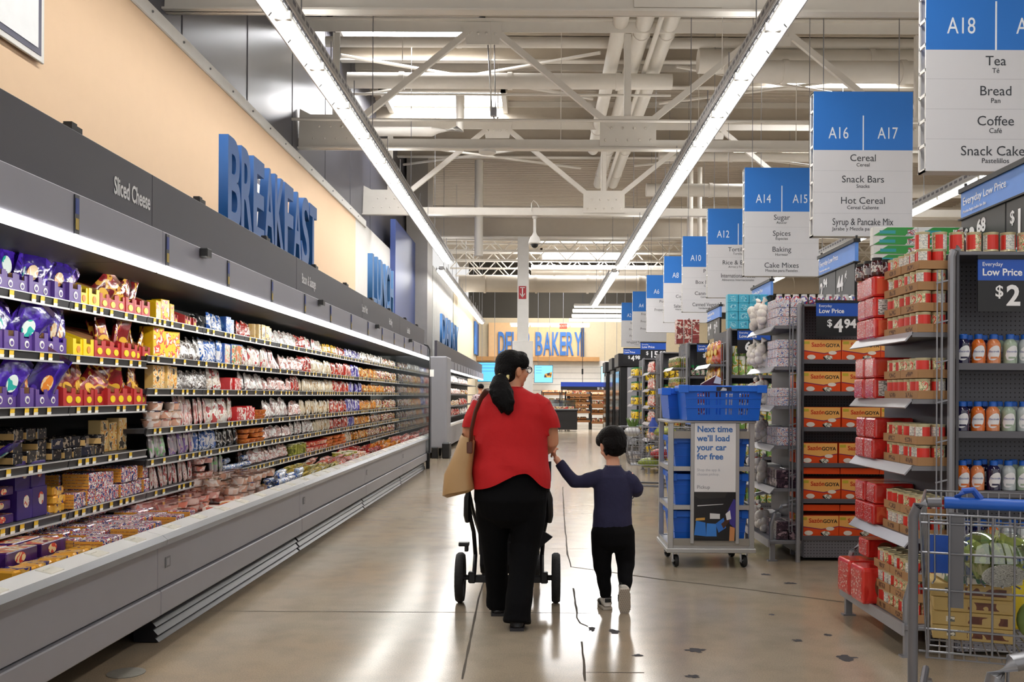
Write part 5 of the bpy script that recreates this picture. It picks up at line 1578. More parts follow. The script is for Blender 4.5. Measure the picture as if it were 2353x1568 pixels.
SZ.part('white_oval', ov(0.09, 0.062, 0.035, 0.016))
SZ.part('jar_picture', MB().loft([((0.05, yb - 0.0012, 0.022), 0.04, 0.02), ((0.05, yb - 0.002, 0.022), 0.04, 0.02)], 18).mesh('jar_picture', mprint(['#f2eee4', '#3a5a30', '#f2eee4', '#2a2420'], 40, vary=False)))
SZ.part('yellow_flash', MB().box(-0.155, -0.105, yb - 0.0015, yb, 0.135, 0.158).mesh('yellow_flash', mat('#c8b43a', 0.4)))
for k, z in enumerate(GSH[1]):
    for q in range(4):
        dx = (0.02, 0.015, 0.02, -0.005, 0.02, 0.005)[k]
        SZ.put((2.20 + BW / 2 + q * (BW + 0.006) + dx + jit(0.004), 7.93, z + 0.001), jit(0.02), label=f'orange seasoning carton, {nth(q + 1)} from the pole, {SHELF_NAME[k]}', group=f'orange seasoning cartons on the {SHELF_NAME[k]}')
        SZ.put((2.205 + BW / 2 + q * (BW + 0.006) - 0.02, 8.07, z + 0.001), 0, label=f'orange seasoning carton behind the {nth(q + 1)} front one, {SHELF_NAME[k]}', group=f'orange cartons at the back of the {SHELF_NAME[k]}')
        if k >= 4 and q < 3:
            SZ.put((2.21 + BW / 2 + q * (BW + 0.006), 8.03, z + 0.174 + BD / 2), 0, label=f'orange seasoning carton lying flat, {nth(q + 1)} from the pole, {SHELF_NAME[k]}', group=f'orange cartons lying flat on the {SHELF_NAME[k]}', rot=(PI / 2, 0, 0), scale=(1, 0.4, 1))
# small bottles along the top of that shelving
m = MB().lathe([(0.028, 0), (0.03, 0.004), (0.03, 0.055), (0.02, 0.07)], n=12)
WB = Proto('small_jar', 'jar', m.mesh('small_jar', mprint(['#d8d4d4', '#b8323c', '#3850a0', '#e8e6e4'], 20), smooth=True))
WB.part('lid', MB().lathe([(0.024, 0.066), (0.024, 0.082), (0.0, 0.083)], n=12).mesh('lid', mat('#dcdcdc', 0.4)))
for q in range(12):
    WB.put((2.03 + 0.07 * q, 7.9, 2.161), jit(3), label=f'small printed jar, {nth(q + 1)} along the top above the seasoning boxes', group='small jars above the seasoning boxes')

# ---- garlic bags and printed packs on the second end display
GARL = mat('#eee8de', 0.8, noise=0.12, bump=0.5, bscale=40, scale=20)
m = MB()
rnd = random.Random(4)
for k in range(9):
    m.ball((rnd.uniform(-0.03, 0.03), rnd.uniform(-0.035, 0.035), 0.05 + 0.018 * k), rnd.uniform(0.035, 0.05), n=10, k=7)
m.loft([((0, 0, 0.2), 0.03, 0.03), ((0.0, 0.01, 0.24), 0.012, 0.012), ((-0.02, 0.02, 0.27), 0.03, 0.02)], 8)
GB = Proto('garlic_bag', 'bag of garlic', m.mesh('garlic_bag', GARL, smooth=True))
GB.part('tie', MB().lathe([(0.016, 0.232), (0.016, 0.246)], n=8).mesh('tie', mat('#a8503c', 0.6)))
m = MB().box(-0.1, 0.1, -0.075, 0.075, 0, 0.17)
CB = Proto('white_carton', 'carton', m.mesh('white_carton', mat('#e4e3e6', 0.5), bevel=0.003))
CB.part('slot', MB().box(-0.102, -0.1, -0.03, 0.03, 0.02, 0.05).mesh('slot', mat('#6a6a72', 0.5)))
m = MB().box(-0.05, 0.05, -0.04, 0.04, 0, 0.075)
PK = Proto('printed_pack', 'printed pack', m.mesh('printed_pack', mprint(['#e4e2e4', '#34489c', '#dcdadc', '#ecebea', '#b8323c', '#e4e2e4'], 48), bevel=0.004))
PKD = Proto('dark_pack', 'dark pack', m.mesh('dark_pack', mprint(['#3a2a38', '#5a4450', '#2a1e2c', '#a08890'], 22), bevel=0.004))
for k, z in enumerate(ESH[1] + [0.176]):
    nm = (SHELF_NAME + ['base shelf'])[k] if k < 5 else 'base shelf'
    for q in range(3):
        CB.put((2.10, 8.33 + 0.16 * q, z + 0.001), label=f'white open carton behind the garlic, {nth(q + 1)} on the {nm}', group='white cartons on the ' + nm, scale=(0.9, 1, 0.6 if q == 0 else 0.9))
        GB.put((1.985 + jit(0.006), 8.30 + 0.15 * q + jit(0.02), z - 0.005), random.uniform(0, 6), label=f'white net bag of garlic, {nth(q + 1)} hanging over the {nm}', group='garlic bags on the ' + nm, scale=(0.95, 0.95, 0.95 + jit(0.1)))
    pk = PKD if k >= 4 else PK
    for tr in range(3 if k < 2 else 2):
        for r in range(2):
            for q in range(4):
                pk.put((2.055 + 0.11 * r, 7.9 + 0.086 * q, z + 0.001 + 0.077 * tr), jit(0.04), label=f'{"dark" if k >= 4 else "red, white and blue"} pack, {nth(q + 1)} in {"outer" if r == 0 else "inner"} row, {nth(tr + 1)} tier, {nm}', group=f'printed packs on the {nm} by the garlic')

# ---- farther shelving: simpler goods
m = MB().box(-0.04, 0.04, -0.04, 0.04, 0, 0.12)
VC = Proto('vegetable_can', 'can', MB().lathe([(0.036, 0), (0.038, 0.004), (0.038, 0.108), (0.036, 0.112)], n=14).mesh('vegetable_can', mprint(['#8ab85c', '#e8e6d8', '#e8b83a', '#9cc46c', '#f0eee4'], 13, 0.35, 0.2), smooth=True))
VC.part('lid', MB().lathe([(0.035, 0.112), (0.033, 0.113)], n=14).mesh('lid', STEEL))
for k, z in enumerate(GSH[2]):
    for tr in range(2):
        for q in range(7):
            VC.put((2.28 + 0.082 * q, 10.85, z + 0.001 + 0.114 * tr), random.uniform(0, 6), label=f'green and yellow vegetable can, {nth(q + 1)} along, {"lower" if tr == 0 else "upper"} tier, {SHELF_NAME[k]}', group=f'vegetable cans on the {SHELF_NAME[k]}')
for q in range(2):
    VC.put((2.28 + 0.09 * q, 10.85, 1.85), 0.3 + q, label=f'vegetable can, {nth(q + 1)} of two on top beside the price sign', group='top pair of vegetable cans')
m = MB().box(-0.06, 0.06, -0.06, 0.06, 0, 0.1)
CY = Proto('cyan_carton', 'carton', m.mesh('cyan_carton', mat('#48b4d2', 0.4, noise=0.05), bevel=0.004))
CY.part('front_print', MB().box(-0.035, 0.035, -0.0612, -0.06, 0.02, 0.08).mesh('front_print', mprint(['#48b4d2', '#a8dce8', '#48b4d2', '#2a88b0'], 30)))
for r in range(4):
    for q in range(4):
        CY.put((2.25 + 0.125 * q, 10.9, 2.161 + 0.101 * r), jit(0.03), label=f'light blue carton, {nth(q + 1)} along, {nth(r + 1)} tier, topping the vegetable cans', group='light blue cartons on top of the shelving')
CH = {}
for key, cols, w_ in (('yellow', ['#e8b43a', '#f0c85a', '#d8862c'], 'yellow'), ('red', ['#b83a1c', '#c8502c', '#e8b03a'], 'red and yellow')):
    CH[key] = (Proto('snack_bag', 'snack bag', pillow(0.19, 0.27, 0.08, 30).mesh('snack_bag', mprint(cols, 9, 0.2, 0.6, bump=0.5), smooth=True)), w_)
    CH[key][0].part('label', disc(0, 0.14, 0.05, 0.035, 0.052).mesh('label', mat('#f0d060', 0.4)))
for k, z in enumerate(ESH[2]):
    for q in range(4):
        p, w_ = CH['red' if q < 2 else 'yellow']
        p.put((2.1, 10.87 + 0.2 * q, z + 0.001), PI + jit(0.2), label=f'{w_} snack bag, {nth(q + 1)} along, {SHELF_NAME[k]} of the third end display', group='snack bags on the third end display', rot=(0, 0, PI + jit(0.2)))
m = MB().lathe([(0.03, 0), (0.032, 0.01), (0.032, 0.10), (0.018, 0.13), (0.016, 0.15)], n=12)
GBt = Proto('green_cap_bottle', 'bottle', m.mesh('green_cap_bottle', mat('#3a1c14', 0.15, coat=0.6), smooth=True))
GBt.part('cap', MB().lathe([(0.024, 0.13), (0.024, 0.165), (0.0, 0.166)], n=12).mesh('cap', mat('#1c8a4a', 0.4)))
GBt.part('label', MB().lathe([(0.0325, 0.02), (0.0325, 0.09)], n=12).mesh('label', mprint(['#e8e2d8', '#6a3a28', '#e0d8cc', '#2a8a50'], 24), smooth=True))
OL = Proto('olive_jar', 'jar', MB().lathe([(0.04, 0), (0.043, 0.006), (0.043, 0.12), (0.034, 0.14)], n=12).mesh('olive_jar', mprint(['#5c6a1c', '#788428', '#3c4a14', '#98a040'], 30, 0.12, 0.8), smooth=True))
OL.part('lid', MB().lathe([(0.036, 0.138), (0.036, 0.16), (0, 0.161)], n=12).mesh('lid', mat('#e0dcd0', 0.4)))
OL.part('label', MB().lathe([(0.0435, 0.03), (0.0435, 0.085)], n=12).mesh('label', mprint(['#8a8a40', '#c8a050', '#a03028', '#586424'], 24)))
YJ = Proto('yellow_jar', 'jar', MB().lathe([(0.045, 0), (0.048, 0.01), (0.048, 0.13), (0.04, 0.15)], n=12).mesh('yellow_jar', mprint(['#e8c020', '#f0d040', '#4a3018', '#e8c020'], 10, 0.2, 0.6), smooth=True))
YJ.part('lid', MB().lathe([(0.042, 0.148), (0.042, 0.18), (0, 0.181)], n=12).mesh('lid', mat('#2a7a40', 0.4)))
RP = Proto('red_packet', 'packet', pillow(0.15, 0.2, 0.06, 31).mesh('red_packet', mprint(['#d8d0c4', '#c83c30', '#e8e2d8', '#d8622c'], 12), smooth=True))
for k, z in enumerate(GSH[3]):
    for q in range(6):
        GBt.put((2.27 + 0.075 * q, 13.78, z + 0.001), random.uniform(0, 6), label=f'dark bottle with green cap, {nth(q + 1)} along, {SHELF_NAME[k]} of the fourth shelving', group='green-capped bottles on the fourth shelving')
for gi, (p, w_, pitch) in ((4, (YJ, 'yellow jar with green lid', 0.105)), (5, (YJ, 'yellow jar with green lid', 0.105))):
    for k, z in enumerate(GSH[gi]):
        for q in range(4):
            p.put((2.28 + pitch * q, GY[gi] + 0.1, z + 0.001), 0, label=f'{w_}, {nth(q + 1)} along, {SHELF_NAME[k]} of the {nth(gi + 1)} shelving', group=f'yellow jars on the {nth(gi + 1)} shelving')
for gi, p, w_, hh in ((3, OL, 'green olive jar', 0), (4, RP, 'red and white packet', PI), (5, YJ, 'yellow jar', 0)):
    for k, z in enumerate(ESH[gi]):
        for r in range(1 if hh else 2):
            for q in range(5 if hh else 8):
                p.put((2.06 + 0.1 * r, GY[gi] + 0.08 + (0.17 if hh else 0.105) * q, z + 0.001), hh, label=f'{w_}, {nth(q + 1)} along{" behind" if r else ""}, {SHELF_NAME[k]} of the {nth(gi + 1)} end display', group=f'goods on the {nth(gi + 1)} end display')
m = MB().box(-0.05, 0.05, -0.08, 0.08, 0, 0.07)
RBX = Proto('red_carton', 'carton', m.mesh('red_carton', mprint(['#8a2c28', '#a84038', '#e0d0c4', '#7a2420'], 14), bevel=0.003))
for r in range(5):
    for q in range(3):
        RBX.put((2.1 + 0.12 * q, 14.0, 2.161 + 0.072 * r), label=f'dark red carton, {nth(q + 1)} along, {nth(r + 1)} tier, on top of the fourth shelving', group='dark red cartons on the fourth shelving')
# black glass-door freezers past the shelving
for i, (x, y, d) in enumerate(((2.06, 23.6, 1.2), (2.12, 26.4, 1.2), (2.16, 29.6, 1.2))):
    t = thing('freezer_case', ('tall black freezer end just past the last shelving', 'second black freezer end behind the first', 'farthest black freezer end')[i], 'freezer', (x, y, 0))
    MB().box(0, 2.0, 0, d, 0.12, 2.12).build('cabinet', BLACK, t, bevel=0.02)
    MB().box(-0.02, 0.0, 0.1, d - 0.1, 0.3, 2.0).build('door', mat('#16161c', 0.1), t)
    MB().box(0.18, 0.42, -0.02, 0.0, 0.15, 2.1).build('side_trim', GREY, t)
    MB().box(-0.04, 0.05, 0.05, d - 0.05, 0.0, 0.14).build('kick_plate', BLACK, t)
    MB().box(-0.05, 0.6, -0.03, d, 2.12, 2.45).build('top_box', SBLACK, t, bevel=0.01)
# ================================================================ PEOPLE
def remesh(mb, name, mats, voxel=0.01, smooth=3, cut=None, parent=None, loc=(0, 0, 0), snap=None):
    """Fuse overlapping shapes into one continuous smooth surface; cut(x, y, z) > 0 drops what lies there."""
    me = mb.mesh(name, mats)
    o = link(name, me)
    md = o.modifiers.new('remesh', 'REMESH')
    md.mode = 'VOXEL'
    md.voxel_size = voxel
    md.use_smooth_shade = True
    if smooth:
        sm = o.modifiers.new('smooth', 'SMOOTH')
        sm.factor = 0.5
        sm.iterations = smooth
    bpy.context.view_layer.update()
    me2 = bpy.data.meshes.new_from_object(o.evaluated_get(bpy.context.evaluated_depsgraph_get()))
    me2.name = name
    o.modifiers.clear()
    o.data = me2
    bpy.data.meshes.remove(me)
    me2.materials.clear()
    for m in mats if isinstance(mats, (list, tuple)) else [mats]:
        me2.materials.append(m)
    if cut:
        bm = bmesh.new()
        bm.from_mesh(me2)
        dead = [v for v in bm.verts if cut(v.co.x, v.co.y, v.co.z)]
        bmesh.ops.delete(bm, geom=dead, context='VERTS')
        for it in range(4):
            bd = [v for v in bm.verts if v.is_boundary]
            new = {}
            for v in bd:
                nb = [e.other_vert(v).co for e in v.link_edges if e.is_boundary]
                if len(nb) == 2:
                    new[v] = v.co * 0.4 + (nb[0] + nb[1]) * 0.3
            for v, c in new.items():
                v.co = c
        if snap:
            for v in bm.verts:
                if v.is_boundary:
                    z = snap(v.co.x, v.co.y, v.co.z)
                    if z is not None:
                        v.co.z = z
        bm.to_mesh(me2)
        bm.free()
    me2.polygons.foreach_set('use_smooth', [True] * len(me2.polygons))
    o.location = loc
    if parent is not None:
        o.parent = parent
    return o


def wrinkle(o, fn):
    for v in o.data.vertices:
        v.co += v.normal * fn(v.co.x, v.co.y, v.co.z)
    o.data.update()


SKIN = mat('#c98d6c', 0.5, noise=0.05, scale=25)
SKINB = mat('#d9a184', 0.5, noise=0.05, scale=25)
HAIR = mat('#060506', 0.5, spec=0.12, noise=0.3, bump=0.8, bscale=90, scale=50)
SHIRT = mat('#b60a12', 0.85, noise=0.05, bump=0.5, bscale=15, scale=4)
PANTS = mat('#060609', 0.9, spec=0.15, noise=0.1, bump=0.2, bscale=30, scale=4)
NAVY = mat('#232342', 0.9, noise=0.14, bump=0.2, bscale=50, scale=30)


def hand(m, wrist, direc, up, size=1.0, curl=0.5, n=8):
    """Palm with four unequal bent fingers and a thumb leaving the side of the palm."""
    d = Vector(direc).normalized()
    u = Vector(up)
    u = (u - u.dot(d) * d).normalized()       # back of the hand
    s = d.cross(u)                            # towards the thumb side
    W = Vector(wrist)
    L = 0.085 * size
    m.loft([(W - d * 0.02 * size, 0.026 * size, 0.02 * size), (W + d * 0.03 * size, 0.036 * size, 0.017 * size), (W + d * L, 0.040 * size, 0.014 * size), (W + d * (L + 0.006), 0.034 * size, 0.01 * size)], 12, ref=s)
    for k, (off, ln) in enumerate(((0.03, 0.066), (0.011, 0.076), (-0.010, 0.071), (-0.029, 0.055))):
        p = W + d * (L - 0.008) + s * off * size
        pts, a = [p], 0.25 * curl
        for f in (0.45, 0.32, 0.23):
            a += curl * 0.75
            p = p + (d * math.cos(a) - u * math.sin(a)) * ln * f * size
            pts.append(p)
        r = (0.0098, 0.0092, 0.0084, 0.007)
        m.loft([(q, r[i] * size, r[i] * size) for i, q in enumerate(pts)], n)
    p = W + d * 0.03 * size + s * 0.03 * size
    pts = [p, p + (d * 0.6 + s * 0.8) * 0.03 * size, p + (d * 0.95 + s * 0.75 - u * 0.4) * 0.045 * size, p + (d * 1.3 + s * 0.55 - u * 0.8) * 0.052 * size]
    m.loft([(q, r * size, r * size) for q, r in zip(pts, (0.015, 0.012, 0.0105, 0.008))], n)


def head(m, c, face, tilt, r=1.0, child=False):
    """Head with nose, chin, ears and lips; face is the heading angle (0 looks along +y)."""
    M = Matrix.Translation(Vector(c)) @ Matrix.Rotation(-face, 4, 'Z') @ Matrix.Rotation(tilt, 4, 'X')
    q = MB()
    q.ball((0, -0.012, 0.03), 0.075 * r, 0.094 * r, 0.088 * r, 20, 14)
    q.ball((0, 0.022, -0.038), 0.056 * r, 0.062 * r, 0.07 * r, 18, 12)
    q.ball((0, 0.058 * r, -0.085 * r), 0.024 * r, 0.02 * r, 0.019 * r)
    q.ball((-0.033 * r, 0.062 * r, -0.025 * r), 0.026 * r, 0.02 * r, 0.026 * r)
    q.ball((0.033 * r, 0.062 * r, -0.025 * r), 0.026 * r, 0.02 * r, 0.026 * r)
    q.loft([((0, 0.078 * r, 0.03 * r), 0.009 * r, 0.011 * r), ((0, 0.092 * r, 0.004 * r), 0.011 * r, 0.012 * r), ((0, 0.100 * r, -0.018 * r), 0.015 * r, 0.013 * r), ((0, 0.086 * r, -0.03 * r), 0.013 * r, 0.01 * r)], 10)
    q.ball((0, 0.082 * r, -0.048 * r), 0.022 * r, 0.01 * r, 0.0065 * r)
    q.ball((0, 0.080 * r, -0.060 * r), 0.02 * r, 0.01 * r, 0.0075 * r)
    for s in (-1, 1):
        q.ball((s * 0.075 * r, -0.004, -0.012 * r), 0.011 * r, 0.021 * r, 0.034 * r)
        q.ball((s * 0.081 * r, -0.009, -0.002 * r), 0.008 * r, 0.016 * r, 0.02 * r)
    q.xf(M)
    m.add(q.v, q.f)
    return M


def eyes(M, parent, r=1.0):
    for s in (-1, 1):
        e = MB().ball((s * 0.031 * r, 0.076 * r, 0.008 * r), 0.0125 * r, n=12, k=8).xf(M).build('eye', mat('#e8e4e0', 0.2), parent, smooth=True)
        MB().ball((s * 0.031 * r, 0.0855 * r, 0.008 * r), 0.006 * r, 0.004 * r, 0.006 * r, 10, 6).xf(M).build('iris', mat('#1c100a', 0.15), e, smooth=True)
        MB().ball((s * 0.031 * r, 0.083 * r, 0.030 * r), 0.02 * r, 0.006 * r, 0.0045 * r, 10, 6).xf(M).build('eyebrow', HAIR, parent, smooth=True)


# ---------------------------------------------------------------- the woman
WX, WY = -0.166, 5.75
wm = thing('person', 'woman in red shirt and black trousers, seen from behind, pushing a stroller', 'person', (WX, WY, 0))
b = MB()
b.loft([((0, 0.0, 0.80), 0.16, 0.12), ((0, 0, 0.95), 0.20, 0.16), ((0, 0, 1.15), 0.19, 0.14), ((0, 0, 1.30), 0.175, 0.105), ((0, 0.0, 1.37), 0.11, 0.07), ((0.0, 0.015, 1.43), 0.056, 0.056), ((0.015, 0.03, 1.52), 0.052, 0.054)], 20)
for s, elb, wr, hnd in ((-1, (-0.262, 0.05, 1.10), (-0.205, 0.29, 1.02), 1), (1, (0.248, 0.05, 1.09), (0.205, 0.29, 1.015), 1)):
    b.loft([((s * 0.14, 0.0, 1.32), 0.05, 0.05), ((s * 0.205, 0.01, 1.25), 0.056, 0.056), ((elb[0] * 0.95, elb[1] - 0.01, 1.17), 0.055, 0.058), (elb, 0.046, 0.048), ((elb[0] * 0.92, 0.12, 1.055), 0.043, 0.043), (wr, 0.026, 0.028)], 14)
    d = Vector((0.03 * -s, 0.32, 0.02))
    hand(b, wr, (-s * 0.1, 1.0, 0.02), (0, 0, 1), 0.98, 1.25)
for s, kn, an in ((1, (0.085, -0.03, 0.47), (0.048, -0.20, 0.09)), (-1, (-0.1, 0.07, 0.46), (-0.082, 0.17, 0.07))):
    b.loft([((s * 0.09, 0, 0.84), 0.09, 0.1), (kn, 0.055, 0.06), ((an[0], an[1], an[2] + 0.1), 0.042, 0.045), (an, 0.035, 0.04)], 12)
    b.loft([((an[0], an[1] - 0.03, 0.045), 0.03, 0.03), ((an[0], an[1] + 0.15, 0.035), 0.035, 0.025)], 10)
FACE = math.radians(58)
HM = head(b, (0.012, 0.035, 1.535), FACE, -0.05, 0.98)
body = remesh(b, 'body', SKIN, 0.0055, 2, parent=wm)
eyes(HM, wm, 0.98)
# hair: cap, nape and pony tail
h = MB()
h.ball((0.0, -0.025, 0.045), 0.088, 0.098, 0.082, 20, 14)
h.ball((0.0, -0.06, 0.0), 0.082, 0.062, 0.085, 18, 12)
h.ball((0.0, -0.045, -0.04), 0.07, 0.055, 0.055, 16, 10)
for s in (-1, 1):
    h.ball((s * 0.066, 0.022, 0.05), 0.022, 0.05, 0.05)
h.ball((0, 0.035, 0.092), 0.062, 0.05, 0.03)
h.xf(HM)
hair = remesh(h, 'hair', HAIR, 0.007, 2, parent=wm)
tie = Vector((-0.048, -0.058, 1.49))
h = MB()
h.loft([((-0.02, -0.035, 1.505), 0.045, 0.04), (tie, 0.026, 0.026), ((-0.062, -0.09, 1.475), 0.05, 0.04), ((-0.066, -0.125, 1.43), 0.066, 0.048), ((-0.052, -0.155, 1.375), 0.066, 0.044), ((-0.026, -0.165, 1.325), 0.052, 0.038), ((-0.01, -0.168, 1.285), 0.03, 0.025), ((-0.018, -0.165, 1.262), 0.01, 0.01)], 16)
for k in range(9):
    a = k * 0.7
    h.loft([((-0.06 + 0.03 * math.cos(a), -0.10 + 0.02 * math.sin(a), 1.46), 0.015, 0.015), ((-0.058 + 0.06 * math.cos(a), -0.15 + 0.03 * math.sin(a), 1.40), 0.018, 0.015), ((-0.04 + 0.055 * math.cos(a + 0.5), -0.17 + 0.02 * math.sin(a), 1.34), 0.015, 0.013), ((-0.02 + 0.03 * math.cos(a + 1), -0.17, 1.27 + 0.012 * (k % 3)), 0.006, 0.006)], 8)
remesh(h, 'ponytail', HAIR, 0.006, 1, parent=wm)
MB().lathe([(0.028, -0.014), (0.040, -0.008), (0.041, 0.008), (0.028, 0.014)], n=14).xf(Matrix.Translation(tie) @ Matrix.Rotation(0.9, 4, 'X') @ Matrix.Rotation(-0.3, 4, 'Y')).build('hair_tie', mat('#d8c88a', 0.5), wm, smooth=True)
# glasses
g = MB()
for s in (-1, 1):
    pts = [(s * 0.034 + 0.026 * math.cos(a), 0.096, 0.006 + 0.019 * math.sin(a)) for a in [2 * PI * k / 14 for k in range(15)]]
    g.tube(pts, 0.003, 6)
    g.tube([(s * 0.06, 0.096, 0.012), (s * 0.078, 0.06, 0.012), (s * 0.083, 0.0, 0.006)], 0.003, 6)
g.tube([(-0.009, 0.098, 0.01), (0.009, 0.098, 0.01)], 0.003, 6)
g.xf(HM).build('eyeglasses', BLACK, wm, smooth=True)
# shirt
s_ = MB()
s_.loft([((0.0, -0.012, 0.74), 0.242, 0.216), ((0.0, -0.012, 0.84), 0.244, 0.214), ((0.0, -0.008, 0.95), 0.238, 0.202), ((0, 0, 1.06), 0.226, 0.178), ((0, 0.0, 1.18), 0.222, 0.165), ((0, 0.0, 1.27), 0.225, 0.15), ((0, 0, 1.34), 0.205, 0.122), ((0.0, 0.0, 1.385), 0.15, 0.09), ((0.0, 0.01, 1.415), 0.088, 0.074), ((0.0, 0.012, 1.43), 0.068, 0.064)], 26)
for s in (-1, 1):
    s_.loft([((s * 0.12, 0, 1.335), 0.075, 0.08), ((s * 0.175, 0.005, 1.30), 0.082, 0.09), ((s * 0.212, 0.015, 1.235), 0.080, 0.087), ((s * 0.232, 0.025, 1.14), 0.078, 0.082)], 16)


def hem(x, y):
    x = max(-0.25, min(0.25, x))
    return 0.806 + 0.108 * math.exp(-((x - 0.085) / (0.17 if x < 0.085 else 0.09)) ** 2)


shirt = remesh(s_, 'shirt', SHIRT, 0.009, 4, cut=lambda x, y, z: z < hem(x, y) or (abs(x) > 0.238 and 1.0 < z < 1.18) or z > 1.427, parent=wm,
               snap=lambda x, y, z: hem(x, y) if z < 1.0 else None)
wrinkle(shirt, lambda x, y, z: 0.007 * math.sin(26 * z + 5 * x + 3 * math.sin(7 * x)) * max(0, 1 - abs(z - 0.93) / 0.13) + 0.005 * math.sin(30 * (z + 0.9 * abs(x)) + 2) * max(0, 1 - abs(z - 1.24) / 0.12) * min(1, abs(x) / 0.15))
MB().tube([(0.069 * math.cos(a), 0.012 + 0.065 * math.sin(a), 1.427) for a in [2 * PI * k / 24 for k in range(25)]], 0.006, 6).build('collar_band', SHIRT, wm, smooth=True)
# trousers
p = MB()
p.loft([((0, 0, 0.96), 0.19, 0.15), ((0, -0.005, 0.86), 0.222, 0.182), ((0, -0.025, 0.74), 0.226, 0.195), ((0, -0.015, 0.66), 0.20, 0.165), ((0, 0, 0.60), 0.13, 0.11)], 24)
p.loft([((0.105, -0.015, 0.74), 0.118, 0.155), ((0.104, -0.02, 0.60), 0.108, 0.13), ((0.09, -0.04, 0.46), 0.088, 0.105), ((0.07, -0.12, 0.28), 0.079, 0.09), ((0.052, -0.20, 0.12), 0.08, 0.098), ((0.047, -0.225, 0.035), 0.083, 0.105)], 20)
p.loft([((-0.10, 0.0, 0.74), 0.122, 0.15), ((-0.105, 0.03, 0.60), 0.108, 0.125), ((-0.104, 0.07, 0.46), 0.085, 0.10), ((-0.092, 0.12, 0.28), 0.072, 0.085), ((-0.084, 0.16, 0.12), 0.072, 0.09), ((-0.082, 0.17, 0.045), 0.073, 0.095)], 20)
pants = remesh(p, 'trousers', PANTS, 0.009, 3, parent=wm)
wrinkle(pants, lambda x, y, z: 0.004 * math.sin(40 * z + 9 * x) * max(0, 1 - z / 0.3))
for s, (fx, fy) in ((1, (0.047, -0.20)), (-1, (-0.082, 0.17))):
    sh = MB()
    sh.loft([((fx, fy - 0.085, 0.02), 0.02, 0.018), ((fx, fy - 0.075, 0.035), 0.038, 0.035), ((fx, fy + 0.02, 0.042), 0.042, 0.042), ((fx, fy + 0.10, 0.034), 0.046, 0.034), ((fx, fy + 0.16, 0.025), 0.034, 0.022)], 14)
    so = sh.build('shoe', mat('#15151a', 0.5), wm, smooth=True)
    MB().poly([(fx - 0.04, fy - 0.085), (fx + 0.04, fy - 0.085), (fx + 0.046, fy + 0.1), (fx + 0.03, fy + 0.17), (fx - 0.03, fy + 0.17), (fx - 0.046, fy + 0.1)], 'z', 0.0, 0.018).build('sole', mat('#2a2a30', 0.6), so)

# ---------------------------------------------------------------- tote bag on her shoulder
bg = thing('tote_bag', 'tan leather tote bag with brown straps hanging from the woman by her shoulder', 'bag', (WX, WY, 0))
TAN = mat('#ad8a5e', 0.5, noise=0.08, bump=0.15, bscale=30, scale=6)
m = MB()
rings = [((-0.300, -0.02, 0.785), 0.085, 0.13), ((-0.315, -0.02, 0.80), 0.098, 0.155), ((-0.318, -0.01, 0.90), 0.085, 0.16), ((-0.285, 0.0, 1.02), 0.062, 0.16), ((-0.262, 0.0, 1.11), 0.045, 0.155), ((-0.258, 0.0, 1.125), 0.040, 0.15)]
vs = []
for c, a, d in rings:
    for j in range(20):
        t_ = 2 * PI * j / 20
        q = lambda v: math.copysign(abs(v) ** 0.55, v)
        vs.append((c[0] + a * q(math.cos(t_)), c[1] + d * q(math.sin(t_)), c[2] + (0.02 * math.cos(t_) * -1 if c[2] > 1.1 else 0) + (0.03 * math.cos(t_) if c[2] < 0.82 else 0)))
fs = [(i * 20 + j, i * 20 + (j + 1) % 20, (i + 1) * 20 + (j + 1) % 20, (i + 1) * 20 + j) for i in range(5) for j in range(20)]
fs.append(tuple(range(20))[::-1])
m.add(vs, fs)
m.build('bag_body', TAN, bg, smooth=True)
MB().add([(v[0], v[1], v[2] - 0.015) for v in vs[-20:]], [tuple(range(20))]).build('bag_lining', mat('#d8cbb0', 0.7), bg)
BRN = mat('#552a1c', 0.45, noise=0.1)
for oy, dx in ((-0.13, 0.0), (0.10, -0.015)):
    pts = [(-0.238 + dx, oy, 1.08), (-0.232 + dx, oy * 1.1 - 0.03, 1.17), (-0.21, oy * 0.9 - 0.035, 1.28), (-0.178, oy * 0.55 - 0.03, 1.365), (-0.15, -0.01 + oy * 0.3, 1.405), (-0.135, 0.02, 1.415)]
    MB().loft([(q, 0.018, 0.005) for q in pts], 10, ref=(0.6, 0.8, 0)).build('strap', BRN, bg, smooth=True)
    MB().box(-0.262 + dx, -0.226 + dx, oy - 0.028, oy + 0.0, 1.03, 1.10).build('strap_tab', BRN, bg, bevel=0.004)

# ---------------------------------------------------------------- stroller in front of her
st = thing('stroller', 'black stroller with large air tyres in front of the woman', 'stroller', (-0.195, 6.23, 0))
TYRE = mat('#17171a', 0.7, bump=0.5, bscale=120)
FRM = mat('#131317', 0.35, 0.2)


def wheel(r, wdt):
    m = MB()
    n = 28
    prof = [(r * 0.80, -wdt * 0.35), (r * 0.93, -wdt * 0.5), (r, -wdt * 0.22), (r, wdt * 0.22), (r * 0.93, wdt * 0.5), (r * 0.80, wdt * 0.35)]
    vs = [(x, q * math.cos(2 * PI * j / n), q * math.sin(2 * PI * j / n)) for q, x in prof for j in range(n)]
    k = len(prof)
    fs = [(i * n + j, i * n + (j + 1) % n, ((i + 1) % k) * n + (j + 1) % n, ((i + 1) % k) * n + j) for i in range(k) for j in range(n)]
    m.add(vs, fs)
    return m


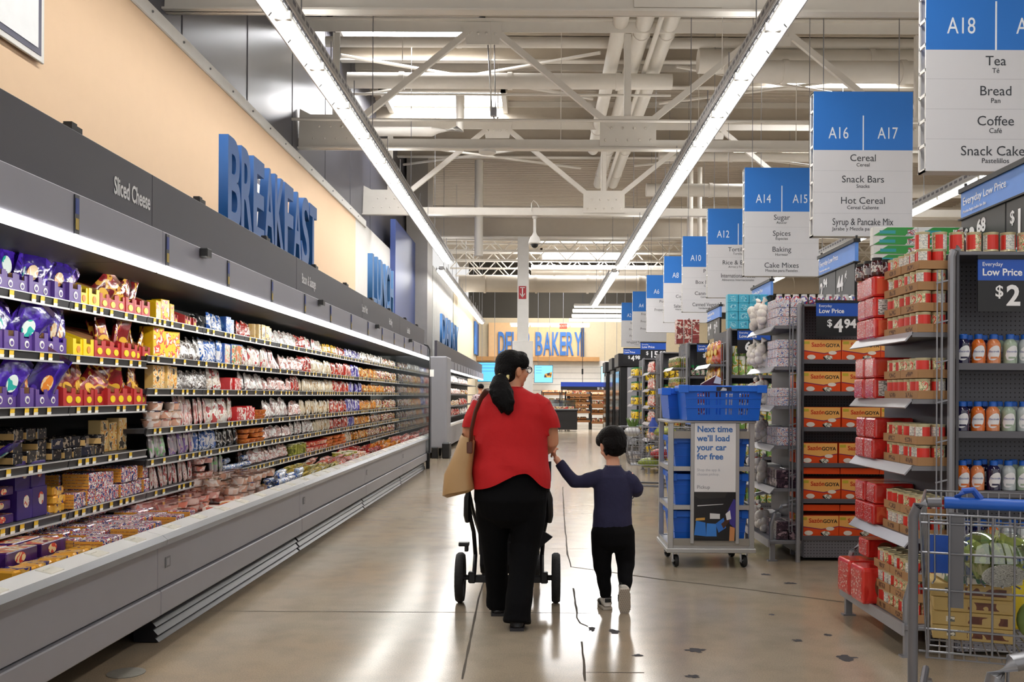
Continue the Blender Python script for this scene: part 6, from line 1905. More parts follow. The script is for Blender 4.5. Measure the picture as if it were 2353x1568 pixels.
for s in (-1, 1):
    w_ = wheel(0.165, 0.055).build('rear_wheel', TYRE, st, (s * 0.318, 0, 0.166), smooth=True)
    sp = MB().cyl((-0.03, 0, 0), (0.03, 0, 0), 0.025, 10)
    for k in range(5):
        a = 2 * PI * k / 5
        sp.cyl((0, 0, 0), (0, 0.135 * math.cos(a), 0.135 * math.sin(a)), 0.010, 6)
    sp.build('spokes', FRM, w_)
    MB().tube([(0.135 * 0 , 0.138 * math.cos(a), 0.138 * math.sin(a)) for a in [2 * PI * k / 20 for k in range(21)]], 0.012, 6).build('rim', FRM, w_)
    w2 = wheel(0.10, 0.045).build('front_wheel', TYRE, st, (s * 0.19, 0.72, 0.101), smooth=True)
    MB().cyl((-0.028, 0, 0), (0.028, 0, 0), 0.03, 10).cyl((0, 0, 0), (0, 0, 0.09), 0.016, 8).cyl((0.0, 0, 0.0), (0.0, 0.0, 0.16), 0.022, 8).build('hub', FRM, w2)
    MB().tube([(s * 0.225, -0.02, 0.19), (s * 0.225, 0.1, 0.30), (s * 0.235, 0.06, 0.46), (s * 0.255, 0.02, 0.56), (s * 0.265, -0.02, 0.66)], 0.014, 8).build('rear_leg', FRM, st, smooth=True)
    MB().tube([(s * 0.20, 0.70, 0.24), (s * 0.22, 0.4, 0.42), (s * 0.25, 0.10, 0.62), (s * 0.262, -0.04, 0.74), (s * 0.255, -0.14, 0.87), (s * 0.245, -0.18, 0.985)], 0.014, 8).build('side_tube', FRM, st, smooth=True)
    MB().loft([((s * 0.27, 0.0, 0.54), 0.02, 0.03), ((s * 0.275, -0.01, 0.58), 0.024, 0.04), ((s * 0.27, -0.03, 0.70), 0.024, 0.04), ((s * 0.262, -0.04, 0.745), 0.015, 0.02)], 10).build('hinge', FRM, st, smooth=True)
    MB().box(s * 0.24 - 0.025, s * 0.24 + 0.025, -0.03, 0.03, 0.13, 0.205).build('axle_block', FRM, st, bevel=0.008)
MB().cyl((-0.30, 0, 0.166), (0.30, 0, 0.166), 0.018, 10).box(-0.25, 0.25, -0.02, 0.02, 0.135, 0.165).build('axle', FRM, st)
MB().box(-0.33, -0.26, -0.03, 0.03, 0.375, 0.40).box(-0.29, -0.265, -0.025, 0.025, 0.34, 0.38).build('brake_pedal', FRM, st, bevel=0.004)
MB().tube([(-0.245, -0.18, 0.985), (-0.22, -0.195, 1.0), (0.22, -0.195, 1.0), (0.245, -0.18, 0.985)], 0.017, 10).build('handlebar', mat('#1a1a1c', 0.7), st, smooth=True)
m = MB()
m.add([(-0.2, 0.10, 0.28), (0.2, 0.10, 0.28), (0.22, 0.0, 0.80), (-0.22, 0.0, 0.80), (-0.2, 0.2, 0.28), (0.2, 0.2, 0.28), (0.22, 0.09, 0.84), (-0.22, 0.09, 0.84)], [(0, 1, 2, 3), (7, 6, 5, 4), (0, 4, 5, 1), (1, 5, 6, 2), (2, 6, 7, 3), (3, 7, 4, 0)])
m.build('seat_back', mat('#101015', 0.9), st, bevel=0.02)
MB().box(-0.2, 0.2, 0.1, 0.5, 0.28, 0.40).build('seat', mat('#101015', 0.9), st, bevel=0.03, seg=2)
MB().poly([(0.0, 0.24), (0.02, 0.40), (0.2, 0.43), (0.62, 0.30), (0.62, 0.2), (0.1, 0.17)], 'x', -0.19, 0.19).build('storage_basket', mat('#0e0e12', 0.9), st, bevel=0.01)
MB().poly([(0.02, 0.42), (0.11, 0.44), (0.105, 0.34), (0.02, 0.30)], 'y', -0.01, 0.0).poly([(0.2, 0.50), (0.295, 0.44), (0.20, 0.36)], 'y', -0.03, 0.0).build('fabric_flap', mat('#0e0e12', 0.9), st)
cn = MB()
for k in range(7):
    a0 = k / 6
arc = [(0.05 + 0.26 * math.cos(a) , 0.80 + 0.24 * math.sin(a)) for a in [PI * (0.95 - 0.15 * k) for k in range(6)]]
cn.poly(arc + [(0.12, 0.82)], 'x', -0.22, 0.22)
cn.build('sun_canopy', mat('#0e0e12', 0.9), st, bevel=0.01)
MB().cyl((0.262, -0.12, 0.82), (0.262, -0.12, 0.95), 0.02, 8).build('cup_clip', FRM, st)

# ---------------------------------------------------------------- the boy
BX, BY = 0.486, 6.05
by = thing('person', 'small boy in navy long-sleeved shirt and black trousers walking beside the stroller', 'person', (BX, BY, 0))
b = MB()
b.loft([((0, 0, 0.45), 0.09, 0.075), ((0, 0, 0.6), 0.105, 0.08), ((0, 0, 0.78), 0.11, 0.075), ((0, 0, 0.87), 0.09, 0.055), ((0, 0.01, 0.915), 0.045, 0.042), ((0, 0.025, 0.97), 0.042, 0.043)], 18)
RW = Vector((-0.372, 0.02, 0.975))
b.loft([((-0.09, 0, 0.865), 0.038, 0.038), ((-0.165, 0.0, 0.838), 0.028, 0.028), ((-0.245, 0.0, 0.832), 0.024, 0.024), ((-0.31, 0.008, 0.888), 0.022, 0.022), (RW, 0.021, 0.021)], 12)
hand(b, RW, (-0.35, 0.12, 0.9), (-0.9, -0.2, -0.35), 0.62, 1.0)
b.loft([((0.095, 0, 0.865), 0.038, 0.038), ((0.145, 0.0, 0.80), 0.034, 0.034), ((0.165, 0.03, 0.765), 0.032, 0.032), ((0.12, 0.12, 0.80), 0.028, 0.028), ((0.085, 0.17, 0.84), 0.021, 0.021)], 12)
hand(b, (0.085, 0.17, 0.84), (-0.4, 0.6, 0.6), (0.6, 0.5, -0.3), 0.62, 1.0)
b.loft([((-0.055, 0, 0.5), 0.055, 0.06), ((-0.058, 0.01, 0.28), 0.04, 0.042), ((-0.045, 0.0, 0.09), 0.03, 0.032)], 12)
b.loft([((0.055, 0, 0.5), 0.055, 0.06), ((0.068, 0.0, 0.30), 0.04, 0.042), ((0.068, -0.13, 0.17), 0.032, 0.034)], 12)
BHM = head(b, (-0.01, 0.03, 1.055), math.radians(-22), -0.42, 0.93, True)
body = remesh(b, 'body', SKINB, 0.0048, 2, parent=by)
eyes(BHM, by, 0.93)
h = MB()
h.ball((0.0, -0.022, 0.048), 0.090, 0.100, 0.078, 20, 14)
h.ball((0.0, -0.055, 0.0), 0.083, 0.058, 0.080, 18, 12)
h.ball((0.0, -0.045, -0.045), 0.068, 0.046, 0.045, 16, 10)
for s in (-1, 1):
    h.ball((s * 0.065, 0.018, 0.048), 0.022, 0.05, 0.042)
h.ball((0, 0.035, 0.088), 0.066, 0.055, 0.032)
rnd = random.Random(2)
for k in range(26):
    a, zz = rnd.uniform(PI, 2 * PI), rnd.uniform(-0.05, 0.1)
    rr_ = 0.086 * math.sqrt(max(0.1, 1 - ((zz - 0.03) / 0.11) ** 2))
    h.loft([((rr_ * math.cos(a), -0.02 + rr_ * math.sin(a), zz), 0.014, 0.014), ((rr_ * 1.07 * math.cos(a + 0.1), -0.02 + rr_ * 1.09 * math.sin(a + 0.1), zz - 0.035), 0.006, 0.006)], 8)
h.xf(BHM)
remesh(h, 'hair', mat('#0a0707', 0.55, spec=0.12, noise=0.3, bump=0.8, bscale=110, scale=60), 0.006, 1, parent=by)
s_ = MB()
s_.loft([((0, 0, 0.50), 0.128, 0.098), ((-0.005, 0, 0.535), 0.13, 0.1), ((0, 0, 0.66), 0.122, 0.092), ((0.0, 0, 0.78), 0.125, 0.088), ((0, 0, 0.855), 0.118, 0.076), ((0, 0.003, 0.895), 0.075, 0.058), ((0, 0.008, 0.918), 0.055, 0.05), ((0, 0.01, 0.93), 0.05, 0.047)], 22)
s_.loft([((-0.07, 0, 0.855), 0.055, 0.055), ((-0.13, 0.0, 0.84), 0.05, 0.05), ((-0.20, 0.0, 0.822), 0.044, 0.044), ((-0.25, -0.003, 0.828), 0.045, 0.045), ((-0.30, 0.005, 0.875), 0.040, 0.040), ((-0.352, 0.016, 0.945), 0.034, 0.034)], 16)
s_.loft([((0.07, 0, 0.855), 0.058, 0.055), ((0.125, 0.0, 0.82), 0.05, 0.05), ((0.158, 0.008, 0.775), 0.044, 0.044), ((0.16, 0.04, 0.755), 0.042, 0.042), ((0.12, 0.12, 0.80), 0.036, 0.036), ((0.095, 0.155, 0.83), 0.032, 0.032)], 16)
shirt = remesh(s_, 'shirt', NAVY, 0.008, 3, cut=lambda x, y, z: z < 0.515 - 0.02 * x or (z > 0.925 and abs(x) < 0.07), parent=by, snap=lambda x, y, z: 0.515 - 0.02 * x if z < 0.6 else None)
wrinkle(shirt, lambda x, y, z: 0.0035 * math.sin(55 * x + 20 * z) * (1 if x < -0.15 else 0.2) + 0.003 * math.sin(35 * z + 12 * x) * max(0, 1 - abs(z - 0.6) / 0.1))
MB().tube([(0.050 * math.cos(a), 0.009 + 0.047 * math.sin(a), 0.926) for a in [2 * PI * k / 20 for k in range(21)]], 0.0055, 6).build('collar_band', mat('#4a4a60', 0.8), by, smooth=True)
p = MB()
p.loft([((0, 0, 0.56), 0.122, 0.09), ((0, -0.005, 0.50), 0.143, 0.112), ((0, -0.005, 0.43), 0.14, 0.11), ((0, 0, 0.38), 0.09, 0.07)], 20)
p.loft([((-0.07, 0, 0.47), 0.072, 0.09), ((-0.07, 0.005, 0.36), 0.066, 0.078), ((-0.064, 0.012, 0.26), 0.057, 0.064), ((-0.052, 0.006, 0.17), 0.044, 0.05), ((-0.045, 0.0, 0.095), 0.038, 0.042), ((-0.044, 0.0, 0.075), 0.033, 0.036)], 16)
p.loft([((0.067, 0, 0.47), 0.076, 0.09), ((0.08, 0.0, 0.36), 0.066, 0.076), ((0.083, -0.01, 0.285), 0.058, 0.064), ((0.075, -0.08, 0.22), 0.046, 0.05), ((0.068, -0.13, 0.17), 0.040, 0.042), ((0.066, -0.145, 0.155), 0.036, 0.038)], 16)
pants = remesh(p, 'trousers', PANTS, 0.008, 2, parent=by)
wrinkle(pants, lambda x, y, z: 0.004 * math.sin(60 * z + 20 * x) * max(0, 1 - abs(z - 0.2) / 0.15))
WSH = mat('#d8d4ce', 0.5, noise=0.04)


def shoe(M, seed):
    q = MB().loft([((0, -0.075, 0.022), 0.018, 0.016), ((0, -0.068, 0.04), 0.03, 0.03), ((0, -0.02, 0.05), 0.034, 0.036), ((0, 0.04, 0.038), 0.037, 0.026), ((0, 0.09, 0.028), 0.036, 0.02), ((0, 0.115, 0.022), 0.018, 0.012)], 14)
    q.loft([((0, -0.045, 0.05), 0.031, 0.034), ((0, -0.05, 0.078), 0.03, 0.034), ((0, -0.05, 0.082), 0.026, 0.03)], 14)
    o = q.xf(M).build('sneaker', WSH, by, smooth=True)
    out_ = [(-0.03, -0.082), (0.03, -0.082), (0.036, -0.02), (0.039, 0.06), (0.028, 0.108), (0.0, 0.122), (-0.028, 0.108), (-0.039, 0.06), (-0.036, -0.02)]
    MB().poly(out_, 'z', 0.0, 0.02).xf(M).build('sole', mat('#b9b1a6', 0.6), o, bevel=0.004)
    tr = MB()
    for a in range(-2, 3):
        for c in range(-5, 7):
            if abs(a * 0.013) < 0.032:
                tr.cyl((a * 0.013 + (0.006 if c % 2 else 0), c * 0.0155, -0.0015), (a * 0.013 + (0.006 if c % 2 else 0), c * 0.0155, 0.001), 0.0048, 6)
    tr.xf(M).build('sole_tread', mat('#9d948a', 0.6), o)
    MB().box(-0.02, 0.02, -0.089, -0.079, 0.052, 0.074).xf(M).build('heel_tab', BLACK, o)
    MB().loft([((0, -0.05, 0.077), 0.031, 0.035), ((0, -0.05, 0.0835), 0.031, 0.035)], 14).xf(M).build('collar_lining', mat('#2a2a2e', 0.8), o)
    for k in range(3):
        MB().box(-0.0395, 0.0395, 0.0 + k * 0.016, 0.008 + k * 0.016, 0.022, 0.045).xf(M @ Matrix.Rotation(0.25, 4, 'X')).build('side_stripe', BLACK, o)


shoe(Matrix.Translation((-0.044, 0.045, 0.0)) @ Matrix.Rotation(0.15, 4, 'Z'), 1)
shoe(Matrix.Translation((0.064, -0.165, 0.095)) @ Matrix.Rotation(-0.05, 4, 'Y') @ Matrix.Rotation(-1.12, 4, 'X'), 2)

# ---------------------------------------------------------------- pickup trolley with blue totes
pk = thing('pickup_trolley', 'aluminium order trolley on casters with a white pickup poster', 'trolley', (1.045, 7.49, 0))
ALU = mat('#b4b4b4', 0.38, 0.55)
W, D = 0.69, 0.62
for x in (0, W - 0.042):
    for y in (0, D - 0.042):
        MB().box(x, x + 0.042, y, y + 0.042, 0.14, 1.17).build('upright', ALU, pk, bevel=0.004)
for z in (0.175, 0.49, 0.80):
    r_ = MB()
    r_.box(0.042, W - 0.042, 0.004, 0.036, z - 0.02, z + 0.016).box(0.042, W - 0.042, D - 0.036, D - 0.004, z - 0.02, z + 0.016)
    r_.box(0.004, 0.036, 0.04, D - 0.04, z - 0.02, z + 0.016).box(W - 0.036, W - 0.004, 0.04, D - 0.04, z - 0.02, z + 0.016)
    r_.box(0.03, W - 0.03, 0.03, D - 0.03, z + 0.0, z + 0.008)
    r_.build('shelf', ALU, pk)
MB().box(-0.01, W + 0.01, -0.01, D + 0.01, 1.165, 1.185).build('top_deck', ALU, pk, bevel=0.004)
MB().box(-0.012, W + 0.012, -0.012, D + 0.012, 0.125, 0.16).build('base_frame', ALU, pk, bevel=0.004)
MB().box(0.042, W - 0.042, -0.004, 0.008, 1.04, 1.1).box(0.042, W - 0.042, -0.004, 0.008, 0.185, 0.24).build('cross_strip', mat('#9a968f', 0.45, 0.3), pk)
for x in (0.175, 0.535):
    MB().box(x, x + 0.03, -0.014, 0.004, 0.2, 1.165).build('poster_rail', ALU, pk, bevel=0.003)
po = MB().box(0.205, 0.535, -0.016, -0.010, 0.615, 1.165).build('poster', mat('#e9e9ec', 0.5, noise=0.01), pk)
PB = mat('#3f74b8', 0.5)
for k, s in enumerate(('Next time', 'we’ll load', 'your car', 'for free')):
    text(s, 0.068, PB, po, (0.225, -0.0165, 1.115 - 0.073 * k), align='LEFT', bold=0.0018)
for k, s in enumerate(('Shop the app &', 'choose pickup.')):
    text(s, 0.03, mat('#b4b6c0', 0.5), po, (0.225, -0.0165, 0.79 - 0.034 * k), align='LEFT', name='small_lettering')
text('Pickup', 0.04, mat('#8a8c94', 0.5), po, (0.225, -0.0165, 0.652), align='LEFT', name='small_lettering')
ph = MB().box(0.205, 0.535, -0.016, -0.010, 0.225, 0.615).build('photo_poster', mat('#16161a', 0.3), pk)
pic = lambda pts, c, nm, d=0.0166: MB().poly(pts, 'y', -d, -0.016).build(nm, mat(c, 0.4), ph)
pic([(0.205, 0.615), (0.47, 0.615), (0.45, 0.57), (0.25, 0.56), (0.205, 0.58)], '#2a2828', 'car_hatch')
pic([(0.23, 0.50), (0.43, 0.515), (0.44, 0.52), (0.23, 0.508)], '#c8c8cc', 'bumper_line', 0.0168)
pic([(0.205, 0.27), (0.30, 0.26), (0.295, 0.37), (0.22, 0.385)], '#2f78d0', 'blue_bag', 0.017)
pic([(0.30, 0.26), (0.385, 0.26), (0.38, 0.36), (0.305, 0.365)], '#3a82d8', 'blue_bag', 0.0172)
pic([(0.375, 0.36), (0.40, 0.29), (0.46, 0.33), (0.44, 0.41)], '#2f70c8', 'blue_bag', 0.0174)
pic([(0.215, 0.385), (0.29, 0.39), (0.29, 0.41), (0.22, 0.405)], '#c89a4a', 'bag_top', 0.0176)
pic([(0.33, 0.40), (0.41, 0.40), (0.41, 0.44), (0.33, 0.445)], '#d8d8da', 'white_package', 0.0172)
pic([(0.47, 0.46), (0.52, 0.56), (0.535, 0.55), (0.535, 0.32), (0.49, 0.36)], '#3c3288', 'purple_vest', 0.0178)
pic([(0.455, 0.44), (0.49, 0.47), (0.50, 0.40), (0.465, 0.39)], '#dcdce0', 'white_sleeve', 0.018)
pic([(0.42, 0.36), (0.465, 0.40), (0.49, 0.39), (0.44, 0.32)], '#4a2a1c', 'forearm', 0.0179)
pic([(0.485, 0.225), (0.525, 0.225), (0.53, 0.33), (0.49, 0.34)], '#c88a58', 'trouser_leg', 0.0178)
pic([(0.205, 0.25), (0.48, 0.235), (0.48, 0.225), (0.205, 0.225)], '#0a0a0c', 'trunk_edge', 0.0175)
CST = mat('#1c1c1e', 0.6)
for x, y in ((0.07, 0.07), (W - 0.07, 0.07), (0.07, D - 0.07), (W - 0.07, D - 0.07)):
    c_ = wheel(0.05, 0.032).xf(Matrix.Rotation(0.15, 4, 'Z')).build('caster_wheel', CST, pk, (x, y, 0.051), smooth=True)
    MB().box(-0.026, -0.02, -0.025, 0.025, -0.01, 0.072).box(0.02, 0.026, -0.025, 0.025, -0.01, 0.072).box(-0.03, 0.03, -0.035, 0.035, 0.066, 0.075).cyl((-0.03, 0, 0), (0.03, 0, 0), 0.01, 8).build('caster_fork', STEEL, c_)
TOTEB = mat('#1566d8', 0.35, noise=0.04)


def tote_proto(w_, d_, h_, holes):
    t = 0.006
    tp = 0.025
    m = MB()
    # tapered shell, open at the top
    o_ = [(-w_ / 2, -d_ / 2), (w_ / 2, -d_ / 2), (w_ / 2, d_ / 2), (-w_ / 2, d_ / 2)]
    i_ = [(x * (1 - 2 * tp / w_), y * (1 - 2 * tp / d_)) for x, y in o_]
    V8 = [(x, y, 0) for x, y in i_] + [(x, y, h_) for x, y in o_] + [(x * 0.98, y * 0.97, h_) for x, y in o_] + [(x * 0.98, y * 0.97, 0.008) for x, y in i_]
    fs = [(3, 2, 1, 0), (12, 13, 14, 15)]
    for k in range(4):
        k2 = (k + 1) % 4
        if not (holes and k == 0):
            fs += [(k, k2, 4 + k2, 4 + k), (12 + k2, 12 + k, 8 + k, 8 + k2)]
        fs += [(4 + k, 4 + k2, 8 + k2, 8 + k)]
    m.add(V8, fs)
    if holes:
        # front wall as bars and rows so that slots stay open
        def P(u, z):
            f = z / h_
            return (u * w_ * ((1 - 2 * tp / w_) * (1 - f) + f), -d_ / 2 + tp * (1 - f), z)
        def cell(u0, u1, z0, z1):
            a, b_, c, d = P(u0, z0), P(u1, z0), P(u1, z1), P(u0, z1)
            sh = [(q[0], q[1] + t, q[2]) for q in (a, b_, c, d)]
            m.add([a, b_, c, d] + sh, [(0, 1, 2, 3), (7, 6, 5, 4), (0, 4, 5, 1), (1, 5, 6, 2), (2, 6, 7, 3), (3, 7, 4, 0)])
        rows = ((0.17, 0.35), (0.45, 0.61), (0.68, 0.82))
        z_prev = 0.0
        cols_ = [(-0.34 + 0.035 * k, -0.34 + 0.035 * k + 0.018) for k in range(5)] + [(-0.10, -0.078), (-0.055, -0.035), (0.03, 0.05), (0.075, 0.092), (0.10, 0.12)] + [(0.21 + 0.035 * k, 0.228 + 0.035 * k) for k in range(4)]
        for z0, z1 in rows:
            cell(-0.5, 0.5, z_prev * h_, z0 * h_)
            u = -0.5
            for a, b_ in cols_:
                cell(u, a, z0 * h_, z1 * h_)
                u = b_
            cell(u, 0.5, z0 * h_, z1 * h_)
            z_prev = z1
        cell(-0.5, 0.5, z_prev * h_, h_)
    p = Proto('tote_crate', 'crate', m.mesh('tote_crate', TOTEB))
    rim = MB()
    e = 0.014
    rim.box(-w_ / 2 - e, w_ / 2 + e, -d_ / 2 - e, -d_ / 2, h_ - 0.045, h_ + 0.004).box(-w_ / 2 - e, w_ / 2 + e, d_ / 2, d_ / 2 + e, h_ - 0.045, h_ + 0.004)
    rim.box(-w_ / 2 - e, -w_ / 2, -d_ / 2, d_ / 2, h_ - 0.045, h_ + 0.004).box(w_ / 2, w_ / 2 + e, -d_ / 2, d_ / 2, h_ - 0.045, h_ + 0.004)
    for s in (-1, 1):
        rim.box(s * w_ / 2 - 0.05, s * w_ / 2 + 0.03, -d_ / 2 - 0.022, -d_ / 2 - e, h_ - 0.055, h_ + 0.008)
    p.part('rim', rim.mesh('rim', mat('#1b6ce0', 0.35, noise=0.03), bevel=0.003))
    rb = MB()
    for z in (0.36, 0.63):
        rb.box(-w_ / 2 + 0.01, w_ / 2 - 0.01, -d_ / 2 + tp * (1 - z) - 0.004, -d_ / 2 + tp * (1 - z) + 0.002, z * h_, z * h_ + 0.006)
    p.part('rib', rb.mesh('rib', TOTEB))
    if holes:
        p.part('handle_slot', MB().box(-0.06, 0.06, -d_ / 2 - e - 0.001, -d_ / 2 - e + 0.001, h_ - 0.04, h_ - 0.008).mesh('handle_slot', mat('#14142a', 0.5)))
        p.part('pale_label', MB().poly([(-0.03, h_ - 0.038), (0.02, h_ - 0.038), (0.02, h_ - 0.022), (-0.01, h_ - 0.012)], 'y', -d_ / 2 - e - 0.002, -d_ / 2 - e - 0.001).mesh('pale_label', mat('#c8ccd8', 0.5)))
    return p


TA = tote_proto(0.62, 0.44, 0.275, True)
TB = tote_proto(0.60, 0.50, 0.255, False)
TA.put((1.47, 7.64, 1.187), label='blue slotted crate on top of the order trolley, full of groceries')
TB.put((1.385, 8.12, 1.187), label='plain blue crate behind the slotted one on the order trolley')
for k, z in enumerate((0.185, 0.50, 0.81)):
    TB.put((1.39, 7.80, z), label=('lowest blue crate inside the order trolley', 'middle blue crate inside the order trolley', 'upper blue crate inside the order trolley')[k], group='blue crates inside the trolley', scale=(1, 1, (1.05, 0.98, 0.92)[k]))
g_ = thing('grocery_packet', 'dark red and white packet poking out of the top blue crate', 'packet', (1.42, 7.62, 1.36))
MB().poly([(-0.09, 0.0), (0.08, 0.0), (0.06, 0.17), (0.02, 0.19), (-0.10, 0.12)], 'y', -0.02, 0.02).build('packet', mprint(['#4a1c24', '#5a2430', '#4a1c24'], 8), g_, rot=(0.1, 0, 0), bevel=0.004)
MB().poly([(0.0, 0.13), (0.06, 0.12), (0.06, 0.17), (0.02, 0.19)], 'y', -0.0215, -0.02).build('white_corner', mat('#dfe4ee', 0.4), g_, rot=(0.1, 0, 0))
for q, (x, c, w_) in enumerate(((1.28, '#b8323c', 'red'), (1.56, '#d8cfc0', 'cream'), (1.68, '#7a3c2c', 'brown'))):
    o = MB().box(-0.06, 0.06, -0.06, 0.06, 0, 0.2).build('grocery_packet', mprint([c, '#e8e2d8', c], 16), None, (x, 7.6, 1.2), bevel=0.004)
    tag(o, f'{w_} packet inside the top blue crate, glimpsed through its slots', 'packet')

# ---------------------------------------------------------------- shopping carts
WIRE = mat('#85868c', 0.3, 0.6)
FRAMEC = mat('#77787f', 0.35, 0.35)


def make_cart(lab, loc, rz, grey='WIRE'):
    """Wire cart; local origin under the middle of the handle, the basket reaching along +y."""
    c = thing('shopping_cart', lab, 'shopping cart', loc, (0, 0, rz))
    hw = 0.29
    # tubular rear frame with the handle
    fr = MB()
    for s in (-1, 1):
        fr.tube([(s * hw, 0.02, 0.13), (s * hw, 0.02, 0.96), (s * (hw - 0.012), 0.015, 0.995), (s * (hw - 0.045), 0.01, 1.01)], 0.017, 10)
        fr.tube([(s * hw, 0.02, 0.16), (s * (hw - 0.03), 0.30, 0.18), (s * (hw - 0.08), 0.85, 0.20)], 0.015, 8)
    fr.tube([(-hw + 0.045, 0.01, 1.01), (-0.2, 0.01, 1.012)], 0.017, 10).tube([(hw - 0.045, 0.01, 1.01), (0.2, 0.01, 1.012)], 0.017, 10)
    fr.tube([(-hw, 0.02, 0.3), (hw, 0.02, 0.3)], 0.012, 8)
    fr.build('frame', FRAMEC, c, smooth=True)
    MB().tube([(-0.19, 0.01, 1.012), (0.25, 0.01, 1.012)], 0.021, 12).build('handle_grip', mat('#1a5ec4', 0.35), c, smooth=True)
    bz0, bz1, L = 0.46, 0.965, 0.92

    def corner(u, v, z):      # u -1..1 across, v 0..1 forward
        f = (z - bz0) / (bz1 - bz0)
        hwv = (hw - 0.02) * (1 - 0.22 * v)
        return Vector((u * hwv * (0.9 + 0.1 * f), 0.03 + v * L * (0.86 + 0.14 * f), z - 0.0 + 0.03 * v * 0))

    sd = MB()
    zs = [bz0 + (bz1 - bz0) * k / 8 for k in range(9)]
    for s in (-1, 1):
        for k, z in enumerate(zs):
            sd.cyl(corner(s, 0, z), corner(s, 1, z), 0.0035 if 0 < k < 8 else 0.006, 6)
        for k in range(21):
            sd.cyl(corner(s, k / 20, bz0), corner(s, k / 20, bz1), 0.0026, 6)
    sd.build('side_wires', WIRE, c)
    ft = MB()
    for k, z in enumerate(zs):
        ft.cyl(corner(-1, 1, z), corner(1, 1, z), 0.004, 6)
    for k in range(11):
        ft.cyl(corner(-1 + k / 5, 1, bz0), corner(-1 + k / 5, 1, bz1), 0.0026, 6)
    ft.build('front_wires', WIRE, c)
    bt = MB()
    for k in range(13):
        bt.cyl(corner(-1 + k / 6, 0, bz0), corner(-1 + k / 6, 1, bz0), 0.003, 6)
    for k in range(10):
        bt.cyl(corner(-1, k / 9, bz0), corner(1, k / 9, bz0), 0.003, 6)
    bt.build('bottom_wires', WIRE, c)
    gt = MB()
    for k in range(8):
        u = -0.92 + 1.84 * k / 7
        gt.cyl((u * (hw - 0.03), 0.035, bz0 + 0.02), (u * (hw - 0.03), 0.03, bz1), 0.0038, 6)
    for z in (bz0 + 0.02, 0.56, 0.70, 0.83, bz1 - 0.03, bz1):
        gt.cyl((-hw + 0.02, 0.034, z), (hw - 0.02, 0.034, z), 0.004, 6)
    gt.build('rear_gate', WIRE, c)
    MB().box(-0.175, -0.125, 0.036, 0.042, 0.64, 0.975).build('gate_strap', mat('#6a6b70', 0.4, 0.4), c)
    cs = MB()
    for k in range(9):
        u = -0.9 + 1.8 * k / 8
        cs.cyl((u * (hw - 0.04), 0.05, 0.72), (u * (hw - 0.06), 0.24, 0.70), 0.003, 6).cyl((u * (hw - 0.06), 0.24, 0.70), (u * (hw - 0.06), 0.29, 0.93), 0.003, 6)
    cs.build('child_seat', WIRE, c)
    fl = MB().box(-0.23, 0.23, 0.255, 0.262, 0.72, 0.86).build('seat_flap', mat('#1450b8', 0.4), c, rot=(-0.18, 0, 0))
    fl.location = (0, -0.13, 0.06)
    text('Shop the way that works for you', 0.022, INKW, fl, (0, 0.2535, 0.83), name='small_lettering')
    text('Pickup and delivery', 0.018, INKW, fl, (0, 0.2535, 0.79), name='small_lettering')
    for x, y in ((-hw, 0.02), (hw, 0.02), (-hw + 0.08, 0.83), (hw - 0.08, 0.83)):
        cw = wheel(0.06, 0.03).build('caster_wheel', CST, c, (x, y, 0.061), smooth=True)
        MB().box(-0.024, -0.019, -0.02, 0.02, -0.01, 0.08).box(0.019, 0.024, -0.02, 0.02, -0.01, 0.08).box(-0.024, 0.024, -0.02, 0.02, 0.075, 0.1).build('caster_fork', STEEL, cw)
    return c


cart = make_cart('grey wire shopping cart with blue handle, close by the sports drinks', (1.598, 3.20, 0), -math.radians(20))
MB().tube([(-0.15, 0.01, 1.03), (-0.13, 0.0, 1.055), (-0.10, 0.0, 1.06), (-0.075, 0.01, 1.03)], 0.012, 8).build('blue_strap', mat('#1450b8', 0.4), cart, smooth=True)
# what lies in it
CR = -math.radians(20)


def inc(x, y, z):
    """A place inside the near cart, in the cart's own directions."""
    return (1.598 + x * math.cos(CR) - y * math.sin(CR), 3.20 + x * math.sin(CR) + y * math.cos(CR), z)


cl_ = thing('salad_clamshell', 'round clear plastic clamshell of green salad in the cart seat', 'salad', inc(-0.02, 0.135, 0.765))
CLR = mglass('#f2f6f2', 0.80, 0.08)
rnd = random.Random(9)
sl = MB()
for k in range(60):
    a, r0, e = rnd.uniform(0, 6.28), rnd.uniform(0.02, 0.095), rnd.uniform(-0.02, 0.075)
    x, y = r0 * math.cos(a), r0 * math.sin(a) * 0.55
    s1 = rnd.uniform(0.02, 0.04)
    q = MB()
    q.add([(-s1, -s1 * 0.6, 0.0), (0, -s1 * 0.7, 0.008), (s1, -s1 * 0.4, 0.0), (s1 * 1.1, s1 * 0.4, 0.012), (0, s1 * 0.8, -0.006), (-s1, s1 * 0.5, 0.01), (0, 0, 0.016)], [(0, 1, 6), (1, 2, 6), (2, 3, 6), (3, 4, 6), (4, 5, 6), (5, 0, 6)], rnd.choice((0, 0, 1, 2)))
    q.xf(Matrix.Translation((x, y, 0.03 + e)) @ Euler((rnd.uniform(-1.5, 1.5), rnd.uniform(-1.5, 1.5), a)).to_matrix().to_4x4())
    sl.add(q.v, q.f)
    sl.m[-len(q.f):] = q.m
sl.build('salad_leaves', [mat('#a8b84c', 0.4), mat('#dcd89a', 0.4), mat('#6a8a2c', 0.4)], cl_)
MB().lathe([(0.05, -0.035), (0.10, -0.025), (0.135, 0.03), (0.14, 0.035)], n=24).xf(Matrix.Diagonal((1, 0.62, 1, 1))).build('clear_base', CLR, cl_, smooth=True)
MB().lathe([(0.14, 0.036), (0.137, 0.06), (0.12, 0.105), (0.08, 0.135), (0.03, 0.142)], n=24).xf(Matrix.Diagonal((1, 0.62, 1, 1))).build('clear_lid', CLR, cl_, smooth=True)
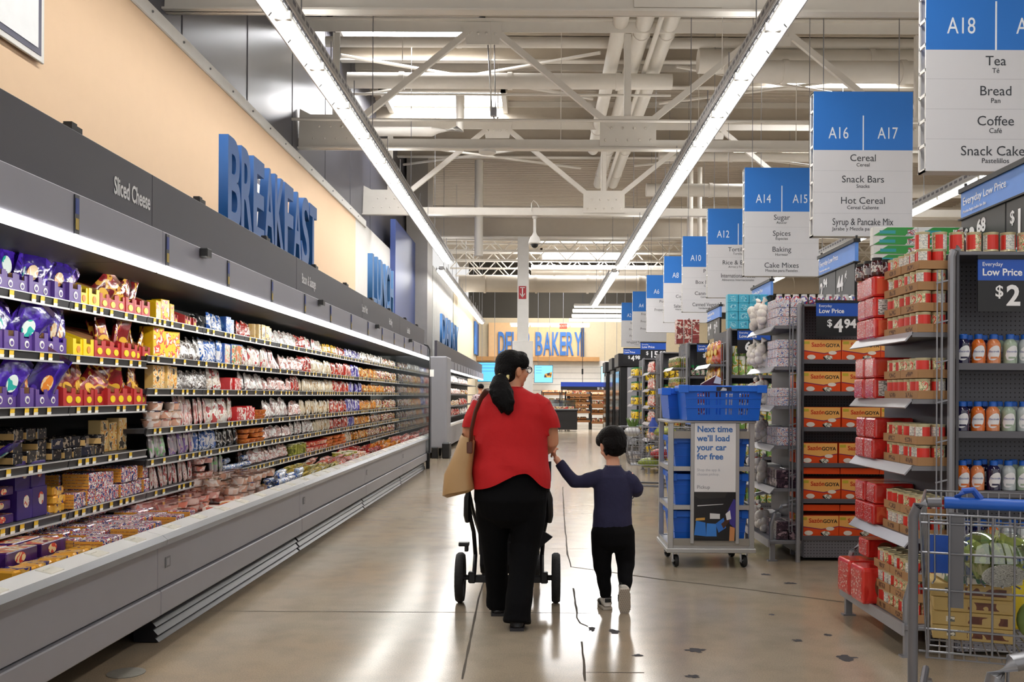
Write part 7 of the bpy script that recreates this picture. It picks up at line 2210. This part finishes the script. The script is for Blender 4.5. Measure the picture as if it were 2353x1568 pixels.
lb = MB().loft([((-0.005, -0.068, 0.0), 0.075, 0.045), ((-0.005, -0.0705, 0.0), 0.075, 0.045)], 24).xf(Matrix.Translation((0.0, -0.014, 0.018)) @ Matrix.Rotation(0.35, 4, 'X'))
lb.build('paper_label', mprint(['#9a9c98', '#b8bab4', '#70726e', '#a8aaa4'], 60, 0.5, 0.1, (1, 1, 3)), cl_)
for k in range(4):
    o = MB().box(-0.14, 0.14, -0.10, 0.10, 0, 0.052).build('frozen_carton', mat('#c9ad6e', 0.6, noise=0.06), None, inc(-0.07 + jit(0.01), 0.40, 0.465 + k * 0.0535), (0, 0, CR + jit(0.06)), bevel=0.003)
    tag(o, f'tan printed carton in the near cart, {nth(k + 1)} from the bottom of the stack', 'carton', 'tan cartons stacked in the near cart')
    MB().box(-0.02, 0.12, -0.1015, -0.1, 0.012, 0.04).build('brown_print', mprint(['#5a2c1c', '#6a3824', '#c9ad6e'], 20), o)
    MB().box(-0.09, -0.06, -0.1015, -0.1, 0.015, 0.035).build('white_print', mprint(['#e8e2d0', '#6a6a60'], 80), o)
o = thing('frozen_carton', 'green and white vegetable carton lying on the tan cartons in the near cart', 'carton', inc(-0.05, 0.38, 0.682), (0, 0, CR + 0.25))
MB().box(-0.13, 0.13, -0.09, 0.09, 0, 0.055).build('box', mat('#e6e2d0', 0.45), o, bevel=0.003)
MB().box(-0.131, -0.0, -0.0915, 0.0, 0.003, 0.03).build('green_print', mprint(['#1e6a44', '#1e6a44', '#e8e6dc'], 20), o)
MB().box(-0.06, 0.125, -0.088, 0.085, 0.055, 0.056).build('food_photo', mprint(['#d8c878', '#e8dcb0', '#6a7a3c', '#3a3028'], 30), o)
o = MB().ball((0, 0, 0), 0.095, 0.085, 0.085, 20, 14).build('cabbage', mat('#7f9a5a', 0.5, noise=0.2, bump=0.6, bscale=14, scale=6), None, inc(0.17, 0.33, 0.555), smooth=True)
tag(o, 'pale green cabbage wrapped at the side of the near cart', 'cabbage')
o = thing('yellow_packet', 'bright yellow printed packet standing in the near cart', 'packet', inc(0.12, 0.56, 0.47))
MB().box(-0.16, 0.16, -0.02, 0.02, 0, 0.33).build('packet', mprint(['#e8cc1c', '#f0d828', '#e8cc1c'], 6), o, bevel=0.008)
MB().box(-0.15, 0.15, -0.0212, -0.02, 0.18, 0.31).build('print', mprint(['#f0d828', '#f0d828', '#6a6a50', '#f2dc40'], 50, 0.4, 0.2, (0.4, 1, 2)), o)
o = MB().loft([((0, 0, 0), 0.07, 0.05), ((0, 0, 0.05), 0.09, 0.06), ((0, 0, 0.10), 0.08, 0.05), ((0, 0, 0.14), 0.03, 0.03)], 14).build('meat_bag', mprint(['#c83038', '#e8b8a8', '#f0e4dc', '#b02028'], 18, 0.15, 0.8, bump=0.6), None, inc(-0.03, 0.62, 0.56), smooth=True)
tag(o, 'red and pink bagged food behind the cartons in the near cart', 'bag')
o = MB().box(-0.1, 0.1, -0.06, 0.06, 0, 0.09).build('box', mprint(['#3a4a90', '#c8ccd8', '#3a4a90'], 14), None, inc(-0.03, 0.62, 0.466), bevel=0.004)
o.name = 'blue_carton'
tag(o, 'blue carton under the red bag in the near cart', 'carton')

# the corner of one more cart, cut by the edge of the frame
c2 = thing('shopping_cart', 'rounded grey tube corner of another cart at the very edge of the picture', 'shopping cart', (1.218, 2.25, 0))
z_ = 0.752
MB().tube([(-0.13, 0.0, 0.1), (-0.13, 0, z_ - 0.10), (-0.115, 0, z_ - 0.045), (-0.075, 0, z_ - 0.01), (-0.02, 0, z_), (0.40, 0, z_)], 0.022, 12).build('tube_frame', mat('#8a8b90', 0.28, 0.5), c2, smooth=True)
for k in range(8):
    MB().cyl((-0.08 + 0.06 * k, 0.02, 0.42), (-0.08 + 0.06 * k, 0.01, z_), 0.004, 6).build('wire', WIRE, c2)
MB().cyl((-0.13, 0, 0.42), (0.4, 0, 0.42), 0.006, 6).build('wire', WIRE, c2)
for x in (-0.13, 0.38):
    wheel(0.06, 0.03).build('caster_wheel', CST, c2, (x, 0, 0.061), smooth=True)
    MB().cyl((x, 0, 0.06), (x, 0, 0.2), 0.012, 8).build('caster_stem', STEEL, c2)
MB().cyl((0.38, 0, 0.1), (0.38, 0, z_), 0.02, 10).build('tube_post', mat('#8a8b90', 0.28, 0.5), c2)

fc = make_cart('loaded shopping cart standing sideways beyond the order trolley', (2.05, 12.6, 0), PI / 2)
for q, (dx, dz, kind_, lab) in enumerate(((-0.78, 0.93, 'leafy', 'leafy green bunch poking from a white bag in the far cart'), (-0.5, 0.95, 'bottle', 'blue bottle standing in the far cart'), (-0.35, 0.9, 'greens', 'yellow-green produce heap in the far cart'), (-0.4, 0.60, 'red', 'red package low in the far cart'), (-0.55, 0.48, 'green', 'green produce bag at the bottom of the far cart'))):
    p_ = (2.05 + dx, 12.6, dz)
    if kind_ == 'leafy':
        m = MB()
        rnd = random.Random(3)
        for k in range(14):
            a = rnd.uniform(0, 6.28)
            m.loft([((0, 0, 0), 0.008, 0.008), ((0.05 * math.cos(a), 0.05 * math.sin(a), 0.07), 0.018, 0.006), ((0.09 * math.cos(a), 0.09 * math.sin(a), 0.12 + rnd.uniform(0, 0.05)), 0.002, 0.002)], 6)
        o = m.build('herb_bunch', mat('#5a7a34', 0.5), None, p_)
        tag(o, lab, 'produce')
        wb = MB().ball((0, 0, -0.03), 0.11, 0.12, 0.07).build('plastic_bag', mat('#dcdde0', 0.2, bump=0.6, bscale=12), None, p_, smooth=True)
        tag(wb, 'white plastic bag bunched at the front of the far cart', 'bag')
    else:
        c_ = {'bottle': '#2448a8', 'greens': '#a8b040', 'red': '#b03038', 'green': '#8a9a3c'}[kind_]
        m = MB().loft([((0, 0, -0.06), 0.06, 0.06), ((0, 0, 0.05), 0.06, 0.06), ((0, 0, 0.10), 0.03, 0.03), ((0, 0, 0.14), 0.025, 0.025)], 12) if kind_ == 'bottle' else MB().ball((0, 0, 0), 0.16 if kind_ != 'red' else 0.14, 0.14, 0.07)
        o = m.build({'bottle': 'drink_bottle', 'greens': 'produce_bag', 'red': 'food_package', 'green': 'produce_bag'}[kind_], mat(c_, 0.35, noise=0.2, bump=0.4, bscale=20), None, p_, smooth=True)
        tag(o, lab, 'groceries')
# ================================================================ DELI AND BAKERY AT THE FAR END
DL = mat('#3a74c0', 0.45)
DLS = mat('#22406e', 0.5)
yw = 44.84
x = -1.93
for ch, wd in (('D', 0.36), ('E', 0.30), ('L', 0.28), ('I', 0.16), (' ', 0.16), ('&', 0.36), (' ', 0.16), ('B', 0.38), ('A', 0.42), ('K', 0.38), ('E', 0.31), ('R', 0.38), ('Y', 0.40)):
    if ch != ' ':
        me = txt_data(ch, 1.52, DL, 0.04, 0.03, 'LEFT', 1.0, 4)
        xs = [v.co.x for v in me.vertices]
        ys = [v.co.y for v in me.vertices]
        sc = wd * 0.9 / (max(xs) - min(xs)) if ch != 'I' else 0.5
        o = link('sign_letter', me)
        o.matrix_world = Matrix.Translation((x, yw, 3.30)) @ Matrix.Rotation(PI / 2, 4, 'X') @ Matrix.Diagonal((sc, 1.12 / (max(ys) - min(ys)), 1, 1)) @ Matrix.Translation((-min(xs), -min(ys), 0))
        USED['d' + ch] = USED.get('d' + ch, 0) + 1
        tag(o, f'tall blue letter {ch} in the deli and bakery sign' + (', second of its kind' if USED['d' + ch] > 1 else ''), 'letter', 'letters of the deli sign')
    x += wd + 0.0
for k, xx in enumerate((2.02, 2.12)):
    o = MB().box(xx, xx + 0.06, 44.80, 44.86, 3.24, 4.62).build('sign_stripe', DLS)
    tag(o, f'dark blue upright slat after the deli letters, {nth(k + 1)} one', 'sign stripe')
for k in range(5):
    yy = 42.6 + k * 0.45
    o = MB().box(-2.94, -2.86, yy, yy + 0.34, 3.25, 4.75).build('sign_letter', DL if k < 3 else DLS, bevel=0.01)
    tag(o, f'blue letter seen edge-on along the wall at the deli corner, {nth(k + 1)} from the front', 'letter', 'letters edge-on at the deli corner')
wl = thing('window_blank', 'pale glazed bay above the bakery screens', 'window', (0, 44.9, 0))
wl.name = 'window_1'
wl['kind'] = 'structure'
for k in range(3):
    MB().box(-2.6 + k * 0.9, -1.8 + k * 0.9, 0, 0.03, 2.55, 3.0).build('pane', mat('#e8e4da', 0.4), wl)
SCR = lambda c, e: mat(c, emit=e)


def screen(x0, x1, y, z0, z1, lab, main='#58a8e0', kindp=0):
    t = thing('menu_screen', lab, 'screen', ((x0 + x1) / 2, y, z0))
    w_, h_ = x1 - x0, z1 - z0
    MB().box(-w_ / 2, w_ / 2, 0, 0.05, 0, h_).build('bezel', BLACK, t)
    MB().box(-w_ / 2 + 0.02, w_ / 2 - 0.02, -0.004, 0.0, 0.02, h_ - 0.02).build('display', SCR(main, 0.9), t)
    if kindp == 1:
        MB().poly([(0.02, h_ * 0.3), (w_ * 0.42, h_ * 0.3), (w_ * 0.46, h_ * 0.62), (0.05, h_ * 0.5)], 'y', -0.008, -0.004).build('food_picture', mprint(['#d8a85a', '#c8922c', '#6a4a34', '#3a2c28'], 6), t)
    for k in range(3):
        MB().box(-w_ * 0.42, -w_ * 0.1 if kindp == 1 else w_ * 0.4, -0.007, -0.004, h_ * (0.86 - 0.16 * k), h_ * (0.88 - 0.16 * k)).build('text_line', mat('#2f6ab0', 0.5), t)
    for s in (-0.3, 0.3):
        MB().cyl((s * w_, 0.03, h_), (s * w_, 0.03, 7.85 - z0), 0.01, 6).build('hanger', STEEL, t)


screen(-2.85, -1.86, 43.8, 2.0, 2.92, 'wide blue menu screen at the deli corner')
screen(-0.2, 0.68, 43.8, 1.97, 2.80, 'blue menu screen with a sandwich picture behind the woman', '#6cb4e4', 1)
screen(2.92, 3.85, 43.8, 1.98, 2.76, 'pale cyan menu screen beside the freezers', '#a8e8f4')
# tables, racks and trays of bread
WOODC = ['#a8642c', '#c8925a', '#7a4420', '#d8b078', '#94562a']
LOAF = Proto('bread_loaf', 'bread', MB().loft([((-0.13, 0, 0.03), 0.03, 0.03), ((-0.11, 0, 0.045), 0.055, 0.045), ((0.11, 0, 0.045), 0.055, 0.045), ((0.13, 0, 0.03), 0.03, 0.03)], 10, ref=(0, 1, 0)).mesh('bread_loaf', mprint(['#b87838', '#8a4c20', '#d8b078', '#a86430'], 5, 0.5, 0.1), smooth=True))
PAST = Proto('bakery_box', 'bakery box', MB().box(-0.11, 0.11, -0.1, 0.1, 0, 0.09).mesh('bakery_box', mprint(['#d8b880', '#8a5028', '#e8d8b8', '#b83c2c'], 8, 0.3, 0.4), bevel=0.004))
DARKW = mat('#2a1c14', 0.5)


def rack(xc, y, w_, levels, lab, slope=0.1, col=DARKW):
    t = thing('bread_rack', lab, 'bread rack', (xc, y, 0))
    for s in (-1, 1):
        for dy in (0.0, 0.6):
            MB().box(s * w_ / 2 - 0.025, s * w_ / 2 + 0.025, dy, dy + 0.05, 0, levels[-1] + 0.12).build('post', BLACK, t)
    for z in levels:
        m = MB().poly([(0, z - 0.02), (0, z), (0.62, z + slope), (0.62, z + slope - 0.02)], 'x', -w_ / 2, w_ / 2)
        m.build('shelf', col, t)
        MB().box(-w_ / 2, w_ / 2, -0.02, 0.0, z - 0.06, z + 0.03).build('shelf_lip', mat('#8a5a30', 0.5), t)
    return t


random.seed(5)
RK = [(1.62, 38.2, 1.0, (0.35, 0.72, 1.08, 1.42), 'dark bread rack right of the black chiller'), (2.66, 38.0, 1.0, (0.3, 0.66, 1.02, 1.36), 'bread rack nearest the black freezers'), (0.75, 40.5, 1.2, (0.75, 1.1, 1.45), 'bread rack behind the black chiller'), (2.1, 41.0, 1.6, (0.9, 1.25, 1.6), 'farther bread rack under the blue header')]
for i, (xc, y, w_, lv, lab) in enumerate(RK):
    rack(xc, y, w_, lv, lab)
    for k, z in enumerate(lv):
        n = int(w_ / 0.29)
        for q in range(n):
            pr = LOAF if (k + i) % 2 == 0 else PAST
            for r in range(2):
                pr.put((xc - w_ / 2 + 0.15 + q * 0.29, y + 0.16 + 0.25 * r, z + 0.03 + 0.04 * r), jit(0.2), label=f'{"brown loaf" if pr is LOAF else "boxed pastry"}, {nth(q + 1)} in {"front" if r == 0 else "back"}, {nth(k + 1)} tier, {lab}', group=f'goods on tier {k + 1} of the {lab}')
ch = thing('chiller_island', 'low black chiller island in front of the bread racks', 'chiller', (0.95, 35.9, 0))
MB().box(-0.62, 0.55, 0, 1.0, 0.06, 0.78).build('cabinet', mat('#17171b', 0.4), ch, bevel=0.02)
MB().box(-0.64, 0.57, -0.02, 1.02, 0.40, 0.43).build('seam', BLACK, ch)
MB().box(-0.64, 0.57, -0.02, 1.02, 0.78, 0.86).build('rim', mat('#2a2a2e', 0.3), ch, bevel=0.01)
MB().box(-0.56, 0.49, 0.3, 0.9, 0.86, 1.2).build('glass_top', mglass('#c8d0d0', 0.7), ch)
for q in range(4):
    PAST.put((0.55 + 0.24 * q, 36.1, 0.861), 0, label=f'white pastry box on the black chiller, {nth(q + 1)} along', group='pastry boxes on the black chiller')
hd = thing('bakery_header', 'long blue header sign above the bread racks', 'sign', (1.9, 39.6, 1.62))
MB().box(-0.95, 1.0, 0, 0.06, 0.0, 0.32).build('dark_panel', SBLACK, hd)
MB().box(-0.95, 1.0, -0.004, 0.0, 0.14, 0.33).build('blue_panel', mat('#2340a0', 0.4), hd)
for s in (-0.9, 0.95):
    MB().box(s - 0.02, s + 0.02, 0, 0.04, -1.62, 0.0).build('post', BLACK, hd)
text('$1.98', 0.14, INKW, hd, (0.75, -0.006, 0.06))
t = thing('wire_rack', 'black wire rack with rails behind the woman', 'rack', (0.55, 38.5, 0))
for z in (0.9, 1.2, 1.5):
    MB().cyl((-0.35, 0, z), (0.35, 0, z), 0.015, 6).cyl((-0.35, 0.5, z), (0.35, 0.5, z), 0.015, 6).build('rail', BLACK, t)
for s in (-0.35, 0.35):
    MB().cyl((s, 0, 0), (s, 0, 1.52), 0.02, 6).cyl((s, 0.5, 0), (s, 0.5, 1.52), 0.02, 6).build('post', BLACK, t)
t = thing('microphone_cable', 'thin black cable with a switch hanging before the bakery wall', 'cable', (2.0, 42.5, 0))
MB().cyl((0, 0, 1.6), (0, 0, 7.8), 0.012, 6).build('cable', BLACK, t)
MB().box(-0.04, 0.04, -0.03, 0.03, 2.35, 2.6).build('switch', BLACK, t, bevel=0.01)
# a distant shopper by the farther cooler
dp = thing('person', 'distant dark-haired shopper in a checked shirt by the farther cooler', 'person', (-1.62, 26.2, 0))
b = MB()
b.loft([((0, 0, 0.85), 0.15, 0.12), ((0, 0, 1.15), 0.17, 0.12), ((0, 0, 1.36), 0.19, 0.1), ((0, 0, 1.42), 0.07, 0.06), ((0, 0, 1.5), 0.055, 0.055)], 14)
for s in (-1, 1):
    b.loft([((s * 0.17, 0, 1.36), 0.055, 0.055), ((s * 0.23, 0.0, 1.12), 0.045, 0.045), ((s * 0.2, 0.18, 0.95), 0.035, 0.035)], 10)
    hand(b, (s * 0.2, 0.2, 0.94), (0, 1, -0.1), (0, 0, 1), 0.9, 0.8)
    b.loft([((s * 0.09, 0, 0.88), 0.09, 0.09), ((s * 0.09, 0, 0.45), 0.06, 0.06), ((s * 0.09, 0, 0.06), 0.045, 0.05)], 10)
    b.loft([((s * 0.09, -0.05, 0.04), 0.04, 0.035), ((s * 0.09, 0.16, 0.03), 0.04, 0.025)], 10)
M_ = head(b, (0, 0.02, 1.58), -0.4, 0.0)
remesh(b, 'body', SKIN, 0.009, 2, parent=dp)
MB().ball((0, -0.02, 0.04), 0.088, 0.1, 0.085, 16, 10).xf(M_).build('hair', HAIR, dp, smooth=True)
s_ = MB()
s_.loft([((0, 0, 0.82), 0.18, 0.14), ((0, 0, 1.15), 0.19, 0.135), ((0, 0, 1.36), 0.2, 0.115), ((0, 0, 1.42), 0.09, 0.075)], 16)
for s in (-1, 1):
    s_.loft([((s * 0.15, 0, 1.36), 0.07, 0.07), ((s * 0.23, 0, 1.13), 0.06, 0.06), ((s * 0.215, 0.12, 1.01), 0.05, 0.05)], 12)
remesh(s_, 'shirt', mprint(['#c8bfc0', '#a03848', '#d8d0d0', '#5a3040'], 14, 0.8, 0), 0.012, 2, parent=dp)
p = MB()
for s in (-1, 1):
    p.loft([((s * 0.08, 0, 0.88), 0.11, 0.12), ((s * 0.09, 0, 0.45), 0.08, 0.08), ((s * 0.09, 0, 0.08), 0.065, 0.07)], 12)
remesh(p, 'trousers', PANTS, 0.012, 2, parent=dp)
